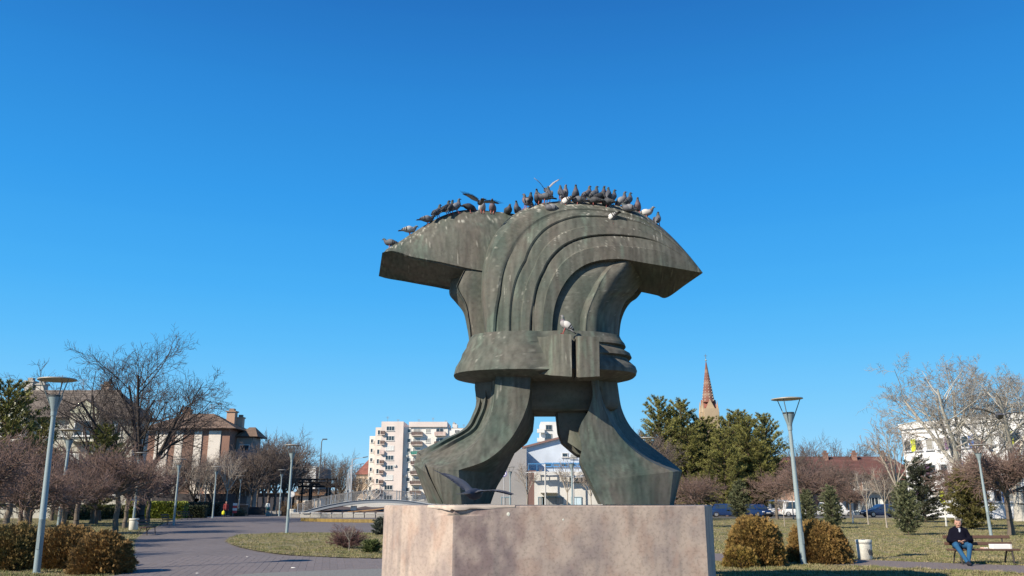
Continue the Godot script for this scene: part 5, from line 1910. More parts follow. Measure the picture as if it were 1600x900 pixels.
func build_benches() -> void:
	var wood := surface("bench_wood", 0.75, 3.0, 0.35, 0.2, 0.0, Vector3(0.3, 3.0, 3.0))
	var iron := surface("iron", 0.6)
	var root := thing("park_bench", "brown slatted park bench that the man in the dark jacket sits on", "bench", Vector3(13.52, 0, -25.0), 0.0, "park benches")
	for q in [[0.13, 0.405, 0.115, 0.05, 0.0], [0.005, 0.40, 0.115, 0.05, 0.0], [-0.12, 0.40, 0.115, 0.05, 0.0], [-0.235, 0.555, 0.09, 0.04, 1.35], [-0.285, 0.74, 0.09, 0.04, 1.35]]:
		var g := Geo.new()
		g.soft_box(Vector3(0, q[1], q[0]), Vector3(1.94, q[3], q[2]), 0.008, lin(0.105, 0.055, 0.043), Basis(Vector3.RIGHT, q[4]))
		part("slat", g, wood, root)
	for s in [-1.0, 1.0]:
		var g := Geo.new()
		var x: float = s * 0.74
		g.rope([Vector3(x, 0, 0.2), Vector3(x, 0.37, 0.15)], [0.024, 0.024], 6, lin(0.05, 0.04, 0.04))
		part("leg", g, iron, root)
		g = Geo.new()
		g.rope([Vector3(x, 0, -0.30), Vector3(x, 0.36, -0.12)], [0.024, 0.024], 6, lin(0.05, 0.04, 0.04))
		part("leg", g, iron, root)
		g = Geo.new()
		g.rope([Vector3(x, 0.37, 0.18), Vector3(x, 0.37, -0.16), Vector3(x, 0.5, -0.24), Vector3(x, 0.8, -0.32)], [0.022, 0.022, 0.022, 0.018], 6, lin(0.05, 0.04, 0.04))
		part("bracket", g, iron, root)
	copy_of(root, "park_bench", on_ground(230, 46.5), PI / 2 + 0.12, 1.0, "dark park bench seen from its end, nearest on the left")
	copy_of(root, "park_bench", on_ground(262, 66), PI / 2 + 0.1, 1.0, "dark park bench seen from its end, beside the lamp post before the hedge")
	copy_of(root, "park_bench", on_ground(289, 84), PI / 2 - 0.3, 1.0, "dark park bench farthest back, before the dark clipped hedge")
	# what lies on the bench
	var box := thing("white_box", "long white cardboard box lying on the bench's right end", "box", Vector3(14.02, 0.425, -24.98))
	var g := Geo.new()
	g.soft_box(Vector3(0, 0.065, 0), Vector3(0.56, 0.13, 0.2), 0.006, lin(0.78, 0.77, 0.75), Basis(Vector3.UP, 0.05))
	part("carton", g, surface("card", 0.8), box)
	g = Geo.new()
	g.box(Vector3(0.245, 0.066, 0.0), Vector3(0.05, 0.132, 0.203), lin(0.62, 0.60, 0.58), Basis(Vector3.UP, 0.05))
	part("end_flap", g, surface("card"), box)
	var snack := thing("paper_bag", "small crumpled paper with pink bits between the man and the white box", "paper", Vector3(13.54, 0.425, -24.95))
	g = Geo.new()
	var rng := RandomNumberGenerator.new()
	rng.seed = 3
	for k in 9:
		g.soft_box(Vector3(rng.randf_range(-0.09, 0.09), 0.02, rng.randf_range(-0.05, 0.05)), Vector3(0.06, 0.04, 0.05), 0.01, lin(0.55, 0.36, 0.30) if k % 2 else lin(0.6, 0.56, 0.5), Basis(Vector3(0.3, 1, 0.2).normalized(), rng.randf() * 6.0))
	part("crumpled_paper", g, surface("card"), snack)
	# litter bins
	var bin := thing("litter_bin", "white concrete litter bin with black graffiti on the right lawn", "litter bin", on_ground(1352, 27.0), 0.0, "concrete litter bins")
	var con := surface("bin_concrete", 0.9, 2.0, 0.2)
	g = Geo.new()
	g.lathe([[0.0, 0.0], [0.20, 0.0], [0.215, 0.02], [0.232, 0.44], [0.225, 0.45], [0.225, 0.47], [0.238, 0.475], [0.238, 0.49], [0.228, 0.5], [0.228, 0.515], [0.24, 0.52], [0.242, 0.58], [0.235, 0.592], [0.19, 0.592], [0.18, 0.3], [0.0, 0.3]], 28, func(p: Vector3, _n): return lin(0.62, 0.60, 0.53) * (1.0 + noise_b.get_noise_3d(p.x * 6, p.y * 3, p.z * 6) * 0.3), Vector3.ZERO, Basis.IDENTITY, 0.8)
	part("tub", g, con, bin)
	g = Geo.new()
	g.lathe([[0.229, 0.484], [0.2405, 0.484], [0.2405, 0.496], [0.229, 0.496]], 28, lin(0.08, 0.08, 0.08))
	part("band", g, con, bin)
	g = Geo.new()
	var mark := []
	for k in 46:
		var t := k / 45.0
		var a := PI / 2 - 0.1 - t * 0.8 + 0.12 * sin(t * 31.0)
		mark.append(Vector3(cos(a) * 0.232, 0.25 + 0.085 * sin(t * 39.0) - 0.06 * t, sin(a) * 0.232))
	var thin := []
	for k in 46:
		thin.append(0.006)
	g.rope(mark, thin, 4, lin(0.05, 0.05, 0.055))
	part("graffiti", g, con, bin)
	var other: Node3D = copy_of(bin, "litter_bin", on_ground(208, 54), 0.6, 1.2, "round yellowish stone litter bin on the left lawn")
	other.get_node("graffiti").free()
	other = copy_of(bin, "litter_bin", on_ground(457, 98), 2.0, 1.5, "pale litter bin before the row of round shrubs at the bridge")
	other.get_node("graffiti").free()
	# little stones and paper on the paving
	for q in [[458, 888.5, "white scrap of paper on the paving left of the plinth"], [386, 871, "small white scrap on the paving near the lawn island's tip"], [252, 892, "small pale scrap on the paving beside the left shrub"], [308, 897, "small pale scrap at the bottom edge of the paving"]]:
		var at := ground_at(q[0], q[1])
		g = Geo.new()
		g.lathe([[0.0, 0.012], [0.035, 0.01], [0.05, 0.0]], 7, lin(0.7, 0.69, 0.64), Vector3.ZERO)
		var o := part("paper_scrap", g, surface("card"))
		o.position = at + Vector3(0, 0.02, 0)
		o.scale = Vector3(1.0, 1.0, 0.7) * (1.4 if q[0] == 458 else 0.8)
		tag(o, q[2], "paper")


func build_plaza() -> void:
	var steel := surface("bridge_steel", 0.5, 1.5, 0.12)
	var c := lin(0.22, 0.25, 0.285)
	var D := 98.0
	var xs := (466.0 - 800.0) / 1342.0 * D
	var xe := (722.0 - 800.0) / 1342.0 * D
	var root := thing("footbridge", "arched grey steel footbridge with railings and two heart shapes over the dry basin", "bridge", Vector3((xs + xe) / 2, 0, -D))
	var n := 48
	var deck := func(t: float) -> Vector3:
		return Vector3(lerpf(xs, xe, t), 0.20 + 1.55 * (1.0 - pow(absf(2.0 * t - 1.0), 2.0)), 0.0)
	var o := root.position
	for side in [0.0, -2.4]:
		var g := Geo.new()
		for k in n:
			var a: Vector3 = deck.call(float(k) / n) + Vector3(0, 0, -D + side) - o
			var b: Vector3 = deck.call(float(k + 1) / n) + Vector3(0, 0, -D + side) - o
			var m := (a + b) / 2
			g.box(m, Vector3(a.distance_to(b) * 1.002, 0.36, 0.14), c, Basis((b - a).normalized(), Vector3(0, 0, 1).cross((b - a).normalized()), Vector3(0, 0, 1)))
			g.box(m + Vector3(0, 0.2, 0.02), Vector3(a.distance_to(b) * 1.002, 0.05, 0.3), c * 1.25, Basis((b - a).normalized(), Vector3(0, 0, 1).cross((b - a).normalized()), Vector3(0, 0, 1)))
		part("beam", g, steel, root)
		for h in 7:
			g = Geo.new()
			var pts := []
			var rad := []
			for k in n + 1:
				pts.append((deck.call(float(k) / n) as Vector3) + Vector3(0, 0.36 + h * 0.135, -D + side) - o)
				rad.append(0.022 if h < 6 else 0.04)
			g.rope(pts, rad, 5, lin(0.17, 0.18, 0.19) if h < 6 else lin(0.18, 0.17, 0.165))
			part("rail", g, steel, root)
		for k in 11:
			g = Geo.new()
			var a: Vector3 = deck.call(k / 10.0) + Vector3(0, 0.1, -D + side) - o
			g.box(a + Vector3(0, 0.58, 0.03), Vector3(0.09, 1.16, 0.08), c * 1.1)
			part("post", g, steel, root)
	var g := Geo.new()
	for k in n:
		var a: Vector3 = deck.call(float(k) / n) + Vector3(0, 0.12, -D - 1.2) - o
		var b: Vector3 = deck.call(float(k + 1) / n) + Vector3(0, 0.12, -D - 1.2) - o
		g.box((a + b) / 2, Vector3(a.distance_to(b) * 1.002, 0.08, 2.2), lin(0.2, 0.19, 0.18), Basis((b - a).normalized(), Vector3(0, 0, 1).cross((b - a).normalized()), Vector3(0, 0, 1)))
	part("deck", g, steel, root)
	for q in [[0.42, 0.95], [0.475, 1.05]]:
		var pts := []
		var rad := []
		for k in 41:
			var t := TAU * k / 40
			var hx := 16.0 * pow(sin(t), 3.0)
			var hy := 13.0 * cos(t) - 5.0 * cos(2 * t) - 2.0 * cos(3 * t) - cos(4 * t)
			pts.append((deck.call(q[0]) as Vector3) + Vector3(hx / 32.0 * q[1], 0.86 + hy / 30.0 * q[1], -D + 0.14) - o)
			rad.append(0.055)
		g = Geo.new()
		g.rope(pts, rad, 6, lin(0.34, 0.34, 0.34))
		part("heart", g, steel, root)
	# dry basin with stone rim and the ochre curb round it
	var basin := thing("dry_basin", "dry stone rimmed fountain basin under the footbridge", "basin", Vector3((xs + xe) / 2, 0, -96))
	o = basin.position
	var rock := surface("rim_stone", 0.9, 1.2, 0.25)
	for k in 16:
		g = Geo.new()
		var t := k / 15.0
		var x := lerpf(xs + 0.6, xe, t)
		var zz := -93.5 + 1.2 * pow(2.0 * t - 1.0, 2.0) * -1.0
		g.soft_box(Vector3(x, 0.2, zz) - o, Vector3(1.12, 0.40, 0.5), 0.02, lin(0.42, 0.40, 0.36) * (0.85 + 0.03 * (k * 7 % 9)))
		g.soft_box(Vector3(x, 0.47 + 0.01 * (k % 3), zz) - o, Vector3(1.0, 0.12, 0.6), 0.02, lin(0.62, 0.60, 0.55))
		part("rim_block", g, rock, basin)
	g = Geo.new()
	var rows := []
	for i in 12:
		var row := []
		for j in 24:
			var x := lerpf(xs + 1.5, xe, j / 23.0)
			row.append(Vector3(x, 0.42 + 0.6 * smoothstep(0, 1, i / 11.0) + 0.25 * noise_a.get_noise_2d(x * 0.4, i * 0.3), lerpf(-94, -108, i / 11.0)) - o)
		rows.append(row)
	g.grid(rows, func(p: Vector3, _n): return lin(0.085, 0.062, 0.055) * (1.0 + noise_b.get_noise_3d(p.x, p.y, p.z) * 0.5), false, 0.3, false)
	part("basin_bed", g, surface("bark"), basin)
	g = Geo.new()
	wall_box(g, Vector3(xs + 3.0, 0, -110) - o, Vector3(xe, 1.75, -109) - o, lin(0.56, 0.55, 0.52))
	part("basin_wall", g, surface("plaster"), basin)
	g = Geo.new()
	g.box(Vector3(-18.2, 1.0, -99.0) - o, Vector3(0.65, 0.5, 0.4), lin(0.8, 0.8, 0.78))
	part("white_casing", g, surface("card"), basin)
	for k in 4:
		g = Geo.new()
		g.box(Vector3(-16.5 + k * 0.7, 0.75 + 0.06 * k, -95.0 - k * 0.3) - o, Vector3(3.2, 0.05, 0.22), lin(0.40, 0.24, 0.12), Basis(Vector3(0, 0, 1), 0.08 + 0.03 * k))
		part("plank", g, surface("bench_wood"), basin)
	var curb := thing("ochre_curb", "low curved curb of ochre yellow tiles in the plaza before the bridge", "curb", on_ground(560, 71))
	o = curb.position
	for k in 70:
		var t := k / 69.0
		var x := lerpf(on_ground(462, 76).x, on_ground(612, 70).x, t)
		var z := -72.0 - 6.0 * pow(1.0 - t, 2.0)
		var step := Basis(Vector3.UP, atan2(-12.0 * (1.0 - t), 8.0 * 1.2) * -0.4)
		g = Geo.new()
		g.soft_box(Vector3(x, 0.14, z) - o, Vector3(0.105, 0.27, 0.3), 0.008, lin(0.42, 0.30, 0.095) * (0.85 + 0.05 * ((k * 5) % 7)), step)
		part("tile", g, rock, curb)
	# dark timber pergola
	var per := thing("pergola", "dark timber pergola frame before the white block", "pergola", on_ground(497, 130))
	o = per.position
	var dark := lin(0.035, 0.024, 0.022)
	for q in [[470, 131], [482, 128], [485, 134], [509, 130], [514, 134], [523, 128]]:
		g = Geo.new()
		var at := on_ground(q[0], q[1])
		g.soft_box(at + Vector3(0, 2.4, 0) - o, Vector3(0.24, 4.8 + (0.8 if q[0] == 509 else 0.0), 0.24), 0.02, dark)
		part("post", g, surface("iron"), per)
	for q in [[493, 131, 4.95, 6.0], [496, 129, 3.9, 6.4], [489, 134, 4.6, 5.2], [505, 128, 4.2, 4.0]]:
		g = Geo.new()
		g.soft_box(on_ground(q[0], q[1]) + Vector3(0, q[2], 0) - o, Vector3(q[3], 0.3, 0.2), 0.02, dark)
		part("beam", g, surface("iron"), per)
	# planter wall behind
	var pw := thing("planter_wall", "low grey concrete planter wall under the row of round shrubs", "wall", on_ground(452, 104))
	for k in 9:
		g = Geo.new()
		g.soft_box(on_ground(420 + k * 8.0, 104 + k * 0.7) + Vector3(0, 0.3, 0) - pw.position, Vector3(0.60, 0.6 + 0.0 * k, 0.4), 0.02, lin(0.34, 0.32, 0.29) * (0.9 + 0.04 * (k % 4)))
		part("block", g, rock, pw)
	# dark low wall and planter at the end of the plaza
	var dw := thing("dark_wall", "low dark wall beside the walker in white", "wall", on_ground(401, 114.5))
	g = Geo.new()
	g.soft_box(Vector3(0, 0.5, 0), Vector3(2.2, 1.0, 0.5), 0.03, lin(0.04, 0.04, 0.045))
	part("wall_face", g, rock, dw)
	var dh := thing("dark_shed", "long dark low shed in the shade of the trees at the plaza's end", "shed", on_ground(400, 150))
	g = Geo.new()
	wall_box(g, Vector3(-8.5, 0, -3), Vector3(5.8, 3.0, 0), lin(0.05, 0.05, 0.06))
	part("wall_face", g, surface("plaster"), dh)
	g = Geo.new()
	g.box(Vector3(-1.3, 3.08, -1.4), Vector3(15, 0.16, 3.8), lin(0.05, 0.045, 0.045))
	part("roof", g, surface("roof_tiles"), dh)
	var gar := thing("garage", "dark garage with grey arched door behind the slim birches", "garage", on_ground(300, 112))
	g = Geo.new()
	wall_box(g, Vector3(-5.5, 0, -3), Vector3(4.5, 2.7, 0), lin(0.06, 0.055, 0.06))
	part("wall_face", g, surface("plaster"), gar)
	g = Geo.new()
	g.box(Vector3(0.3, 1.1, 0.03), Vector3(1.0, 2.0, 0.06), lin(0.26, 0.26, 0.28))
	g.lathe([[0.0, 0.03], [0.5, 0.03], [0.5, -0.03]], 20, lin(0.26, 0.26, 0.28), Vector3(0.3, 2.1, 0.03), Basis(Vector3.RIGHT, PI / 2))
	part("door", g, surface("frame_paint"), gar)
	# signs
	var sg := thing("round_sign", "round white road sign with grey rim by the lawn island lamp", "sign", on_ground(454, 88))
	g = Geo.new()
	g.tube(Vector3.ZERO, Vector3(0, 2.7, 0), 0.03, 0.03, 6, lin(0.4, 0.4, 0.4))
	part("post", g, steel, sg)
	g = Geo.new()
	g.lathe([[0.0, 0.015], [0.29, 0.015], [0.30, 0.0], [0.29, -0.015], [0.0, -0.015]], 24, lin(0.70, 0.70, 0.68), Vector3(0, 2.45, 0.05), Basis(Vector3.RIGHT, PI / 2))
	part("disc", g, surface("card"), sg)
	g = Geo.new()
	g.lathe([[0.25, 0.02], [0.31, 0.02], [0.31, -0.02], [0.25, -0.02]], 24, lin(0.36, 0.33, 0.33), Vector3(0, 2.45, 0.05), Basis(Vector3.RIGHT, PI / 2))
	part("rim", g, surface("card"), sg)
	sg = thing("emblem_sign", "round white sign with violet ring and emblem seen between the monument's legs", "sign", on_ground(787, 75))
	g = Geo.new()
	g.tube(Vector3.ZERO, Vector3(0, 4.0, 0), 0.04, 0.04, 6, lin(0.45, 0.45, 0.46))
	part("post", g, steel, sg)
	var hy := height_at(740, 75)
	g = Geo.new()
	g.lathe([[0.0, 0.02], [0.27, 0.02], [0.27, -0.02], [0.0, -0.02]], 24, lin(0.75, 0.74, 0.78), Vector3(0, hy, 0.07), Basis(Vector3.RIGHT, PI / 2))
	part("disc", g, surface("card"), sg)
	g = Geo.new()
	var violet := lin(0.10, 0.08, 0.32)
	g.lathe([[0.22, 0.025], [0.28, 0.025], [0.28, -0.025], [0.22, -0.025]], 24, violet, Vector3(0, hy, 0.07), Basis(Vector3.RIGHT, PI / 2))
	g.box(Vector3(-0.06, hy + 0.06, 0.093), Vector3(0.12, 0.13, 0.012), violet)
	g.box(Vector3(0.07, hy + 0.03, 0.093), Vector3(0.07, 0.2, 0.012), violet)
	g.box(Vector3(0.0, hy - 0.1, 0.093), Vector3(0.28, 0.05, 0.012), violet)
	part("emblem", g, surface("card"), sg)
	# bollards with white paint in the lawn
	var post := thing("white_marker_post", "white painted marker post behind the seated man", "post", on_ground(1479, 62), 0.0, "white marker posts in the lawn")
	g = Geo.new()
	g.tube(Vector3.ZERO, Vector3(0.02, 1.1, 0), 0.07, 0.055, 8, lin(0.72, 0.71, 0.66))
	part("post", g, rock, post)
	copy_of(post, "white_marker_post", on_ground(1333, 71), 0.0, 0.9, "white marker post left of the dark blue car")
	copy_of(post, "white_marker_post", on_ground(1493, 70), 0.0, 0.6, "short white marker post behind the yellow green conifer")


func red_white_sign() -> void:
	var o := thing("striped_barrier", "small red and white striped board beside the person in the red coat", "barrier", on_ground(366, 100))
	for k in 4:
		var g := Geo.new()
		g.box(Vector3(0, 0.55 + k * 0.28, 0), Vector3(0.5, 0.26, 0.05), lin(0.5, 0.06, 0.06) if k % 2 == 0 else lin(0.7, 0.68, 0.66))
		part("board", g, surface("frame_paint"), o)
	var g := Geo.new()
	g.box(Vector3(-0.2, 0.75, -0.04), Vector3(0.06, 1.5, 0.04), lin(0.3, 0.3, 0.3))
	part("post", g, surface("iron"), o)


# ---------- cars ----------

func car(called: String, label: String, col: Color, long: float, wide: float, high: float, boxy: float) -> Node3D:
	var root := thing(called, label, "car", Vector3.ZERO, 0.0, "parked cars")
	var m := StandardMaterial3D.new()
	m.albedo_color = col.linear_to_srgb()
	m.roughness = 0.35
	m.metallic_specular = 0.5
	m.clearcoat_enabled = true
	m.clearcoat = 0.6
	m.clearcoat_roughness = 0.12
	# body: sections along its length, front at +x
	var L := long / 2
	var secs := []
	for q in [[-L, 0.35, 0.62, 0.86], [-L + 0.06, 0.26, 0.80, 0.94], [-L + 0.5, 0.22, 0.88, 1.0], [-0.3, 0.20, 0.88, 1.0], [L - 1.2, 0.20, 0.86, 1.0], [L - 0.5, 0.22, 0.76, 0.97], [L - 0.08, 0.26, 0.66, 0.90], [L, 0.36, 0.55, 0.80]]:
		var w: float = wide / 2 * q[3]
		secs.append([Vector3(q[0], q[1], -w * 0.92), Vector3(q[0], q[1] + 0.2, -w), Vector3(q[0], q[2] - 0.08, -w * 0.99), Vector3(q[0], q[2], -w * 0.86), Vector3(q[0], q[2] + 0.03, 0), Vector3(q[0], q[2], w * 0.86), Vector3(q[0], q[2] - 0.08, w * 0.99), Vector3(q[0], q[1] + 0.2, w), Vector3(q[0], q[1], w * 0.92)])
	var g := Geo.new()
	g.loft(secs, 4, 2, Color.WHITE, false, 0.7)
	part("body", g, m, root)
	var front := lerpf(0.95, 1.35, boxy); var back := lerpf(-L + 0.55, -L + 0.1, boxy)
	secs = []
	for q in [[0.86, front, back, 0.88], [0.90 + (high - 0.95) * 0.5, front - 0.35, back + 0.14, 0.82], [high - 0.06, front - 0.72, back + 0.34, 0.72], [high, front - 0.95, back + 0.5, 0.62]]:
		var w: float = wide / 2 * q[3]
		secs.append([Vector3(q[2], q[0], -w), Vector3(q[1], q[0], -w), Vector3(q[1] + 0.05, q[0], 0), Vector3(q[1], q[0], w), Vector3(q[2], q[0], w), Vector3(q[2] - 0.04, q[0], 0)])
	g = Geo.new()
	g.loft(secs, 3, 2, Color.WHITE, false, 0.8)
	part("cabin", g, m, root)
	# glass set 8 mm proud of the cabin
	for s in [-1.0, 1.0]:
		for half in 2:
			var x0: float = lerpf(back, front, 0.12 + half * 0.42); var x1: float = lerpf(back, front, 0.5 + half * 0.32)
			g = Geo.new()
			var y0 := 0.93; var y1 := high - 0.13
			var w0 := wide / 2 * 0.875 + 0.008; var w1 := wide / 2 * 0.755 + 0.012
			var sl: float = 0.16 if half == 0 else -0.34
			var a := Vector3(x0, y0, s * w0); var b := Vector3(x1, y0, s * w0); var c := Vector3(x1 + (sl if half else 0.0), y1, s * w1); var d := Vector3(x0 + (sl if not half else 0.0), y1, s * w1)
			g.quad_out(a, b, c, d, Vector3(0, 1, 0), Color.WHITE)
			part("window", g, glass(), root)
	for e in 2:
		g = Geo.new()
		var x0: float = front + 0.02 if e else back - 0.03
		var x1: float = front - 0.66 if e else back + 0.27
		g.quad_out(Vector3(x0, 0.92, -wide * 0.38), Vector3(x0, 0.92, wide * 0.38), Vector3(x1 + (0.03 if e else -0.04), high - 0.1, wide * 0.33), Vector3(x1 + (0.03 if e else -0.04), high - 0.1, -wide * 0.33), Vector3(0, 0.8, 0), Color.WHITE)
		part("windscreen" if e else "window", g, glass(), root)
	for sx in [-1.0, 1.0]:
		for s in [-1.0, 1.0]:
			var at := Vector3(sx * (L - 0.78), 0.31, s * (wide / 2 - 0.09))
			g = Geo.new()
			g.lathe([[0.2, -0.1], [0.29, -0.1], [0.31, -0.07], [0.31, 0.07], [0.29, 0.1], [0.2, 0.1]], 20, lin(0.02, 0.02, 0.02), at, Basis(Vector3.RIGHT, PI / 2))
			var w := part("wheel", g, surface("rubber", 0.9), root)
			g = Geo.new()
			g.lathe([[0.0, -0.095], [0.2, -0.085], [0.2, 0.085], [0.0, 0.095]], 16, lin(0.35, 0.35, 0.36), at, Basis(Vector3.RIGHT, PI / 2))
			part("rim", g, surface("chrome", 0.35, 0.0, 0.0, 0.0, 0.6), w)
	for s in [-1.0, 1.0]:
		g = Geo.new()
		g.soft_box(Vector3(L - 0.10, 0.60, s * wide * 0.34), Vector3(0.2, 0.13, 0.3), 0.03, lin(0.72, 0.74, 0.76))
		part("headlight", g, surface("lamp_glass", 0.15), root)
		g = Geo.new()
		g.soft_box(Vector3(-L + 0.03, 0.72, s * wide * 0.38), Vector3(0.12, 0.22, 0.16), 0.03, lin(0.35, 0.02, 0.02))
		part("tail_light", g, surface("lamp_glass"), root)
		g = Geo.new()
		g.soft_box(Vector3(front - 0.25, 0.97, s * (wide / 2 + 0.06)), Vector3(0.1, 0.12, 0.18), 0.03, lin(0.05, 0.05, 0.05))
		part("mirror", g, surface("rubber"), root)
		g = Geo.new()
		g.soft_box(Vector3(s * L, 0.47, 0), Vector3(0.05, 0.11, 0.5), 0.01, lin(0.75, 0.75, 0.73))
		part("number_plate", g, surface("card"), root)
	g = Geo.new()
	g.soft_box(Vector3(L - 0.03, 0.36, 0), Vector3(0.16, 0.16, wide * 0.7), 0.03, lin(0.03, 0.03, 0.035))
	part("grille", g, surface("rubber"), root)
	return root


func set_car(o: Node3D, px: float, dist: float, turn: float) -> void:
	o.position = on_ground(px, dist) + Vector3(0, 0.01, 0)
	o.rotation.y = turn


func build_cars() -> void:
	var a := car("parked_car", "blue family car parked left of the small dark conifer", lin(0.008, 0.03, 0.105), 4.3, 1.75, 1.47, 0.5)
	set_car(a, 1138, 98, -0.15)
	var b := copy_of(a, "parked_car", on_ground(1184, 99), -1.25, 0.98, "blue car with pale headlights parked right of the small dark conifer")
	b = copy_of(a, "parked_car", on_ground(1166, 106), -1.4, 0.95, "blue car half hidden behind the small dark conifer")
	b = car("parked_car", "dark navy car parked on the right lawn's far edge", lin(0.014, 0.03, 0.085), 4.5, 1.78, 1.42, 0.0)
	set_car(b, 1378, 97, PI + 0.12)
	var w := car("parked_van", "white van parked nearest the blue cars", lin(0.72, 0.72, 0.72), 4.7, 1.9, 1.9, 1.0)
	set_car(w, 1222, 104, 0.2)
	copy_of(w, "parked_van", on_ground(1250, 101), -0.1, 0.94, "white van behind the right-hand lamp post")
	copy_of(w, "parked_van", on_ground(1133, 110), 1.35, 1.25, "tall white van seen from behind, left of the pines")
	copy_of(w, "parked_van", on_ground(1306, 104), 0.1, 0.85, "white vehicle behind the wide umbrella tree")
	copy_of(w, "parked_van", on_ground(1475, 102), 0.15, 0.85, "pale vehicle behind the dark broad conifer")
	var s := car("parked_car", "silver car facing the lawn between the left umbrella trees", lin(0.30, 0.31, 0.33), 4.1, 1.72, 1.5, 0.5)
	set_car(s, 39, 103, -1.3)
	copy_of(b, "parked_car", on_ground(10, 104), -1.2, 1.0, "dark car at the picture's left edge under the umbrella trees")
	copy_of(b, "parked_car", on_ground(58, 105), -1.45, 1.0, "dark car right of the silver one")


# ---------- people ----------

# a skin drawn over bones: [from, to, radius, radius, colour, softness]
func skin(g: Geo, bones: Array, cell: float) -> void:
	var lo := Vector3.INF
	var hi := -Vector3.INF
	for b in bones:
		for e in 2:
			var r: float = b[2 + e] + cell * 3.0
			lo = lo.min((b[e] as Vector3) - Vector3.ONE * r)
			hi = hi.max((b[e] as Vector3) + Vector3.ONE * r)
	var nx := int((hi.x - lo.x) / cell) + 2
	var ny := int((hi.y - lo.y) / cell) + 2
	var nz := int((hi.z - lo.z) / cell) + 2
	var field := PackedFloat32Array()
	field.resize(nx * ny * nz)
	field.fill(1.0)
	var best := PackedFloat32Array()
	best.resize(nx * ny * nz)
	best.fill(9.0)
	var who := PackedByteArray()
	who.resize(nx * ny * nz)
	for bi in bones.size():
		var b: Array = bones[bi]
		var pa: Vector3 = b[0]; var pb: Vector3 = b[1]
		var ra: float = b[2]; var rb: float = b[3]
		var soft: float = b[5]
		var m := maxf(ra, rb) + maxf(soft, cell * 2.0) + cell
		var l := ((pa.min(pb) - Vector3.ONE * m - lo) / cell).floor().max(Vector3.ZERO)
		var h := ((pa.max(pb) + Vector3.ONE * m - lo) / cell).ceil().min(Vector3(nx - 1, ny - 1, nz - 1))
		var ab := pb - pa
		var ll := maxf(ab.length_squared(), 1e-9)
		for iz in range(int(l.z), int(h.z) + 1):
			for iy in range(int(l.y), int(h.y) + 1):
				var at := (iz * ny + iy) * nx
				for ix in range(int(l.x), int(h.x) + 1):
					var p := lo + Vector3(ix, iy, iz) * cell
					var t := clampf((p - pa).dot(ab) / ll, 0.0, 1.0)
					var d := p.distance_to(pa + ab * t) - lerpf(ra, rb, t)
					var f := field[at + ix]
					if d < best[at + ix]:
						best[at + ix] = d
						who[at + ix] = bi
					var k := maxf(soft - absf(f - d), 0.0) / soft
					field[at + ix] = minf(f, d) - k * k * soft * 0.25
	var vert := {}
	var pts := []
	var cols := []
	for iz in nz - 1:
		for iy in ny - 1:
			for ix in nx - 1:
				var at := (iz * ny + iy) * nx + ix
				var s0 := field[at] < 0.0
				var mixed := false
				for o in [1, nx, nx + 1, nx * ny, nx * ny + 1, nx * ny + nx, nx * ny + nx + 1]:
					if (field[at + o] < 0.0) != s0:
						mixed = true
						break
				if not mixed:
					continue
				var sum := Vector3.ZERO
				var n := 0
				for e in [[0, 1], [2, 3], [4, 5], [6, 7], [0, 2], [1, 3], [4, 6], [5, 7], [0, 4], [1, 5], [2, 6], [3, 7]]:
					var oa := Vector3(e[0] & 1, (e[0] >> 1) & 1, e[0] >> 2)
					var ob := Vector3(e[1] & 1, (e[1] >> 1) & 1, e[1] >> 2)
					var fa := field[at + int(oa.x) + int(oa.y) * nx + int(oa.z) * nx * ny]
					var fb := field[at + int(ob.x) + int(ob.y) * nx + int(ob.z) * nx * ny]
					if (fa < 0.0) != (fb < 0.0):
						sum += oa.lerp(ob, fa / (fa - fb))
						n += 1
				vert[at] = pts.size()
				pts.append(lo + (Vector3(ix, iy, iz) + sum / n) * cell)
				cols.append(bones[who[at]][4])
	var faces := []
	var normals := []
	normals.resize(pts.size())
	normals.fill(Vector3.ZERO)
	for iz in range(1, nz - 1):
		for iy in range(1, ny - 1):
			for ix in range(1, nx - 1):
				var at := (iz * ny + iy) * nx + ix
				var s0 := field[at] < 0.0
				for ax in [[1, nx, nx * ny], [nx, nx * ny, 1], [nx * ny, 1, nx]]:
					if (field[at + ax[0]] < 0.0) == s0:
						continue
					var q := [at - ax[1] - ax[2], at - ax[2], at, at - ax[1]]
					if not (vert.has(q[0]) and vert.has(q[1]) and vert.has(q[2]) and vert.has(q[3])):
						continue
					var f := [vert[q[0]], vert[q[1]], vert[q[2]], vert[q[3]]]
					if s0:
						f.reverse()
					var nn: Vector3 = ((pts[f[2]] as Vector3) - pts[f[0]]).cross((pts[f[1]] as Vector3) - pts[f[3]])
					for k in f:
						normals[k] += nn
					faces.append(f)
	for f in faces:
		for k in [f[0], f[1], f[2], f[0], f[2], f[3]]:
			g.v.append(pts[k]); g.n.append((normals[k] as Vector3).normalized()); g.c.append(cols[k])


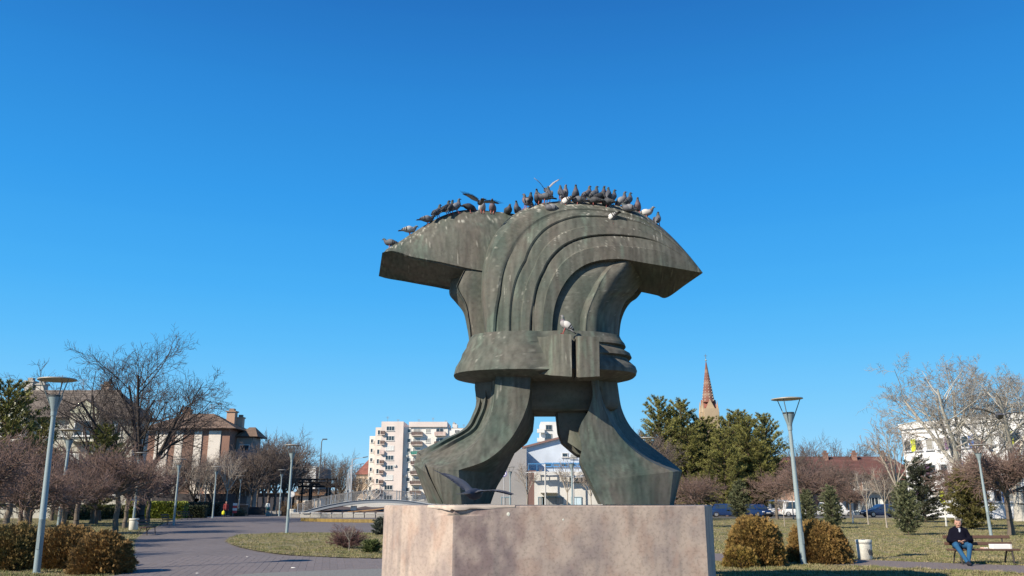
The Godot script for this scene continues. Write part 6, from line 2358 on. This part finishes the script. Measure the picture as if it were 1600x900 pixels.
func hand(bones: Array, wrist: Vector3, dir: Vector3, palm_down: Vector3, thumb_side: Vector3, col: Color, curl: float) -> void:
	var d := dir.normalized()
	var s := thumb_side.normalized()
	var n := palm_down.normalized()
	var knuckle := wrist + d * 0.085
	for k in 4:
		bones.append([wrist + s * (0.012 - 0.008 * k), knuckle + s * (0.03 - 0.02 * k), 0.018, 0.012, col, 0.012])
	var lens := [0.068, 0.078, 0.072, 0.055]
	for k in 4:
		var p := knuckle + s * (0.03 - 0.02 * k)
		var dd := d
		for j in 3:
			var step: float = lens[k] * [0.45, 0.32, 0.23][j]
			dd = (dd + n * curl * (0.5 + 0.3 * j)).normalized()
			bones.append([p, p + dd * step, 0.0095 - 0.001 * j, 0.0088 - 0.001 * j, col, 0.004])
			p = p + dd * step
	var t0 := wrist + s * 0.028 + d * 0.025
	var t1 := t0 + (d * 0.6 + s * 0.7 + n * 0.2).normalized() * 0.035
	var t2 := t1 + (d * 0.9 + s * 0.1 + n * 0.3).normalized() * 0.03
	bones.append([t0, t1, 0.014, 0.011, col, 0.008])
	bones.append([t1, t2, 0.011, 0.009, col, 0.004])


func head_bones(c: Vector3, fwd: Vector3, skin_c: Color, hair_c: Color, hair: bool) -> Array:
	var f := fwd.normalized()
	var r := f.cross(Vector3.UP).normalized()
	var u := r.cross(f)
	var b := []
	b.append([c + u * 0.03 - f * 0.02, c + u * 0.03 + f * 0.01, 0.093, 0.085, skin_c, 0.03])
	b.append([c - u * 0.01 + f * 0.03, c - u * 0.075 + f * 0.045, 0.066, 0.042, skin_c, 0.04])
	for s in [-1.0, 1.0]:
		b.append([c + r * s * 0.035 - u * 0.02 + f * 0.062, c + r * s * 0.03 - u * 0.055 + f * 0.055, 0.03, 0.026, skin_c, 0.03])
		b.append([c + r * s * 0.083 + u * 0.01 - f * 0.01, c + r * s * 0.088 - u * 0.03 - f * 0.005, 0.014, 0.009, skin_c * 0.95, 0.006])
		b.append([c + r * s * 0.018 + u * 0.022 + f * 0.09, c + r * s * 0.05 + u * 0.024 + f * 0.078, 0.006, 0.004, hair_c, 0.004])
		b.append([c + r * s * 0.032 + u * 0.003 + f * 0.082, c + r * s * 0.034 + u * 0.003 + f * 0.083, 0.008, 0.008, lin(0.10, 0.06, 0.05), 0.004])
	b.append([c + u * 0.012 + f * 0.092, c - u * 0.028 + f * 0.112, 0.009, 0.015, skin_c * 1.03, 0.012])
	b.append([c - r * 0.022 - u * 0.056 + f * 0.086, c + r * 0.022 - u * 0.056 + f * 0.086, 0.006, 0.006, lin(0.28, 0.11, 0.09), 0.004])
	b.append([c - u * 0.09 + f * 0.062, c - u * 0.095 + f * 0.06, 0.022, 0.02, skin_c, 0.02])
	if hair:
		b.append([c + u * 0.072 - f * 0.035, c + u * 0.078 + f * 0.025, 0.068, 0.056, hair_c, 0.015])
		b.append([c + u * 0.02 - f * 0.06, c - u * 0.03 - f * 0.06, 0.064, 0.05, hair_c, 0.015])
		for s in [-1.0, 1.0]:
			b.append([c + r * s * 0.062 + u * 0.05 - f * 0.0, c + r * s * 0.07 + u * 0.015 - f * 0.02, 0.03, 0.02, hair_c, 0.01])
	return b


func build_people() -> void:
	var skin_c := lin(0.52, 0.30, 0.22)
	var navy := lin(0.008, 0.009, 0.018)
	var denim := lin(0.035, 0.11, 0.23)
	var shoe := lin(0.035, 0.035, 0.04)
	var shirt := lin(0.42, 0.44, 0.50)
	var o := thing("person", "seated man in a dark navy jacket and blue jeans, hands folded, feet crossed", "person", Vector3(12.88, 0, -24.98), -0.33)
	var g := Geo.new()
	var hip_l := Vector3(-0.10, 0.52, 0.02); var hip_r := Vector3(0.10, 0.52, 0.02)
	var knee_l := Vector3(-0.17, 0.53, 0.44); var knee_r := Vector3(0.17, 0.53, 0.44)
	var ank_l := Vector3(0.02, 0.12, 0.62); var ank_r := Vector3(0.07, 0.10, 0.52)
	var chest := Vector3(0, 0.86, -0.04)
	var wr_l := Vector3(-0.10, 0.645, 0.24); var wr_r := Vector3(0.11, 0.645, 0.24)
	var bones := [
		[hip_l, knee_l, 0.105, 0.072, denim, 0.05], [hip_r, knee_r, 0.105, 0.072, denim, 0.05],
		[knee_l, ank_l, 0.07, 0.05, denim, 0.03], [knee_r, ank_r, 0.07, 0.05, denim, 0.03],
		[ank_l + Vector3(0.01, -0.035, 0.0), ank_l + Vector3(0.05, -0.06, 0.17), 0.048, 0.042, shoe, 0.02], [ank_r + Vector3(0.0, -0.035, 0.0), ank_r + Vector3(-0.04, -0.045, 0.17), 0.048, 0.042, shoe, 0.02],
		[Vector3(-0.06, 0.55, -0.02), Vector3(0.06, 0.55, -0.02), 0.16, 0.16, navy, 0.06],
		[Vector3(0, 0.66, 0.02), Vector3(0, 0.86, -0.03), 0.20, 0.175, navy, 0.08],
		[Vector3(-0.11, 0.90, -0.05), Vector3(0.11, 0.90, -0.05), 0.11, 0.11, navy, 0.06],
		[Vector3(-0.165, 0.905, -0.05), Vector3(-0.265, 0.67, 0.0), 0.088, 0.078, navy, 0.05], [Vector3(0.165, 0.905, -0.05), Vector3(0.265, 0.67, 0.0), 0.088, 0.078, navy, 0.05],
		[Vector3(-0.265, 0.67, 0.0), wr_l + Vector3(-0.02, 0.005, -0.01), 0.08, 0.056, navy, 0.04], [Vector3(0.265, 0.67, 0.0), wr_r + Vector3(0.02, 0.005, -0.01), 0.08, 0.056, navy, 0.04],
		[Vector3(-0.09, 0.985, 0.0), Vector3(-0.02, 0.93, 0.1), 0.035, 0.03, navy, 0.02], [Vector3(0.09, 0.985, 0.0), Vector3(0.02, 0.93, 0.1), 0.035, 0.03, navy, 0.02],
		[Vector3(-0.08, 1.0, -0.08), Vector3(0.08, 1.0, -0.08), 0.05, 0.05, navy, 0.03],
		[Vector3(0, 0.97, 0.06), Vector3(0, 0.90, 0.155), 0.045, 0.02, shirt, 0.01],
		[Vector3(0, 0.98, 0.0), Vector3(0, 1.05, 0.03), 0.06, 0.056, skin_c, 0.02]]
	skin(g, bones, 0.015)
	skin(g, head_bones(Vector3(0, 1.125, 0.045), Vector3(-0.1, -0.06, 1.0), skin_c, lin(0.12, 0.105, 0.095), true), 0.0055)
	bones = []
	hand(bones, wr_l, Vector3(0.8, -0.15, 0.42), Vector3(0.1, -1.0, -0.2), Vector3(0.2, 0.5, 0.8), skin_c, 0.45)
	hand(bones, wr_r + Vector3(0, 0.012, 0.0), Vector3(-0.8, -0.1, 0.5), Vector3(-0.1, -1.0, -0.2), Vector3(-0.2, 0.5, 0.8), skin_c, 0.45)
	skin(g, bones, 0.0045)
	var cloth := surface("cloth", 0.95, 6.0, 0.2, 0.3)
	cloth.metallic_specular = 0.15
	part("body", g, cloth, o)
	# people far across the plaza
	var data := [["person walking in a dark red coat with a yellow bag on the plaza", 352, 98, 0.5, lin(0.26, 0.06, 0.06), lin(0.03, 0.028, 0.03), lin(0.06, 0.05, 0.05)],
		["person in a white jacket and green trousers walking away across the plaza", 417.5, 112, PI, lin(0.66, 0.72, 0.70), lin(0.05, 0.22, 0.20), lin(0.07, 0.06, 0.05)],
		["person in dark clothes standing before the silver parked car", 46, 77, 1.2, lin(0.016, 0.016, 0.022), lin(0.02, 0.02, 0.025), lin(0.03, 0.025, 0.02)]]
	for q in data:
		var p := thing("person", q[0], "person", on_ground(q[1], q[2]), q[3])
		g = Geo.new()
		var top: Color = q[4]
		var leg: Color = q[5]
		var jac: Color = top if q[1] != 417.5 else q[5]
		bones = [[Vector3(-0.09, 0.92, 0), Vector3(-0.10, 0.50, 0.08), 0.095, 0.065, leg, 0.04], [Vector3(-0.10, 0.50, 0.08), Vector3(-0.10, 0.09, 0.0), 0.065, 0.045, leg, 0.03],
			[Vector3(0.09, 0.92, 0), Vector3(0.10, 0.50, 0.02), 0.095, 0.065, leg, 0.04], [Vector3(0.10, 0.50, 0.02), Vector3(0.10, 0.10, -0.14), 0.065, 0.045, leg, 0.03],
			[Vector3(-0.10, 0.05, -0.02), Vector3(-0.11, 0.04, 0.15), 0.045, 0.04, shoe, 0.02], [Vector3(0.10, 0.06, -0.16), Vector3(0.11, 0.04, 0.0), 0.045, 0.04, shoe, 0.02],
			[Vector3(0, 0.86, 0), Vector3(0, 1.05, 0), 0.165, 0.16, jac, 0.06], [Vector3(0, 1.0, 0), Vector3(0, 1.30, 0), 0.165, 0.17, top, 0.06], [Vector3(-0.15, 1.38, 0), Vector3(0.15, 1.38, 0), 0.085, 0.085, top, 0.05],
			[Vector3(-0.2, 1.37, 0), Vector3(-0.26, 1.08, -0.02), 0.07, 0.056, top, 0.04], [Vector3(-0.26, 1.08, -0.02), Vector3(-0.25, 0.84, 0.1), 0.055, 0.042, top, 0.03],
			[Vector3(0.2, 1.37, 0), Vector3(0.26, 1.08, -0.02), 0.07, 0.056, top, 0.04], [Vector3(0.26, 1.08, -0.02), Vector3(0.25, 0.84, 0.08), 0.055, 0.042, top, 0.03],
			[Vector3(0, 1.42, 0), Vector3(0, 1.52, 0.02), 0.055, 0.052, skin_c, 0.02]]
		skin(g, bones, 0.024)
		skin(g, head_bones(Vector3(0, 1.60, 0.03), Vector3(0, 0, 1), skin_c, q[6], true), 0.012)
		bones = []
		hand(bones, Vector3(-0.25, 0.83, 0.1), Vector3(0, -1, 0.15), Vector3(1, 0, 0), Vector3(0, 0, 1), skin_c, 0.25)
		hand(bones, Vector3(0.25, 0.83, 0.08), Vector3(0, -1, 0.15), Vector3(-1, 0, 0), Vector3(0, 0, 1), skin_c, 0.25)
		skin(g, bones, 0.008)
		part("body", g, surface("cloth"), p)
		if q[1] == 352:
			var bag := thing("shopping_bag", "yellow plastic bag in the hand of the person in the red coat", "bag", p.position + p.transform.basis * Vector3(-0.27, 0.28, 0.12))
			g = Geo.new()
			g.lathe([[0.0, 0.0], [0.15, 0.01], [0.19, 0.15], [0.16, 0.33], [0.05, 0.42], [0.02, 0.46], [0.0, 0.46]], 12, lin(0.62, 0.60, 0.03), Vector3.ZERO, Basis.from_scale(Vector3(1, 1, 0.6)))
			part("sack", g, surface("card"), bag)


# ---------- pigeons ----------

func ring(mid: Vector3, along: Vector3, ry: float, rz: float, k := 12) -> Array:
	var a := along.normalized()
	var up := Vector3(0, 0, 1).cross(a).normalized()
	var row := []
	for i in k:
		var t := TAU * i / k
		row.append(mid + up * cos(t) * ry + Vector3(0, 0, 1) * sin(t) * rz)
	return row


func pigeon_mesh(pose: int, tone: Color, wing: Color, s: int) -> ArrayMesh:
	var g := Geo.new()
	# spine from tail to beak: x, y, half height, half width
	var spine := [[-0.165, 0.052, 0.006, 0.03], [-0.10, 0.078, 0.012, 0.032], [-0.06, 0.10, 0.034, 0.040], [0.0, 0.128, 0.05, 0.053], [0.045, 0.158, 0.045, 0.047], [0.062, 0.20, 0.027, 0.028], [0.072, 0.232, 0.021, 0.019], [0.090, 0.245, 0.017, 0.016], [0.104, 0.240, 0.007, 0.007], [0.122, 0.232, 0.002, 0.003]]
	if pose == 1:   # level
		spine = [[-0.19, 0.075, 0.006, 0.034], [-0.11, 0.09, 0.012, 0.034], [-0.06, 0.10, 0.036, 0.042], [0.0, 0.112, 0.05, 0.056], [0.055, 0.125, 0.044, 0.048], [0.085, 0.152, 0.028, 0.028], [0.10, 0.176, 0.02, 0.019], [0.117, 0.185, 0.017, 0.016], [0.131, 0.179, 0.007, 0.007], [0.149, 0.172, 0.002, 0.003]]
	elif pose == 2:   # crouched, neck drawn in
		spine = [[-0.17, 0.04, 0.006, 0.034], [-0.10, 0.055, 0.014, 0.036], [-0.05, 0.07, 0.042, 0.05], [0.0, 0.085, 0.056, 0.062], [0.045, 0.10, 0.05, 0.054], [0.066, 0.128, 0.032, 0.034], [0.078, 0.15, 0.021, 0.02], [0.094, 0.158, 0.017, 0.016], [0.107, 0.152, 0.007, 0.007], [0.124, 0.145, 0.002, 0.003]]
	elif pose == 3:   # pecking, head down
		spine = [[-0.18, 0.115, 0.006, 0.034], [-0.10, 0.118, 0.013, 0.035], [-0.05, 0.118, 0.04, 0.045], [0.0, 0.115, 0.052, 0.057], [0.05, 0.105, 0.043, 0.046], [0.088, 0.078, 0.027, 0.028], [0.105, 0.052, 0.02, 0.019], [0.113, 0.036, 0.017, 0.016], [0.114, 0.022, 0.007, 0.007], [0.114, 0.004, 0.002, 0.003]]
	var secs := []
	for i in spine.size():
		var a := Vector3(spine[maxi(i - 1, 0)][0], spine[maxi(i - 1, 0)][1], 0)
		var b := Vector3(spine[mini(i + 1, spine.size() - 1)][0], spine[mini(i + 1, spine.size() - 1)][1], 0)
		secs.append(ring(Vector3(spine[i][0], spine[i][1], 0), b - a, spine[i][2], spine[i][3]))
	var neck := Vector3(spine[5][0], spine[5][1], 0)
	var tail := Vector3(spine[1][0], spine[1][1], 0)
	var eye := Vector3(spine[7][0], spine[7][1], 0)
	var paint := func(p: Vector3, _n):
		if p.distance_to(tail + Vector3(-0.05, 0, 0)) < 0.055 and p.x < tail.x + 0.01:
			return lin(0.03, 0.033, 0.04) if p.x < tail.x - 0.045 else tone * 0.8
		if p.x > eye.x + 0.008 and p.distance_to(eye) > 0.012 and p.distance_to(eye) < 0.06 and absf(p.z) < 0.009:
			return lin(0.07, 0.06, 0.06)
		if p.distance_to(neck) < 0.038:
			return lin(0.03, 0.065, 0.05).lerp(lin(0.09, 0.045, 0.08), clampf((neck.y - p.y) * 30.0 + 0.5, 0.0, 1.0)).lerp(tone, 0.25)
		if p.y > neck.y or (pose == 3 and p.x > neck.x):
			return tone * 0.72
		return tone
	g.loft(secs, 3, 1, paint, false, 0.2)
	# folded wings with two dark bars
	var sh := Vector3(spine[4][0] - 0.005, spine[4][1] + 0.004, 0)
	var tp := Vector3(spine[1][0] - 0.03, spine[1][1] + 0.012, 0)
	for z in [-1.0, 1.0]:
		var ws := []
		for q in [[0.0, 0.006, 0.006, 0.030], [0.12, 0.03, 0.012, 0.040], [0.35, 0.041, 0.015, 0.047], [0.6, 0.034, 0.013, 0.043], [0.8, 0.02, 0.009, 0.032], [0.93, 0.012, 0.006, 0.022], [1.0, 0.004, 0.003, 0.016]]:
			ws.append(ring(sh.lerp(tp, q[0]) + Vector3(0, 0.004, z * q[3]), tp - sh, q[1], q[2], 8))
		var along := (tp - sh).normalized()
		var far := sh.distance_to(tp)
		g.loft(ws, 4, 1, func(p: Vector3, _n):
			var t := (p - sh).dot(along) / far
			if t > 0.86: return lin(0.035, 0.036, 0.042)
			if absf(t - 0.62) < 0.045 or absf(t - 0.77) < 0.035: return lin(0.025, 0.025, 0.03)
			return wing, false, 0.2)
		# leg and toes
		if pose != 2:
			var foot := Vector3(0.012, 0.0, z * 0.022)
			var red := lin(0.36, 0.10, 0.09)
			g.tube(Vector3(-0.005, 0.085, z * 0.024), foot + Vector3(-0.004, 0.006, 0), 0.008, 0.0045, 5, red)
			for t in [-0.5, 0.0, 0.5, PI]:
				g.tube(foot + Vector3(-0.004, 0.005, 0), foot + Vector3(cos(t) * 0.03, 0.002, sin(t) * 0.03), 0.004, 0.002, 4, red)
		g.lathe([[0.0, -0.003], [0.004, 0.0], [0.0, 0.003]], 6, lin(0.30, 0.09, 0.03), eye + Vector3(0.002, 0.003, z * 0.0155))
	return g.mesh()


func flying_mesh(left_up: float, right_up: float, tone: Color, wing: Color) -> ArrayMesh:
	var g := Geo.new()
	var spine := [[-0.20, 0.0, 0.004, 0.062], [-0.13, 0.004, 0.008, 0.045], [-0.08, 0.004, 0.028, 0.034], [-0.02, 0.0, 0.046, 0.05], [0.05, 0.002, 0.046, 0.05], [0.095, 0.012, 0.03, 0.031], [0.118, 0.022, 0.022, 0.02], [0.135, 0.024, 0.017, 0.016], [0.148, 0.018, 0.007, 0.007], [0.166, 0.012, 0.002, 0.003]]
	var secs := []
	for i in spine.size():
		var a := Vector3(spine[maxi(i - 1, 0)][0], spine[maxi(i - 1, 0)][1], 0)
		var b := Vector3(spine[mini(i + 1, spine.size() - 1)][0], spine[mini(i + 1, spine.size() - 1)][1], 0)
		secs.append(ring(Vector3(spine[i][0], spine[i][1], 0), b - a, spine[i][2], spine[i][3]))
	g.loft(secs, 3, 1, func(p: Vector3, _n): return lin(0.03, 0.032, 0.04) if p.x < -0.15 else (lin(0.04, 0.07, 0.06).lerp(tone, 0.3) if p.x > 0.085 and p.x < 0.12 else (lin(0.07, 0.06, 0.06) if p.x > 0.146 else tone)), false, 0.2)
	for z in [-1.0, 1.0]:
		var up: float = left_up if z < 0 else right_up
		var ws := []
		var n := 10
		for i in n + 1:
			var t := float(i) / n
			var bend := up * (1.0 if t < 0.45 else 1.0) - 0.25 * maxf(0.0, t - 0.5)
			var y := 0.025 + 0.33 * t * sin(bend)
			var w := 0.035 + 0.33 * t * cos(bend)
			var lead := 0.07 + 0.05 * sin(minf(t / 0.45, 1.0) * PI * 0.5) - 0.13 * maxf(0.0, t - 0.42)
			var trail := lerpf(-0.05, -0.075, minf(t / 0.5, 1.0)) + 0.10 * maxf(0.0, t - 0.55) * (1.0 if t < 0.98 else 1.5)
			var thick := lerpf(0.010, 0.0025, t)
			var up_v := Vector3(0, cos(bend), -z * sin(bend))
			var a := Vector3(lead, y, z * w); var b := Vector3(trail, y - 0.012, z * w)
			ws.append([a, a.lerp(b, 0.2) + up_v * thick, a.lerp(b, 0.6) + up_v * (thick * 0.6 + 0.006), b, a.lerp(b, 0.6) + up_v * (0.004 - thick * 0.3), a.lerp(b, 0.2) - up_v * thick * 0.5])
		g.loft(ws, 2, 1, func(p: Vector3, _n):
			if absf(p.z) > 0.27 or p.x < -0.055: return lin(0.045, 0.047, 0.055)
			return wing, false, 0.3)
		# primaries and secondaries as separate feathers
		for k in 18:
			var t := 0.12 + 0.88 * k / 17.0
			var bend := up - 0.25 * maxf(0.0, t - 0.5)
			var y := 0.018 + 0.33 * t * sin(bend)
			var w := 0.035 + 0.33 * t * cos(bend)
			var sweep := maxf(0.0, t - 0.5) * 1.9
			var d := Vector3(-cos(sweep), 0.0, 0.0) + Vector3(0, sin(bend), z * cos(bend)) * sin(sweep)
			var p := Vector3(-0.03 + 0.06 * maxf(0.0, t - 0.5), y, z * w)
			var l := 0.055 + 0.06 * t
			var sd := Vector3(0, sin(bend), z * cos(bend)) * 0.011
			var lift := Vector3(0, 0.0015, 0) * (k % 3)
			g.quad(p - sd + lift, p - sd * 0.8 + d * l * 0.8 + lift, p + d * l + lift, p + sd + lift, lin(0.06, 0.062, 0.072))
	return g.mesh()


func build_pigeons() -> void:
	var m := surface("feathers", 0.7)
	var looks := {
		"slate": [lin(0.075, 0.08, 0.095), lin(0.10, 0.108, 0.125)], "dark": [lin(0.035, 0.036, 0.043), lin(0.042, 0.044, 0.052)],
		"grey": [lin(0.115, 0.12, 0.135), lin(0.21, 0.215, 0.23)], "mauve": [lin(0.14, 0.105, 0.11), lin(0.15, 0.14, 0.15)], "pale": [lin(0.30, 0.29, 0.29), lin(0.50, 0.49, 0.47)], "white": [lin(0.22, 0.20, 0.20), lin(0.62, 0.61, 0.59)]}
	var meshes := {}
	# where the feet are, height below the ridge line, pose, look, direction faced in degrees (0 = right, 90 = away, -90 = towards the photographer)
	var birds := [
		[609, 389.5, "L", 1, "slate", 165, "pigeon on the outermost tip of the left wing, facing away left"],
		[640, 369, "L", 1, "pale", 20, "pale barred pigeon second from the left wing's tip"],
		[668, 352.5, "L", 1, "grey", 25, "grey barred pigeon third from the left wing's tip"],
		[686, 343, "L", 0, "slate", 40, "upright slate pigeon fourth from the left wing's tip"],
		[700, 337, "L", 0, "dark", 35, "dark pigeon at the left of the close pair on the left wing"],
		[706, 336, "L", 0, "dark", 60, "dark pigeon at the right of the close pair on the left wing"],
		[716, 334, "L", 0, "grey", 20, "lighter pigeon with raised head right of the dark pair"],
		[734, 333.5, "L", 3, "dark", 20, "dark crouching pigeon pecking on the left wing's ridge"],
		[754, 334, "L", 0, "pale", -80, "pale pigeon standing right under the flying one"],
		[769, 335, "L", 0, "mauve", -95, "rusty breasted pigeon facing the photographer on the left wing"],
		[794, 336.5, "L", 2, "dark", -70, "small crouched pigeon in the dip between the wings"],
		[807, 338, "L", 0, "slate", -110, "upright pigeon in the dip, beside the arch"],
		[820, 327.5, "A", 0, "mauve", 150, "pale mauve pigeon lowest on the arch's left slope"],
		[829, 325, "A", 0, "dark", 60, "dark pigeon second up the arch's left slope"],
		[839, 320.5, "A", 0, "slate", -110, "upright pigeon third up the arch's left slope"],
		[851, 318, "F", 1, "slate", 175, "level slate pigeon facing left at the arch's upper left"],
		[857, 315.5, "A", 0, "slate", 100, "pigeon standing under the landing one"],
		[861, 333, "F", 2, "grey", 185, "large grey pigeon crouched on the arch's front face"],
		[876, 314, "A", 0, "slate", 100, "slim pigeon left of the white winged one"],
		[884, 314, "A", 0, "white", -70, "white winged pigeon on the top of the arch"],
		[887, 325, "F", 3, "white", 150, "white pigeon leaning down the arch's front, tail to the right"],
		[900, 314, "A", 0, "slate", -90, "upright pigeon with pale beak on the arch's top"],
		[903, 323, "F", 1, "slate", 160, "slate pigeon with tail to the right below the one with the pale beak"],
		[921, 315, "A", 0, "mauve", 30, "mauve pigeon at the left end of the dense group"],
		[928, 324, "F", 1, "dark", 150, "dark pigeon in front at the left of the dense group"],
		[932, 315.5, "A", 0, "slate", 15, "pigeon with raised head looking right in the dense group"],
		[938, 318, "A", 1, "dark", 20, "dark low pigeon in the middle of the dense group"],
		[944, 316, "A", 0, "dark", -60, "dark upright pigeon in the middle of the dense group"],
		[949, 326.5, "F", 1, "dark", 140, "dark pigeon in front at the right of the dense group"],
		[951, 317, "A", 0, "slate", 70, "upright pigeon behind at the right of the dense group"],
		[960, 321, "A", 0, "slate", 25, "slate pigeon at the right end of the dense group"],
		[976, 324.5, "A", 0, "grey", -20, "left pigeon of the trio on the arch's right slope"],
		[985, 325.5, "A", 0, "slate", 30, "right pigeon of the trio on the arch's right slope"],
		[982, 333, "F", 2, "grey", 170, "lowest pigeon of the trio, crouched in front"],
		[997, 334, "A", 0, "mauve", -90, "pale mauve pigeon standing alone right of the trio"],
		[1011, 343, "A", 1, "pale", -30, "small pale pigeon second from the right end"],
		[1029, 356, "A", 0, "grey", 60, "grey pigeon farthest right on the arch"],
		[959, 350, "F", 3, "white", 140, "pale pigeon clinging to the arch's front below the group"],
		[880, 522, "B", 0, "pale", 172, "pale pigeon standing on the belt end"]]
	for q in birds:
		var d := -0.78
		if q[2] == "A":
			d = -0.05
		elif q[2] == "F":
			d = table(q[1], [[314, 0.0], [320, 0.13], [335, 0.27], [350, 0.36]])
		elif q[2] == "B":
			d = 0.98
		var key := "%d%s" % [q[3], q[4]]
		if not meshes.has(key):
			meshes[key] = pigeon_mesh(q[3], looks[q[4]][0], looks[q[4]][1], 1)
		var o := inst("pigeon", meshes[key], m)
		o.position = st(q[0], q[1], d) + Vector3(0, -0.004, 0)
		o.rotation = Vector3(0, deg_to_rad(q[5]), deg_to_rad(-22.0 if q[6].begins_with("white pigeon leaning") or q[6].begins_with("pale pigeon clinging") else (16.0 if q[3] == 0 else 0.0)))
		o.scale = Vector3.ONE * (1.22 if q[2] != "B" else 1.25)
		tag(o, q[6], "pigeon", "pigeons perched on the monument")
	var fly := flying_mesh(0.62, 0.05, lin(0.025, 0.033, 0.055), lin(0.095, 0.10, 0.115))
	var fly2 := flying_mesh(0.45, 0.12, lin(0.08, 0.08, 0.09), lin(0.20, 0.20, 0.22))
	for q in [[740, 772, 6.9, 62.0, fly, 0.95, 0.0, "dark blue grey pigeon flying low before the monument's left foot"], [1562, 650, 12.4, 66.0, fly2, 1.0, 0.0, "pigeon flying before the plane trees at the right edge"], [751, 316, 14.8, 110.0, fly2, 1.0, 0.0, "pigeon flying with spread wings above the left wing"], [853, 297, 15.4, 95.0, flying_mesh(0.9, 0.85, lin(0.08, 0.08, 0.09), lin(0.3, 0.3, 0.32)), 0.9, 0.5, "pigeon landing with raised wings above the arch's top"]]:
		var o := inst("flying_pigeon", (q[4] as ArrayMesh), m)
		o.position = spot(q[0], q[1], q[2])
		o.rotation = Vector3(0, deg_to_rad(q[3]), q[6])
		o.scale = Vector3.ONE * q[5]
		tag(o, q[7], "pigeon", "pigeons in flight")


func build_all() -> void:
	build_ground()
	build_plinth()
	build_statue()
	build_houses()
	build_more_houses()
	build_far_edge()
	build_trees()
	build_lamps()
	build_plaza()
	red_white_sign()
	build_benches()
	build_cars()
	build_people()
	build_pigeons()


func setup() -> void:
	noise_a.seed = 11; noise_a.frequency = 1.0; noise_a.fractal_octaves = 4
	noise_b.seed = 23; noise_b.frequency = 1.0; noise_b.fractal_octaves = 3
	noise_c.seed = 37; noise_c.frequency = 1.0; noise_c.fractal_octaves = 3
	var cam := Camera3D.new()
	cam.name = "camera"
	cam.position = Vector3(0, EYE, 0)
	cam.rotation_degrees = Vector3(TILT, 0, 0)
	cam.fov = 2.0 * rad_to_deg(atan(450.0 / FOCAL))
	cam.far = 3000.0
	add_child(cam)
	var env := Environment.new()
	env.background_mode = Environment.BG_SKY
	env.tonemap_mode = Environment.TONE_MAPPER_LINEAR
	env.tonemap_exposure = 1.42
	env.sdfgi_enabled = true
	env.ssao_enabled = true
	env.ssil_enabled = true
	# clear winter sky: sRGB colours by height above the horizon in degrees
	var bands := [[0.0, 180, 225, 253], [3.0, 154, 217, 254], [6.0, 128, 206, 254], [10.0, 98, 191, 252], [14.0, 75, 176, 247], [20.0, 56, 157, 236], [27.0, 46, 137, 217], [34.0, 38, 114, 193], [50.0, 25, 86, 160], [90.0, 16, 64, 130]]
	var im := Image.create(8, 512, false, Image.FORMAT_RGB8)
	for y in 512:
		var el := 90.0 - (y + 0.5) / 512.0 * 180.0
		var c := Color8(96, 92, 80)
		if el >= 0.0:
			for i in bands.size() - 1:
				if el <= bands[i + 1][0]:
					var t: float = (el - bands[i][0]) / (bands[i + 1][0] - bands[i][0])
					c = Color8(bands[i][1], bands[i][2], bands[i][3]).lerp(Color8(bands[i + 1][1], bands[i + 1][2], bands[i + 1][3]), t)
					break
		for x in 8:
			im.set_pixel(x, y, c)
	var pano := PanoramaSkyMaterial.new()
	pano.energy_multiplier = 1.0 / 1.42
	pano.panorama = ImageTexture.create_from_image(im)
	var sky := Sky.new()
	sky.sky_material = pano
	env.sky = sky
	var we := WorldEnvironment.new()
	we.environment = env
	we.name = "air"
	add_child(we)
	var sun := DirectionalLight3D.new()
	sun.name = "sun"
	sun.light_energy = 1.6
	sun.light_color = Color(1.0, 0.95, 0.87)
	sun.light_angular_distance = 0.5
	sun.shadow_enabled = true
	sun.rotation_degrees = Vector3(-SUN_HEIGHT, -SUN_SIDE, 0)
	add_child(sun)


const SUN_HEIGHT := 34.5
const SUN_SIDE := 51.0


func _ready() -> void:
	setup()
	build_all()
